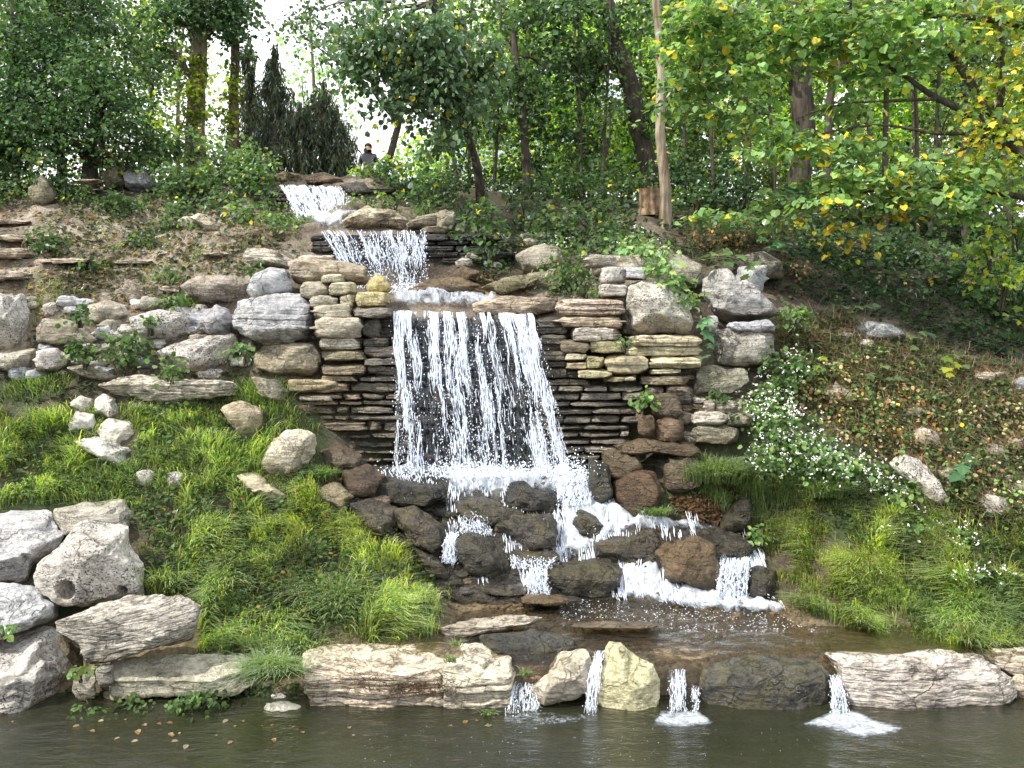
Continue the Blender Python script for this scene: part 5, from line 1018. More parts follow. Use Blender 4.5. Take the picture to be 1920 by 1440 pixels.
for (px, py, dx, dy) in [(1243,140,12,-5),(1239,220,-9,-6),(1246,240,14,2),(1247,285,12,4),(1237,110,-10,-4),(1238,180,9,-6)]:
    L.append(([at(px, py, 15.8), at(px + dx * .5, py + dy * .5, 15.75), at(px + dx, py + dy, 15.7)], [.03, .022, .012]))
V, Fq = tubes(L, seg=6, sub=2); mesh_obj('broken_branches', V, Fq, M['barkpale'], parent=dt)
# cut stump beside the dead trunk
st = empty('tree_stump', at(1218, 395, 16.2), 'sawn tree stump beside the dead barkless trunk', 'tree stump')
V, Fq = tube([at(1218, 405, 16.2), at(1218, 378, 16.2), at(1217, 354, 16.2)], [.23, .20, .19], seg=28, rough=.10, seed=4, sub=8); o = mesh_obj('stump_side', V, Fq, M['barkpale'], parent=st); o.color = (.8, .76, .66, 1)
k = V[-28:]; c = k.mean(0); VV = np.concatenate([k + [0, 0, .003], [c + [0, 0, .008]], c + (k - c) * .55 + [0, 0, .006]]); i = np.arange(28); ff = [np.stack([i, (i + 1) % 28, (i + 1) % 28 + 29, i + 29], -1), np.stack([i + 29, (i + 1) % 28 + 29, 0 * i + 28], -1)]
o = mesh_obj('cut_face', VV, ff, M['barkpale'], parent=st); o.color = (.9, .75, .55, 1)
T('stout black trunk behind the right foliage', [(1502,470,17,23),(1500,350,17,21),(1500,190,17,20),(1495,60,17,18),(1490,-80,17,16)], [(1440,40,100,60,17.5),(1350,90,80,70,17.6),(1560,20,90,50,17.6),(1300,30,70,60,17.8)], .13, G_MID, dens=.7)
T('slim forked tree right of the stout black trunk', [(1545,450,16.5,7),(1550,300,16.5,7),(1558,180,16.5,7),(1580,100,16.5,6),(1600,-60,16.5,4)], [(1600,40,70,50,16.8),(1640,110,40,40,17)], .13, G_MID, dens=.5, yellow=.15)
thin = [(1345,420,330,1325,60,4),(1390,440,300,1400,40,3.5),(1660,440,240,1665,60,5.5),(1640,440,260,1622,140,3),(1722,460,250,1712,80,3.5),(1812,520,300,1808,60,6),(1855,400,180,1830,40,4),(1897,430,250,1868,-30,6),(905,390,300,880,180,4),(1092,390,280,1085,120,3),(870,380,300,835,200,4),(1130,390,250,1142,100,3.5),(1282,430,300,1276,100,3),(1455,440,300,1440,120,4),(1745,440,240,1765,60,4),(920,385,290,935,150,3)]
pls = ['left of the stout black trunk', 'close left of the stout black trunk', 'in the middle of the right woodland', 'leaning left in the right woodland', 'right of the middle woodland stem', 'standing dark above the shaded right bank', 'in front of the right sky chink', 'near the right edge', 'slanting above the brown litter', 'left of the leaning trunk', 'under the drooping boughs', 'touching the leaning trunk', 'just right of the dead trunk', 'half way from dead trunk to stout trunk', 'between two slanting right limbs', 'right of the slanting stem under the boughs']
for (x0, y0, ym, x1, y1, r), pl in zip(thin, pls):
    D = 18 if x0 < 1300 else 17.2
    rr = np.random.default_rng(x0); bl = [(x1 + rr.uniform(-40, 40), y1 + rr.uniform(-50, 40), 55, 45, D, .6), (x1 + rr.uniform(-50, 50), y1 + rr.uniform(20, 110), 40, 35, D, .5)]
    T('thin dark sapling stem ' + pl, [(x0, y0, D, r), ((x0 + x1) / 2 + rr.uniform(-5, 5), ym, D, r * .9), (x1, y1, D, r * .7), (x1 + (x1 - x0) * .3, y1 - 140, D, r * .5)], bl, .11, G_MID, name='sapling', group='thin saplings in the woodland', dens=.45, twigs=2)
# ---- weeping spruces on the skyline
def spruce(label, px, top, foot, D, spread, n, seed, ex=1.15):
    rng = np.random.default_rng(seed); root = empty('weeping_spruce', at(px, foot, D), label, 'tree')
    t = np.array([at(px, foot + 12, D), at(px + 3, (foot * 2 + top) / 3, D), at(px - 2, (foot + top * 2) / 3, D), at(px, top, D)]); V, Fq = tube(t, [.16, .12, .08, .02], seg=8, seed=seed); mesh_obj('trunk', V, Fq, M['bark'], parent=root)
    s = D / F; Vs = []; L = []; C = []
    hh = (foot - top); ys = top + hh * rng.random(n) ** .7 * .86; w = spread * ((ys - top) / hh) ** ex * rng.uniform(.25, 1.2, n); an = rng.uniform(0, 2 * PI, n)
    A = at(px, ys, D); tip = A + np.stack([np.cos(an) * w * s, np.sin(an) * w * s * .8, 0.10 - w * s * .12], -1)
    for a, b in list(zip(A, tip))[::3]: L.append(([a, (a + b) / 2 + [0, 0, .06], b], [.025, .016, .008]))
    V, Fq = tubes(L, seg=5, sub=2); mesh_obj('branches', V, Fq, M['bark'], parent=root)
    # drooping needle strands
    m = 12; f = rng.uniform(.25, 1.08, (n, m)); B = A[:, None] + (tip - A)[:, None] * f[..., None]; B = B.reshape(-1, 3); ln = rng.uniform(.08, .38, len(B)) * (1 + .6 * rng.random(len(B)))
    P = []; dd = []
    for q in range(4):
        P.append(B + np.stack([rng.normal(0, .03, len(B)), rng.normal(0, .03, len(B)), -ln * q / 4], -1)); dd.append(np.stack([rng.normal(0, .35, len(B)), rng.normal(0, .25, len(B)), -1 + 0 * ln], -1))
    P = np.concatenate(P); dd = np.concatenate(dd); Vv, Fs, k = leaves(P, dd, norm(rng.normal(0, 1, P.shape) * [1, 1, .1]), np.tile(ln / 4 * 1.5, 4) + .05, 'dia', .13)
    c = pick(pal((.10, .13, .09), (.14, .17, .12), (.07, .095, .07), (.16, .18, .09)), len(P)); mesh_obj('crown', Vv, Fs, M['leaf'], parent=root, colors=np.repeat(c, k, 0), smooth=False)
spruce('weeping dark spruce with a pointed top, tallest on the skyline', 513, 85, 318, 21, 80, 110, 1, .8)
spruce('weeping dark spruce touching the slim grey trunk', 466, 65, 300, 21.5, 60, 80, 2, .7)
spruce('short broad weeping dark spruce in the middle of the skyline group', 562, 195, 322, 20.6, 74, 120, 3, .5)
spruce('broad weeping dark spruce at the right of the skyline group', 606, 150, 326, 21, 74, 150, 4, .6)
spruce('low arching dark spruce bough form beside the walking person', 640, 232, 325, 20.6, 34, 60, 5, .6)
GD_ = pal((.5, .40, .26), (.40, .32, .20))
# ---- shrubs and thickets on the banks
def shrub(label, blobs, size, palette, stems=6, name='shrub', cat='shrub', group=None, **kw):
    b0 = blobs[0]; foot = gp(b0[0], min(b0[1] + b0[3] * .9, 700)); c0 = at(b0[0], b0[1], b0[4]); foot = np.array([c0[0], c0[1], float(hz(c0[0], c0[1]))]); root = empty(name, foot, label, cat, group); L = []
    for b in blobs:
        c = at(b[0], b[1], b[4]); f = np.array([c[0], c[1], max(float(hz(c[0], c[1])), c[2] - b[3] * 1.5 * b[4] / F)])
        L = []
        for _ in range(stems):
            q = blob_centres(b, 4, .8)
            if len(q): L.append(limb(f + RNG.normal(0, .02, 3) * [1, 1, 0] - [0, 0, .05], q[0], RNG.uniform(.008, .02), .1))
        if L: V, Fq = tubes(L, seg=5, sub=2); mesh_obj('stems', V, Fq, M['bark'], parent=root)
    crown(root, blobs, size, palette, **kw); return root
SH = [
 ('green and tan weeds below the shaded right shrubs', [(1620,660,50,20,12.7,.4),(1700,690,45,20,12.4,.4),(1780,720,45,20,12.3,.4)], .055, np.concatenate([GD_, G_MID, G_LIGHT]), .5),
 ('tangle of tall weeds right of the trailing yellow vine', [(1580,740,40,30,11.9,.4),(1530,720,30,26,11.9,.4),(1650,810,40,24,11.4,.4)], .055, np.concatenate([GD_, BRN, G_MID, G_MID]), .55),
 ('bushy weeds at the right edge low on the slope', [(1930,780,45,34,11.6,.4),(1900,900,45,28,10.8,.3),(1950,960,45,30,10.3,.3)], .055, np.concatenate([GD_, G_MID, G_LIGHT]), .55),
 ('leafy weeds above the long whitish stone', [(1700,830,40,18,11.1,.3),(1750,850,36,18,11.,.3)], .055, np.concatenate([G_MID, G_LIGHT, BRN]), .5),
 ('loose brown and green weeds standing on the dry right slope', [(1560,690,40,26,12.3,.4),(1640,760,45,26,11.8,.4),(1590,800,30,20,11.4,.3)], .055, np.concatenate([BRN, GD_, G_MID, G_LIGHT]), .6),
 ('tangled reddish brush in the middle of the right slope', [(1700,740,50,26,12.,.4),(1770,790,45,24,11.6,.4)], .055, np.concatenate([BRN, BRN, G_LIGHT, G_MID]), .6),
 ('dry pale stemmed weeds at the right edge of the slope', [(1850,760,50,26,11.9,.4),(1900,830,45,24,11.3,.4),(1830,860,40,20,11.,.4)], .055, np.concatenate([GD_, BRN, G_MID]), .6),
 ('green bramble patch above the small whitish stone', [(1800,900,40,24,10.8,.3),(1870,870,35,22,11.,.3)], .06, np.concatenate([G_MID, G_LIGHT]), .5),
 ('tall bright bush just left of the highest fall', [(470,290,34,30,17,.5),(495,330,26,34,16.8,.4),(455,350,35,35,16.6,.5),(500,385,28,26,16.1,.4),(520,420,34,22,15.2,.4)], .09, np.concatenate([G_LIGHT * .9, G_MID]), .85),
 ('dense shaded shrubs filling the upper right bank', [(1530,460,50,40,15.4),(1600,520,55,40,14.6),(1560,560,50,26,13.8),(1660,590,50,28,13.9),(1720,600,50,30,13.8)], .09, np.concatenate([G_DARK, G_DARK, G_MID]), .85),
 ('shaded shrubs sloping down to the right edge', [(1790,620,50,30,13.6),(1860,650,50,35,13.3),(1930,680,50,35,13.),(1800,560,60,40,14.6),(1880,560,60,50,14.2)], .09, np.concatenate([G_DARK, G_DARK, G_MID]), .85),
 ('brown-leaved brush above the notched boulder', [(1330,440,45,25,14.6),(1390,430,40,30,14.8),(1480,500,40,25,14.),(1440,420,40,25,15.2)], .07, np.concatenate([BRN * .7, G_DARK]), .6),
 ('dense undergrowth along the crest right of the slim central tree', [(900,330,70,35,18.5),(1000,320,70,40,18.8),(1090,300,60,45,19)], .10, np.concatenate([G_MID, G_DARK]), .8),
 ('leafy thicket between the leaning trunk and the right woodland', [(1300,300,60,50,19),(1390,310,60,50,19.2),(1450,340,50,40,18.6)], .10, np.concatenate([G_MID, G_DARK, G_YEL * .4]), .75),
 ('sunny thicket seen under the right slanting limbs', [(1580,340,70,50,19),(1690,330,70,50,19.2),(1800,340,70,50,19),(1900,350,60,50,18.8)], .10, np.concatenate([G_MID, G_LIGHT * .7]), .7),
 ('green bush covering the foot of the cream and brown slabs', [(690,372,30,14,15.9,.3),(735,378,34,14,15.7,.3),(800,385,34,14,15.4,.3)], .08, np.concatenate([G_LIGHT, G_MID]), .7),
 ('dark leafy mound between the left path and the skyline trees', [(330,330,55,30,16.8),(250,385,45,20,16.2),(390,430,45,26,15.),(330,395,40,24,15.8)], .09, np.concatenate([G_DARK, G_MID]), .8),
 ('dark shrub filling the far left bank under the trees', [(20,280,90,60,17.3),(-40,330,70,50,17),(90,320,60,40,17)], .11, np.concatenate([G_DARK, G_MID]), .8),
 ('dull brownish thicket below the left shade trees', [(180,285,55,45,18),(225,290,45,45,17.8)], .10, np.concatenate([G_DARK, BRN * .45]), .6),
 ('leafy weeds round the shaded boulder on the upper left path', [(130,345,35,25,16.9),(20,350,50,30,16.5),(150,370,30,18,16.6)], .08, G_MID, .7),
 ('light green shrub in front of the thick pale trunk', [(300,275,55,40,18.2),(360,265,40,25,18.6),(270,310,45,30,17.8)], .11, np.concatenate([G_MID, G_LIGHT]), .8),
 ('bright shrub leaning over the stream top left', [(420,285,50,35,17.6),(455,320,45,35,17.2),(400,330,50,40,17)], .11, np.concatenate([G_LIGHT * .8, G_MID]), .85),
 ('dark green bush left of the highest fall', [(345,350,45,40,16.6),(410,380,55,40,16.2),(475,360,38,40,16.4),(440,330,45,30,16.8)], .10, np.concatenate([G_DARK, G_MID]), .9),
 ('glossy yellow-green bush beside the middle fall', [(480,420,50,38,15.2),(525,440,42,35,14.9),(555,455,28,22,14.6),(450,395,35,25,15.4),(550,415,24,26,15.4)], .09, np.concatenate([G_LIGHT, G_MID]), .85),
 ('dark spreading bush above the right end of the highest fall', [(760,345,65,32,17),(820,360,60,40,16.6),(730,320,40,18,17.5)], .10, G_DARK * 1.3, .9),
 ('light weeds on the skyline right of the spruces', [(690,320,40,12,18),(702,314,24,13,18.8,.3),(680,318,20,10,18.9,.3),(735,300,35,14,18.8),(700,365,30,20,16.4)], .09, np.concatenate([G_LIGHT, G_YEL * .8]), .6),
 ('leafy green bush right of the middle fall', [(890,425,45,45,14.6),(920,470,45,38,14.1),(880,385,45,30,15.4)], .10, np.concatenate([G_MID, G_DARK]), .85),
 ('broad bush below the slim central tree', [(970,400,60,40,15.6),(1040,410,55,35,15.4),(985,355,60,30,16.6)], .10, np.concatenate([G_MID, G_GREY]), .8),
 ('mixed undergrowth left of the cut stump', [(1110,390,60,40,15.6),(1160,420,55,35,15.),(1100,330,70,40,17),(1170,340,45,40,17)], .10, np.concatenate([G_DARK, G_MID]), .8),
 ('tangled herbs above the right stone wall', [(1090,450,60,35,14.2),(1150,455,45,30,13.8),(1030,440,50,28,14.5)], .08, np.concatenate([G_MID, G_GREY]), .7),
 ('weeds with white specks above the flagstone', [(1075,505,45,30,13.1),(1100,530,30,18,12.8),(1040,500,25,20,13.4)], .07, G_MID, .7),
 ('shaded shrub behind the dead trunk', [(1290,370,50,45,17),(1340,340,50,50,17.4),(1260,310,40,40,17.6)], .11, G_DARK * 1.2, .8),
 ('dark shrub mass left of the stout black trunk', [(1400,370,60,45,16.8),(1440,430,50,35,16),(1370,440,40,30,15.6)], .11, G_DARK, .8),
 ('dark shrub mass under the right woodland', [(1560,430,60,45,16.2),(1620,470,60,45,15.6),(1540,500,50,35,15)], .11, G_DARK, .85),
 ('large dark bush on the shaded right bank', [(1700,470,70,50,15.6),(1760,530,70,50,14.8),(1680,550,60,40,14.4)], .11, np.concatenate([G_DARK, G_DARK, G_MID]), .85),
 ('dark bush at the right edge behind the dry stems', [(1860,480,60,50,15.6),(1900,560,60,55,14.4),(1830,590,50,40,14.),(1940,430,60,50,16)], .11, np.concatenate([G_DARK, G_MID]), .85),
 ('dim undergrowth behind the right foliage', [(1750,400,80,40,17.5),(1850,410,70,40,17.5),(1650,400,60,40,17.5)], .11, G_DARK * .9, .7),
 ('low dark bush above the flat grey stone', [(1620,560,45,28,14.2),(1570,560,35,25,14.2)], .09, G_DARK, .8),
]
for lab, bl, sz, p, dn in SH:
    if 'slope' in lab or 'tangle' in lab or 'long whitish' in lab or 'bramble' in lab:
        q_ = cast([b[0] for b in bl], [b[1] + b[3] * .4 for b in bl]); bl = [(b[0], b[1], b[2] * 1.15, b[3] * 1.1, float(q) - .12 if np.isfinite(q) else b[4], .35) for b, q in zip(bl, q_)]
    shrub(lab, bl, sz, p, dens=dn, rad=(.12, .34), per=16, shape='oval' if bl[0][4] < 15.5 else 'dia', yellow=.02)
# ---- big-leaved sprays of the tree reaching in from the right
SPR = [(1420,40,150,28,13,.9),(1330,100,95,26,13.2,.8),(1330,20,70,25,13,.6),(1290,60,50,25,13.2,.5),(1560,30,110,26,12.8,.8),(1700,30,130,30,12.6,.9),(1850,20,90,35,12.4,.7),(1390,150,90,22,13,.7),(1470,110,80,20,13,.6),
 (1650,90,80,18,12.6,.6),(1780,85,60,18,12.5,.5),(1660,140,60,14,12.6,.5),(1450,250,70,18,13,.6),(1560,270,90,18,12.7,.7),(1480,285,80,20,12.8,.6),(1640,320,110,18,12.4,.8),(1760,335,110,20,12.2,.8),(1560,380,110,12,12.5,.6),(1690,365,90,14,12.3,.6),
 (1840,350,80,22,12.,.6),(1860,300,60,25,12,.5),(1440,385,60,12,12.8,.5),(1400,405,40,10,12.7,.4),(1800,385,60,14,12,.5),(1880,250,45,30,12,.5),(1900,170,50,40,12,.5),(1620,200,60,12,12.8,.5),(1300,150,60,25,13.3,.5),(1360,215,60,20,13.1,.5),(1520,70,90,22,12.9,.6),(1600,130,50,14,12.8,.5),(1720,110,50,20,12.6,.5),(1290,200,40,20,13.4,.4),(1500,340,90,16,12.9,.6),(1600,350,90,14,12.6,.6),(1700,385,80,12,12.3,.5),(1340,400,45,10,12.9,.4),(1470,412,50,10,12.6,.4),(1850,390,60,20,12.1,.5),(1740,300,60,14,12.4,.5)]
rt = T('broadleaf tree reaching in from the right with big light green and yellow leaves', [(2060,760,11.8,30),(2045,500,11.8,26),(2000,340,11.9,20),(1990,100,12,16),(1960,-100,12,12)], None, .1, G_LIGHT, name='foreground_tree')
L = [([at(2000,340,11.9), at(1925,290,12), at(1870,220,12.2), at(1800,130,12.5), at(1765,75,12.6)], [.12,.085,.075,.055,.03]),
     ([at(1925,290,12), at(1840,230,12.3), at(1760,185,12.5), at(1680,135,12.8), at(1560,90,13), at(1430,60,13)], [.07,.055,.045,.032,.02,.008]),
     ([at(1940,300,12), at(1850,255,12.2), at(1760,250,12.4), at(1640,235,12.6), at(1480,262,12.9)], [.06,.04,.028,.018,.008]),
     ([at(1975,380,12), at(1860,360,12.1), at(1700,350,12.3), at(1560,372,12.6), at(1400,405,12.8)], [.055,.04,.026,.016,.007]),
     ([at(1850,255,12.2), at(1780,290,12.3), at(1660,320,12.4)], [.025,.016,.006]),
     ([at(1760,185,12.5), at(1650,190,12.7), at(1560,200,12.8), at(1450,240,13)], [.03,.02,.012,.006]),
     ([at(1870,220,12.2), at(1880,120,12.2), at(1862,-60,12.3)], [.06,.045,.03]),
     ([at(2170,100,12), at(1880,40,12.3), at(1700,30,12.6), at(1500,20,12.9), at(1330,30,13)], [.07,.05,.03,.018,.007]),
     ([at(1500,20,12.9), at(1400,90,13), at(1320,110,13.1)], [.02,.012,.005])]
for s in SPR:
    c = at(s[0], s[1], s[4]); best = min(((np.linalg.norm(np.array(p) - c), tuple(p)) for pts, _ in L[:9] for p in pts), key=lambda q: q[0]); L.append(limb(best[1], c, .014, .05))
V, Fq = tubes(L, seg=8, sub=4, wob=.3); mesh_obj('branches', V, Fq, M['bark'], parent=rt)
crown(rt, [s for s in SPR if s[0] < 1800 or s[1] > 330], .112, G_LIGHT * 1.0, dens=1.15, per=14, rad=(.2, .45), flat=.22, droop=.12, shape='heart', yellow=.07, nup=1.6, aspect=.62)
crown(rt, [s for s in SPR if s[0] >= 1800 and s[1] <= 330] + [(1870,100,50,60,12.1,.5),(1840,210,35,40,12.2,.4)], .10, np.concatenate([G_LIGHT, G_YEL * .8]), dens=.7, per=14, rad=(.2, .4), shape='maple', yellow=.2)
crown(rt, [(1560,412,55,12,12.4,.3),(1590,435,35,14,12.3,.25),(1500,410,35,8,12.5,.25),(1690,395,35,14,12.2,.3),(1830,275,35,14,12,.25),(1545,130,40,10,12.8,.3),(1600,90,45,10,12.8,.3)], .10, Y_LEAF, dens=.6, per=8, rad=(.12, .3), flat=.3, shape='heart', yellow=.3, ypal=G_LIGHT, nup=1.2)
shrub('yellowing bush at the right edge above the dry slope', [(1885,500,45,50,12.6,.5),(1860,455,40,30,12.6,.4),(1905,420,35,30,12.4,.4)], .085, np.concatenate([G_LIGHT, G_YEL]), dens=.6, shape='oval', rad=(.12,.3), yellow=.12)
# ---- plants with very large leaves
def bigleaf(label, pts, size, palette, D=None, up=.25, name='large_leaved_plant'):
    px, py = pts[0]; c = gp(px, py) if D is None else at(px, py, D); root = empty(name, c, label, 'plant')
    Pp = []
    for (a, b) in pts: Pp.append(gp(a, b) + [0, -.1, up * RNG.uniform(.5, 1.2)] if D is None else at(a, b, D + RNG.uniform(-.15, .15)))
    P = np.array(Pp); n = len(P); d = RNG.normal(0, 1, (n, 3)) * [1, .6, .2] + [0, -.6, -.35]; V, Fs, k = leaves(P, d, np.tile([0, -.55, 1.], (n, 1)) + RNG.normal(0, .2, (n, 3)), size * RNG.uniform(.7, 1.25, n), 'maple', .62)
    mesh_obj('leaf_blades', V, Fs, M['leafglossy'], parent=root, colors=np.repeat(pick(palette, n), k, 0), smooth=False)
    L = [limb(root.location, p, .007, .1, 3) for p in P]; V, Fq = tubes(L, seg=4, sub=2); o = mesh_obj('stalks', V, Fq, M['bark'], parent=root); o.color = (1.5, 2.6, 1, 1); return root
BG = pal((.10, .22, .10), (.13, .26, .12), (.08, .18, .09))
bigleaf('blue-green large leaves hanging below the bright sprays', [(1460,365),(1500,358),(1535,372),(1480,378),(1520,385),(1555,365),(1550,380)], .30, BG * .9, D=12.6)
bigleaf('large leaves spreading left of the yellow spray', [(1290,412),(1320,418),(1275,420),(1340,405),(1370,420),(1395,400),(1385,428)], .24, BG, D=13.4)
bigleaf('large pale leaves above the notched boulder', [(1450,455),(1480,462),(1470,445),(1440,462),(1420,448)], .24, BG * 1.2, D=12.7)
bigleaf('vine leaves sprawling above the notched boulder', [(1310,485),(1340,475),(1360,490),(1385,478),(1400,500),(1330,500),(1370,470),(1415,490),(1350,510),(1395,515)], .17, G_LIGHT * 1.1, D=12.3)
bigleaf('broad leaves in the crack left of the grey wall block', [(1318,620),(1325,645),(1310,605),(1330,665)], .2, BG, D=11.75)
bigleaf('bright broad leaves above the flat grey slope stone', [(1580,592),(1600,598),(1620,590),(1640,602),(1590,604)], .17, G_LIGHT)
bigleaf('round-leaved plant on the middle of the dry slope', [(1705,650),(1720,655),(1700,660),(1735,645),(1712,668)], .16, G_LIGHT)
bigleaf('yellow-green plant right of the dry slope middle', [(1760,700),(1780,690),(1790,710),(1770,720),(1750,712),(1800,700),(1745,690),(1765,735)], .15, np.concatenate([G_LIGHT, G_YEL]))
bigleaf('small green plant in the dry brush above the grassy stone', [(1640,725),(1655,735),(1625,718),(1670,728),(1650,715)], .13, G_LIGHT)
bigleaf('pair of broad leaves on a stem right of the long whitish stone', [(1800,895),(1795,910),(1810,880),(1790,925)], .2, BG)
bigleaf('yellow vine trailing beside the white flowers', [(1525,675),(1530,695),(1520,715),(1535,740),(1525,760),(1540,690)], .13, G_YEL)
bigleaf('yellow-green clump beside the smooth slope edge', [(1900,540),(1885,560),(1910,575),(1890,590)], .14, G_YEL, D=12.8)
# trailing vine on the right wall
vn = empty('trailing_vine', at(1225, 470, 12.2), 'bright green vine trailing down between the right wall boulders', 'vine')
crown(vn, [(1215,470,40,16,12.3,.3),(1235,500,28,20,12.,.2),(1262,525,28,18,11.85,.15),(1285,550,20,20,11.75,.12),(1180,470,35,10,12.4,.2)], .085, G_LIGHT * 1.1, dens=.9, per=10, rad=(.06, .18), shape='maple', mat='leafglossy')
def tuftplant(label, px, py, r, size, palette, D=None, **kw):
    return shrub(label, [(px, py, r, r * .75, D)], size, palette, stems=5, name='small_plant', cat='plant', dens=.8, rad=(.05, .14), per=9, shape='oval', **kw)
for lab, px, py, r, D, p in [
  ('small bright green plant rooted in the dark ledge right of the fall', 1202, 745, 26, 11.35, G_LIGHT), ('dark leafy plant in the soil by the flat faced stone', 148, 582, 24, 11.9, G_DARK * 1.8),
  ('leafy plant under the long sloping terrace stone', 158, 650, 32, 11.5, G_MID), ('sprawling weeds between the terrace stones', 235, 650, 50, 11.5, G_MID * .8), ('small weed growing on the oblong pale stone', 283, 603, 18, 11.75, G_MID),
  ('weeds at the right end of the cracked wedge boulder', 458, 655, 22, 11.3, G_MID), ('weeds at the left foot of the cracked wedge boulder', 318, 690, 30, 11.25, G_LIGHT * .7), ('dark bushy plant on the upper left shelf', 90, 460, 42, 14., G_MID * .8),
  ('grassy weed beside the dark triangular stone', 335, 560, 25, 12.4, G_MID), ('weed tuft on the litter above the dull tan boulder', 320, 515, 26, 13.1, G_MID * .9), ('green weed on the left slope below the shrubs', 310, 420, 24, 15.2, G_MID),
  ('low weeds at the water edge left of the grass tuft', 340, 1330, 40, 7.95, G_MID), ('weeds hanging over the water below the pitted slab', 160, 1340, 34, 7.9, G_MID), ('low creeping weeds between pitted slab and low ledge', 235, 1335, 45, 7.95, G_LIGHT * .7),
  ('clover-like weeds on the right of the low ledge stone', 385, 1305, 30, 7.95, G_MID), ('sprig of leaves at the corner of the pitted slab', 150, 1255, 14, 7.8, G_LIGHT), ('small leaves sprouting at the left edge on the grey slab', 8, 1178, 16, 7.7, G_LIGHT),
  ('bright leafy weed at the bank beside the rightmost chute', 1418, 1000, 22, 10.4, G_LIGHT), ('weed above the long grass on the right wall foot', 1345, 742, 26, 11.5, G_MID), ('green weeds right of the notched boulder', 1485, 590, 30, 12.2, G_LIGHT * .8),
  ('weeds below the big grey wall block', 1440, 670, 34, 11.9, G_MID), ('leafy weed above the flagstone by the right wall', 1125, 548, 24, 12.5, G_LIGHT * .8), ('small weed in the crack above the little centre stones', 1170, 640, 12, 11.5, G_MID),
  ('weeds along the top of the left slope path', 230, 390, 45, 15.8, G_MID * .7), ('weeds on the upper left shelf near the twin tan stones', 270, 450, 38, 14.4, G_MID * .8), ('weeds on the bare left shelf', 160, 500, 34, 13.4, G_MID * .8), ('weeds over the ragged pale stone', 480, 500, 20, 12.7, G_MID)]:
    tuftplant(lab, px, py, r, .075 if D > 10 else .06, p, D=D)
# ---- grass
SLP = [(1460,600),(1560,590),(1700,640),(1830,680),(2170,720),(2170,1000),(1850,990),(1700,880),(1560,800),(1480,760)]
def blades(P, h, w, lean, colors, K=5):
    n = len(P); a = RNG.uniform(0, 2 * PI, n); d = np.stack([np.cos(a), np.sin(a), 0 * a], -1) * .55 + lean; bend = RNG.uniform(.35, 1.1, n)
    t = np.linspace(0, 1, K); side = norm(np.cross(d, [0, 0, 1.]) + RNG.normal(0, .3, (n, 3)) * [1, 1, 0])
    C = P[:, None] + h[:, None, None] * (d[:, None] * (t ** 1.7)[None, :, None] * bend[:, None, None] * .8 + np.array([0, 0, 1.]) * (t - .42 * (t ** 2.6) * 1)[None, :, None] * (1.15 - .35 * bend)[:, None, None])
    wd = w[:, None] * (1 - t ** 1.8)[None] * .5 + .0008
    A = C + side[:, None] * wd[..., None]; B = C - side[:, None] * wd[..., None]; V = np.stack([A, B], 2).reshape(-1, 3)
    i = np.arange(n * K * 2).reshape(n, K, 2); Fq = np.stack([i[:, :-1, 0], i[:, :-1, 1], i[:, 1:, 1], i[:, 1:, 0]], -1).reshape(-1, 4)
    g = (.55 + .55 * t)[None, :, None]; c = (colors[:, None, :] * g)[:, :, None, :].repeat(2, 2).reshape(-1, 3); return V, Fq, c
GG = 2.6 * pal((.105, .155, .06), (.075, .12, .048), (.13, .185, .07), (.12, .165, .06), (.19, .215, .10))
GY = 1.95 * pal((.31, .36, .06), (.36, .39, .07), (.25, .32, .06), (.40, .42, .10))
GD = pal((.48, .40, .26), (.38, .32, .20), (.30, .27, .15))
def lawn(name, label, polys, lean, hr=(.12, .42), wr=(.007, .015), yel=lambda P, u: 0 * u[:, 0], dry=.13, kind='stuff', cat='grass', parent=None, basepal=GG):
    Vs, Fs, Cs, b = [], [], [], 0
    for poly, n in polys:
        P, q = scatter(poly, n, jit=.03); cl = .5 + fbm(P * 2.6, 3, 31) * .9
        P = P[(k := RNG.random(len(P)) < np.clip(cl * 1.3 + .05, .02, 1))]; q = q[k]; cl = cl[k]; m = len(P)
        h = RNG.uniform(*hr, m) * np.clip(.55 + cl * .8, .35, 1.5); orr = on_rock(q); h[on_rock(q, 14) | on_rock(q, 28)] *= .4; h[on_rock(q, 42)] *= .7; h[orr] *= .2; c = pick(basepal, m, .25); y = np.clip(yel(P, q), 0, 1)
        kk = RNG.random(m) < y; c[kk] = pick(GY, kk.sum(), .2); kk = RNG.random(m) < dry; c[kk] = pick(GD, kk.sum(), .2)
        c *= np.clip(1.05 + .4 * fbm(P * 1.1, 2, 61) + .45 * vnoise(P * 5.5, 62), .35, 1.7)[:, None]; h *= np.clip(1 + .6 * vnoise(P * 5.5, 63), .4, 1.6)
        V, Fq, cc = blades(P - [0, 0, .01], h, RNG.uniform(*wr, m), np.array(lean) + np.stack([vnoise(P * 1.7, 5) * .5 + vnoise(P * 4.5, 15), vnoise(P * 1.7, 6) * .5 + vnoise(P * 4.5, 16) * .8, 0 * h], -1), c); Vs.append(V); Fs.append(Fq + b); Cs.append(cc); b += len(V)
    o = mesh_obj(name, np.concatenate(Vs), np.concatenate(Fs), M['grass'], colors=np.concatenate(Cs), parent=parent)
    if parent is None: tag(o, label, cat, kind=kind)
    return o
lit_yel = lambda P, q: .95 * np.exp(-(((q[:, 0] - 755) / 85) ** 2 + ((q[:, 1] - 1065) / 65) ** 2)) + .75 * np.exp(-(((q[:, 0] - 570) / 75) ** 2 + ((q[:, 1] - 985) / 60) ** 2)) + .2  # two sunlit patches painted as yellower blades, over an even yellow share
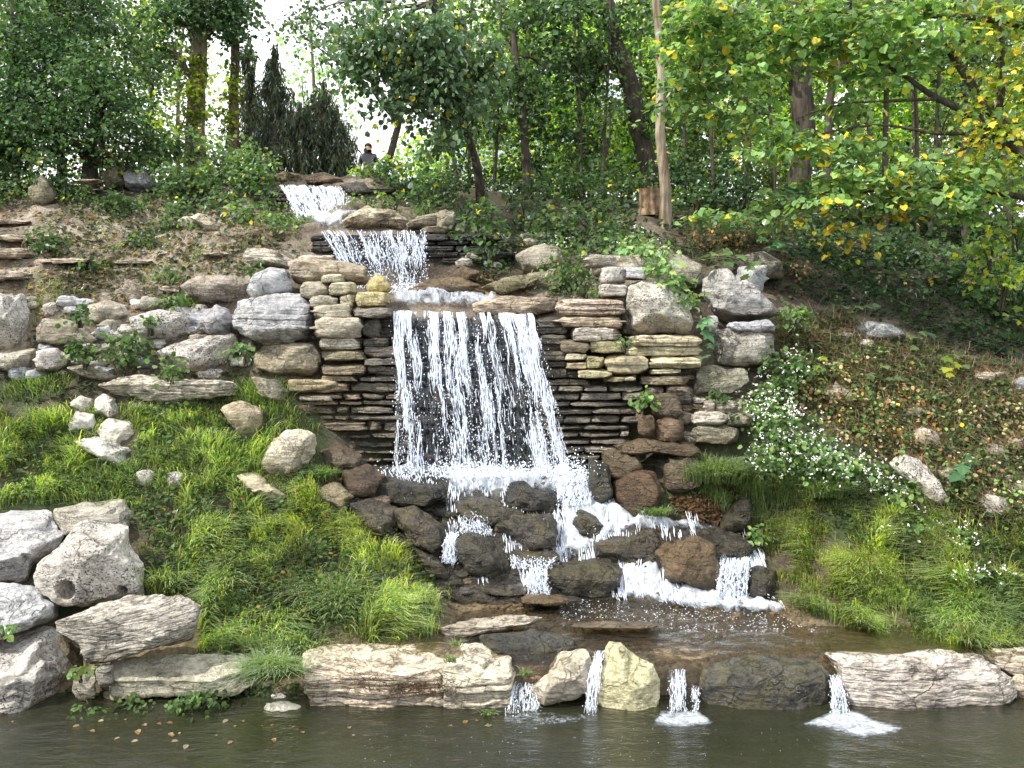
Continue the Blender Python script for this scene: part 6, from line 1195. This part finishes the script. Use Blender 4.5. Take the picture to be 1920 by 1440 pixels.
lawn('grass', 'long green grass covering the left bank, sunlight painted as yellower blades near the cascade', [
  ([(-240,770),(110,785),(240,745),(450,745),(500,740),(590,800),(610,905),(660,960),(800,1000),(850,1090),(845,1165),(800,1200),(560,1212),(470,1235),(375,1235),(372,1130),(272,1120),(245,955),(130,940),(-240,955)], 70000)], (.35, -.5, 0), yel=lit_yel)
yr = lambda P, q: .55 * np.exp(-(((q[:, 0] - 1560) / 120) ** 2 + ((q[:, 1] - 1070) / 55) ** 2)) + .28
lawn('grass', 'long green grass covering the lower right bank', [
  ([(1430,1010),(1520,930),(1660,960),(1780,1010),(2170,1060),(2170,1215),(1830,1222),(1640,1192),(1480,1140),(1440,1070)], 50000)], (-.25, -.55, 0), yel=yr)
lawn('grass', 'thinner shaded grass between white flowers and right bank grass', [
  ([(1300,850),(1420,870),(1600,900),(1700,940),(1500,960),(1420,1010),(1330,940),(1290,930)], 8500), ([(1600,1000),(2170,930),(2170,1080),(1700,1040)], 6500)], (-.2, -.4, 0), hr=(.12, .3), dry=.15)
lawn('grass', 'sparse dull grass among the left terrace stones', [([(-240,700),(450,745),(560,760),(470,690),(300,640),(160,640),(-240,700)], 5500), ([(0,560),(350,560),(450,650),(100,700)], 2500), ([(60,380),(560,400),(480,560),(0,560)], 3000)], (.1, -.4, 0), hr=(.06, .2), dry=.25)
def tuft(label, px, py, r, n, h, D=None, p=GG, lean=(0, -.5, 0)):
    c = gp(px, py) if D is None else at(px, py, D); root = empty('grass_tuft', c, label, 'grass tuft'); a = RNG.normal(0, r, (n, 2)); P = c + np.stack([a[:, 0], a[:, 1] * .6, 0 * a[:, 0]], -1)
    P[:, 2] = np.minimum(hz(P[:, 0], P[:, 1]) if D is None else c[2], c[2] + .1)
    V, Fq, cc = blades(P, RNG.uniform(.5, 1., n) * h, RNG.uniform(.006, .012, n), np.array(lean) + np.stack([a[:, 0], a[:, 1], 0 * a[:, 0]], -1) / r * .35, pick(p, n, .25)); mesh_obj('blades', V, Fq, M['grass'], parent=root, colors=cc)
tuft('big overhanging grass tuft between low ledge and largest ledge slab', 510, 1265, .12, 1500, .42, D=8.02)
tuft('grass tuft draping over the edge behind the big tuft', 540, 1215, .16, 900, .32)
tuft('hanging grass tuft left of the main fall base', 605, 900, .08, 700, .42, D=10.85)
tuft('arching long grass right of the cave stones', 1355, 900, .22, 1500, .6, D=10.9, p=GG * .75)
tuft('bright short grass tuft beside the orange brown stone', 1232, 965, .09, 400, .22, D=10.7)
tuft('spiky grass tuft under the white flowers', 1548, 930, .1, 500, .5, D=10.5)
tuft('arching grass tuft right on the bank edge', 1760, 1165, .15, 700, .42)
tuft('bright arching grass clump at the right bank', 1850, 1150, .18, 800, .45, p=GG * 1.2)
tuft('arching grass clump in the middle of the left bank', 640, 1130, .14, 900, .45)
tuft('yellow-green grass clump near the dark sloping stone', 655, 1000, .12, 600, .4, p=GY * .7)
tuft('grass clump below the white stones', 200, 900, .2, 900, .4)
tuft('grass sprouting at the terrace stone left edge', 60, 720, .25, 700, .3)
tuft('grass tuft right of the log-like slab', 490, 745, .18, 900, .4, p=GG * 1.1)
tuft('grass tuft beside the dull tan boulder', 345, 575, .08, 300, .25)
for lab, px, py, D in [('tiny tuft growing on the ledge slab top', 855, 1210, 8.35), ('tiny sprig at the joint of the ledge slab', 845, 1240, 8.1), ('small sprig at the lower right corner of the ledge slab', 915, 1340, 7.82), ('yellowish sprig in the gap beside the brown stone', 985, 1265, 8.05)]:
    tuft(lab, px, py, .03, 60, .13, D=D)
lawn('tall_grass', 'tall loose tan and green grasses over the dry right slope', [(SLP, 10000)], (-.1, -.25, 0), hr=(.12, .4), wr=(.004, .008), dry=.75, basepal=GG * .8)
lawn('tall_grass', 'taller pale seeding grass on the right bank above the water', [([(1430,1000),(1560,900),(2170,1000),(2170,1140),(1700,1120),(1480,1080)], 5500)], (-.15, -.3, 0), hr=(.35, .7), wr=(.004, .008), dry=.35, basepal=GY * .6)
# ---- dry brush
def sticks(name, label, poly, n, L=(.15, .6), r=.0035, palette=GD, cat='dry stems', up=.6, kind='stuff'):
    P, q = scatter(poly, n, jit=.03); m = len(P); d = norm(RNG.normal(0, 1, (m, 3)) * [1, .7, .5] + [0, -.1, up]); ln = RNG.uniform(*L, m); K = 4; t = np.linspace(0, 1, K)
    C = P[:, None] + d[:, None] * (ln[:, None] * t)[..., None]; C[..., 2] -= .25 * ln[:, None] * t ** 2; C += RNG.normal(0, .01, C.shape)
    rr = np.full((m, K, 1), r) * RNG.uniform(.5, 1.5, (m, 1, 1)) * (1 - .6 * t)[None, :, None]; ax = np.array([1, 0, .3]); ay = np.array([0, -1, .3])
    V = np.stack([C + rr * ax, C - rr * ax, C + rr * ay], 2).reshape(-1, 3); i = np.arange(m * K * 3).reshape(m, K, 3)
    Fq = np.concatenate([np.stack([i[:, :-1, a], i[:, :-1, (a + 1) % 3], i[:, 1:, (a + 1) % 3], i[:, 1:, a]], -1).reshape(-1, 4) for a in range(3)])
    c = np.repeat(pick(palette, m, .3), K * 3, 0); return tag(mesh_obj(name, V, Fq, M['dry'], colors=c), label, cat, kind=kind)
SLOPE = [(1460,600),(1560,590),(1700,640),(1830,680),(2170,720),(2170,1000),(1850,990),(1700,880),(1560,800),(1480,760)]
sticks('dry_brush', 'tangle of dry brown stems over the right slope', SLOPE, 15000, (.12, .55), .0042, np.concatenate([GD * 1.1, BRN * 1.3, GD * .8]))
sticks('dry_brush', 'brown dead stems above the right stone wall', [(1270,400),(1420,400),(1500,540),(1430,480),(1290,470)], 1600, (.15, .5), .004, BRN)
sticks('dry_brush', 'twigs and roots littered on the left slope', [(-240,470),(450,440),(480,560),(250,620),(-240,600)], 1500, (.1, .5), .004, np.concatenate([GD, BRN * .7]), up=.0)
sticks('twigs', 'dark twigs caught on the cascade stones', [(1110,985),(1340,985),(1330,1015),(1240,1040),(1120,1050)], 160, (.12, .45), .006, BRN * .4, up=.05, cat='twigs')
sticks('dead_roots', 'brown dead roots hanging on the face of the ledge slab', [(640,1272),(850,1272),(840,1300),(660,1300)], 10, (.05, .1), .003, BRN * .5, up=.0, cat='roots')
rt_ = []; 
for k in range(420):
    px = RNG.choice([RNG.normal(770, 28), RNG.normal(690, 18), RNG.normal(830, 12), RNG.uniform(640, 930)], p=[.5, .2, .2, .1]); py = RNG.normal(1283 if abs(px - 770) > 45 else 1292, 9); a = at(px, py, 7.93); b = a + RNG.normal(0, .035, 3) * [1.3, .3, 1]; rt_.append(([a, (a + b) / 2 + RNG.normal(0, .008, 3), b], [.003, .003, .0015]))
V, Fq = tubes(rt_, seg=3, sub=1); tag(mesh_obj('dead_moss', V, Fq, M['dry'], colors=np.repeat(pick(BRN * .42, 420, .3), 9, 0)), 'patches of dark brown dead moss and roots on the largest ledge slab', 'dead moss', kind='stuff')
def groundleaves(name, label, poly, n, palette, size=(.03, .07), shape='oval', cat='leaf litter', lift=.012, mat='leaf', dens=None):
    P, q = scatter(poly, n, jit=.02); k = ~(on_rock(q) | on_rock(q, 8)); P = P[k]
    m = len(P); P[:, 2] += lift + RNG.uniform(0, .02, m); d = RNG.normal(0, 1, (m, 3)) * [1, 1, .25]; V, Fs, k = leaves(P, d, RNG.normal(0, .4, (m, 3)) + [0, -.3, 1], RNG.uniform(*size, m), shape, .6)
    return tag(mesh_obj(name, V, Fs, M[mat], colors=np.repeat(pick(palette, m, .3), k, 0), smooth=False), label, cat, kind='stuff')
LIT = np.concatenate([BRN, GD, pal((.42, .22, .06), (.5, .3, .1), (.45, .38, .28))])
groundleaves('leaf_litter', 'fallen brown leaves over the left slope', [(-240,380),(330,340),(560,430),(480,560),(430,660),(-240,720)], 3800, LIT, (.04, .10))
groundleaves('leaf_litter', 'fallen leaves and debris on the dry right slope', SLOPE, 5000, np.concatenate([LIT, G_MID]), (.03, .09))
groundleaves('leaf_litter', 'orange leaves gathered by the cave stones', [(1150,815),(1310,820),(1300,860),(1160,850)], 260, pal((.5, .25, .06), (.4, .16, .05), (.3, .2, .1)), (.04, .07), lift=.03)
groundleaves('leaf_litter', 'brown leaves on the earth left of the plunge pool', [(600,850),(720,880),(700,960),(620,930)], 700, LIT * .8, (.04, .08))
groundleaves('leaf_litter', 'brown leaves on the earth under the right grass', [(1250,930),(1380,920),(1400,985),(1290,975)], 700, BRN * .8, (.04, .08))
groundleaves('leaf_litter', 'yellow leaves lying behind the main lip', [(830,515),(1045,530),(1045,588),(900,580)], 500, np.concatenate([pal((.6, .42, .08), (.65, .35, .08)), LIT]), (.04, .08), lift=.05)
groundleaves('leaf_litter', 'stray fallen leaves in the left grass', [(260,900),(620,900),(820,1080),(620,1200),(400,1180)], 55, pal((.55, .25, .10), (.6, .4, .1), (.45, .2, .1)), (.05, .08), lift=.14)
groundleaves('ground_cover', 'low green creepers over the left terrace', [(-240,600),(460,640),(560,760),(200,760),(-240,760)], 3800, G_MID * .85, (.035, .075), cat='ground cover', lift=.04)
groundleaves('ground_cover', 'low herbs over the upper left slope', [(60,360),(430,360),(560,480),(450,560),(130,560)], 1500, G_MID * .8, (.05, .10), cat='ground cover', lift=.05)
groundleaves('ground_cover', 'green creepers through the dry right slope', SLOPE, 8500, np.concatenate([G_MID, G_LIGHT * .8]), (.04, .10), cat='ground cover', lift=.12)
groundleaves('ground_cover', 'dark herbs covering the slope above the right wall', [(860,460),(1100,430),(1500,480),(2170,600),(2170,700),(1830,670),(1600,590),(1480,560),(1240,470),(1060,560),(900,540)], 8000, np.concatenate([G_DARK, G_MID]), (.05, .10), cat='ground cover', lift=.08)
groundleaves('ground_cover', 'herbs under the woodland shade', [(1200,380),(2170,420),(2170,560),(1500,500),(1250,440)], 5500, G_DARK * 1.2, (.07, .13), cat='ground cover', lift=.1)
groundleaves('ground_cover', 'broad weeds mixed through the left bank grass', [(0,800),(450,760),(620,920),(820,1060),(800,1190),(480,1210),(280,1100),(240,960),(0,940)], 4200, np.concatenate([G_MID, G_LIGHT]), (.04, .085), cat='ground cover', lift=.13)
groundleaves('ground_cover', 'leafy herbs mixed through the right bank grass', [(1480,900),(2170,960),(2170,1200),(1800,1190),(1560,1000)], 3500, G_MID, (.04, .08), cat='ground cover', lift=.16)
groundleaves('ground_cover', 'leafy weeds at the water edge on the left', [(120,1300),(560,1290),(570,1345),(100,1350)], 1600, G_MID, (.025, .05), cat='ground cover', lift=.04)
# ---- white flowers
def flowers(label, blobs, nl, nf, stems=60):
    b = blobs[0]; c = at(b[0], b[1] + b[3], b[4]); c[2] = float(hz(c[0], c[1])); root = empty('white_flower_clump', c, label, 'flowers', None); Pf = []
    crown(root, blobs, .075, np.concatenate([G_MID, G_LIGHT]), dens=.75, per=10, rad=(.08, .2), shape='oval', name='leaves')
    L = []
    for bb in blobs:
        q = blob_centres((bb[0], bb[1] - 4, bb[2] * 1.3, bb[3] * 1.2, bb[4] - .08, .4), int(nf / len(blobs) * .8), .25); Pf.append(q)
        f = at(bb[0], bb[1], bb[4]); f[2] = float(hz(f[0], f[1]))
        for p in q[::6]: L.append(limb(f + RNG.normal(0, .1, 3) * [1, .5, 0], p, .004, .1, 3))
    P = np.concatenate(Pf); V, Fq = tubes(L, seg=4, sub=1); o = mesh_obj('stems', V, Fq, M['bark'], parent=root); o.color = (1.5, 2.5, 1, 1)
    # each head: a few small discs close together
    Q = (P[:, None] + RNG.normal(0, .012, (len(P), 4, 3))).reshape(-1, 3); s = RNG.uniform(.004, .0125, len(Q)); a = np.linspace(0, 2 * PI, 7)[:-1]; nr = norm(RNG.normal(0, .4, Q.shape) + [0, -.7, .7]); x = norm(np.cross(nr, [1., 0, .1])); y = np.cross(nr, x)
    ring = Q[:, None] + s[:, None, None] * (np.cos(a)[None, :, None] * x[:, None] + np.sin(a)[None, :, None] * y[:, None]); V = np.concatenate([ring, (Q + nr * s[:, None] * .5)[:, None]], 1).reshape(-1, 3)
    i = np.arange(6); tf = np.stack([i, (i + 1) % 6, 0 * i + 6], -1); Fq = (tf[None] + (np.arange(len(Q)) * 7)[:, None, None]).reshape(-1, 3)
    mesh_obj('flower_heads', V, Fq, M['petal'], parent=root)
t = NT('white petals'); b_ = t.add('BsdfPrincipled'); b_.inputs['Base Color'].default_value = (.85, .86, .84, 1); b_.inputs['Roughness'].default_value = .7; t.L(b_.outputs[0], t.out.inputs[0]); M['petal'] = t.m
flowers('main clump of white flowers on the right bank, densest blooms', [(1480,800,60,38,10.9,.35),(1520,845,60,35,10.7,.35),(1450,770,40,28,11.1,.3)], 0, 330)
flowers('white flowers spilling down over the long grass', [(1450,860,50,40,10.7,.3),(1560,880,55,30,10.5,.3)], 0, 170)
flowers('loose white flowers up the slope beside the grey wall block', [(1470,715,45,30,11.6,.3),(1500,680,35,25,11.8,.3),(1425,745,30,22,11.4,.3)], 0, 110)
flowers('white flowers left of the long whitish stone', [(1620,880,50,25,10.6,.3),(1665,910,40,25,10.5,.3)], 0, 120)
flowers('white flowers on the lower right bank', [(1800,1070,35,20,9.6,.25),(1860,1075,25,15,9.6,.2)], 0, 70)
flowers('scattered white flowers right of the bank grass', [(1720,985,60,30,10.1,.3),(1790,1000,40,30,10.1,.3)], 0, 90)
flowers('tiny white flowers in the herbs above the fall', [(1045,460,30,18,13.9,.2),(1190,450,35,20,13.3,.2),(1230,465,20,14,12.9,.2)], 0, 60)
# ---- floating and stranded leaves on the pond
def floaters(label, poly, z, n, palette, size=(.03, .07)):
    poly = np.array(poly, float); q = RNG.uniform(poly.min(0), poly.max(0), (n * 3, 2)); q = q[poly_in(q[:, 0], q[:, 1], poly)][:n]; D = np.array([(z - CAM_H) / (zat(v, 1.) - CAM_H) for v in q[:, 1]]); P = at(q[:, 0], q[:, 1], D)
    for i, p in enumerate(P):
        V, Fs, k = leaves(p[None] + [0, 0, .006], RNG.normal(0, 1, (1, 3)) * [1, 1, 0], np.array([[0, 0, 1.]]) + RNG.normal(0, .08, (1, 3)), RNG.uniform(*size, 1), 'oval', .5)
        tag(mesh_obj('floating_leaf', V, Fs, M['leaf'], colors=np.repeat(pick(palette, 1), k, 0), smooth=False), label, 'leaf', 'fallen leaves floating by the left shore')
floaters('pale orange fallen leaf floating by the left shore of the pond', [(20,1348),(900,1350),(940,1372),(300,1400),(20,1368)], 0., 34, pal((.45, .30, .18), (.5, .38, .26), (.42, .36, .28), (.35, .2, .1)), (.03, .085))
# ---- the person on the path beyond the crest
def person():
    D = 24.; foot = at(692, 392, D); top = at(697, 268, D); H = top[2] - foot[2]; g = float(hz(foot[0], foot[1])); foot[2] = g; H = top[2] - g; s = H / 1.75
    root = empty('person', foot, 'person in dark clothes walking on the path beyond the spruces', 'person'); import bmesh
    J = {'pel': (0, 0, .95), 'wai': (0, 0, 1.10), 'che': (0, .01, 1.32), 'nek': (0, 0, 1.47), 'hed': (0, -.02, 1.56), 'crn': (0, -.01, 1.70),
         'lsh': (-.18, 0, 1.40), 'lel': (-.24, .04, 1.14), 'lwr': (-.22, -.08, .92), 'lha': (-.21, -.10, .83), 'rsh': (.18, 0, 1.40), 'rel': (.24, .02, 1.14), 'rwr': (.24, -.10, .93), 'rha': (.23, -.13, .84),
         'lhi': (-.09, 0, .92), 'lkn': (-.10, -.10, .50), 'lan': (-.10, .05, .09), 'lto': (-.10, -.10, .04), 'rhi': (.09, 0, .92), 'rkn': (.10, .02, .50), 'ran': (.11, .16, .10), 'rto': (.11, .03, .03)}
    Rr = {'pel': .15, 'wai': .13, 'che': .15, 'nek': .06, 'hed': .095, 'crn': .07, 'lsh': .075, 'rsh': .075, 'lel': .05, 'rel': .05, 'lwr': .032, 'rwr': .032, 'lha': .03, 'rha': .03, 'lhi': .10, 'rhi': .10, 'lkn': .065, 'rkn': .065, 'lan': .045, 'ran': .045, 'lto': .035, 'rto': .035}
    Ed = [('pel', 'wai'), ('wai', 'che'), ('che', 'nek'), ('nek', 'hed'), ('hed', 'crn'), ('che', 'lsh'), ('lsh', 'lel'), ('lel', 'lwr'), ('lwr', 'lha'), ('che', 'rsh'), ('rsh', 'rel'), ('rel', 'rwr'), ('rwr', 'rha'), ('pel', 'lhi'), ('lhi', 'lkn'), ('lkn', 'lan'), ('lan', 'lto'), ('pel', 'rhi'), ('rhi', 'rkn'), ('rkn', 'ran'), ('ran', 'rto')]
    ks = list(J); me = bpy.data.meshes.new('body'); me.from_pydata([tuple(s * c for c in J[k]) for k in ks], [(ks.index(a), ks.index(b)) for a, b in Ed], []); o = bpy.data.objects.new('body', me); COL.objects.link(o); o.parent = root
    md = o.modifiers.new('skin', 'SKIN')
    if not me.skin_vertices:
        bm = bmesh.new(); bm.from_mesh(me); bm.verts.layers.skin.verify(); bm.to_mesh(me); bm.free()
    for k, v in zip(ks, me.skin_vertices[0].data): v.radius = (Rr[k] * s,) * 2; v.use_root = (k == 'pel')
    sb = o.modifiers.new('sub', 'SUBSURF'); sb.levels = 1; sb.render_levels = 2
    t = NT('clothes and skin'); tc = t.add('TexCoord'); sp = t.add('SeparateXYZ'); t.L(tc.outputs['Object'], sp.inputs[0]); c = t.ramp(t.math('DIVIDE', sp.outputs[2], 1.8 * s), [(0., (.03, .03, .04)), (.53, (.03, .03, .045)), (.54, (.05, .05, .07)), (.83, (.05, .05, .07)), (.84, (.32, .19, .13))])
    b = t.add('BsdfPrincipled'); t.L(c, b.inputs['Base Color']); t.L(b.outputs[0], t.out.inputs[0]); me.materials.append(t.m)
    V, Fc = cs(8, 2.); V = V * np.array([.10, .115, .10]) * s + np.array([0, .012, 1.655]) * s; keep = (V[Fc][:, :, 1].mean(1) > -.03 * s) | (V[Fc][:, :, 2].mean(1) > 1.69 * s)
    mesh_obj('hair', V + np.array(root.location), Fc[keep], M['bark'], parent=root)
person()
# ------------------------------------------------------------------ camera, sky, sun
cd = bpy.data.cameras.new('camera'); cam = bpy.data.objects.new('camera', cd); COL.objects.link(cam)
cam.location = (0, 0, CAM_H); cam.rotation_euler = (PI / 2 + PITCH, 0, 0)
cd.sensor_width = 36; cd.lens = 36 * F / 1920; cd.clip_end = 500; SC.camera = cam
SUN_EL, SUN_AZ = math.radians(50), math.radians(243)      # azimuth measured clockwise from +Y: the sun stands left, a little behind the viewer
w = bpy.data.worlds.new('World'); SC.world = w; w.use_nodes = True
nt = w.node_tree; nt.nodes.clear()
sky = nt.nodes.new('ShaderNodeTexSky'); sky.sky_type = 'NISHITA'; sky.sun_disc = False
sky.sun_elevation = SUN_EL; sky.sun_rotation = SUN_AZ; sky.air_density = 1.2; sky.dust_density = 3.; sky.ozone_density = 1.
tc = nt.nodes.new('ShaderNodeTexCoord'); nz = nt.nodes.new('ShaderNodeTexNoise'); nz.inputs['Scale'].default_value = 2.2; nz.inputs['Detail'].default_value = 5
rp = nt.nodes.new('ShaderNodeValToRGB'); rp.color_ramp.elements[0].position = .30; rp.color_ramp.elements[1].position = .52
mx = nt.nodes.new('ShaderNodeMix'); mx.data_type = 'RGBA'; mx.inputs[7].default_value = (12., 12.2, 12.6, 1)
bg = nt.nodes.new('ShaderNodeBackground'); bg.inputs[1].default_value = .15; out = nt.nodes.new('ShaderNodeOutputWorld')
L = nt.links.new
L(tc.outputs['Generated'], nz.inputs['Vector']); L(nz.outputs['Fac'], rp.inputs[0]); L(rp.outputs[0], mx.inputs[0]); L(sky.outputs[0], mx.inputs[6]); L(mx.outputs[2], bg.inputs[0]); L(bg.outputs[0], out.inputs[0])
sl = bpy.data.lights.new('sun', 'SUN'); sl.energy = 5.0; sl.angle = math.radians(.5); sl.color = (1., .93, .80)
so = bpy.data.objects.new('sun', sl); COL.objects.link(so)
from mathutils import Vector
sd = Vector((math.sin(SUN_AZ) * math.cos(SUN_EL), math.cos(SUN_AZ) * math.cos(SUN_EL), math.sin(SUN_EL)))
so.rotation_euler = sd.to_track_quat('Z', 'Y').to_euler(); so.location = sd * 40
SC.view_settings.view_transform = 'Standard'; SC.view_settings.look = 'None'; SC.view_settings.exposure = 0; SC.view_settings.gamma = 1
SC.cycles.max_bounces = 6; SC.cycles.diffuse_bounces = 3; SC.cycles.glossy_bounces = 3; SC.cycles.transmission_bounces = 4; SC.cycles.transparent_max_bounces = 12
SC.cycles.caustics_reflective = False; SC.cycles.caustics_refractive = False; SC.cycles.sample_clamp_indirect = 6
SC.cycles.use_denoising = True
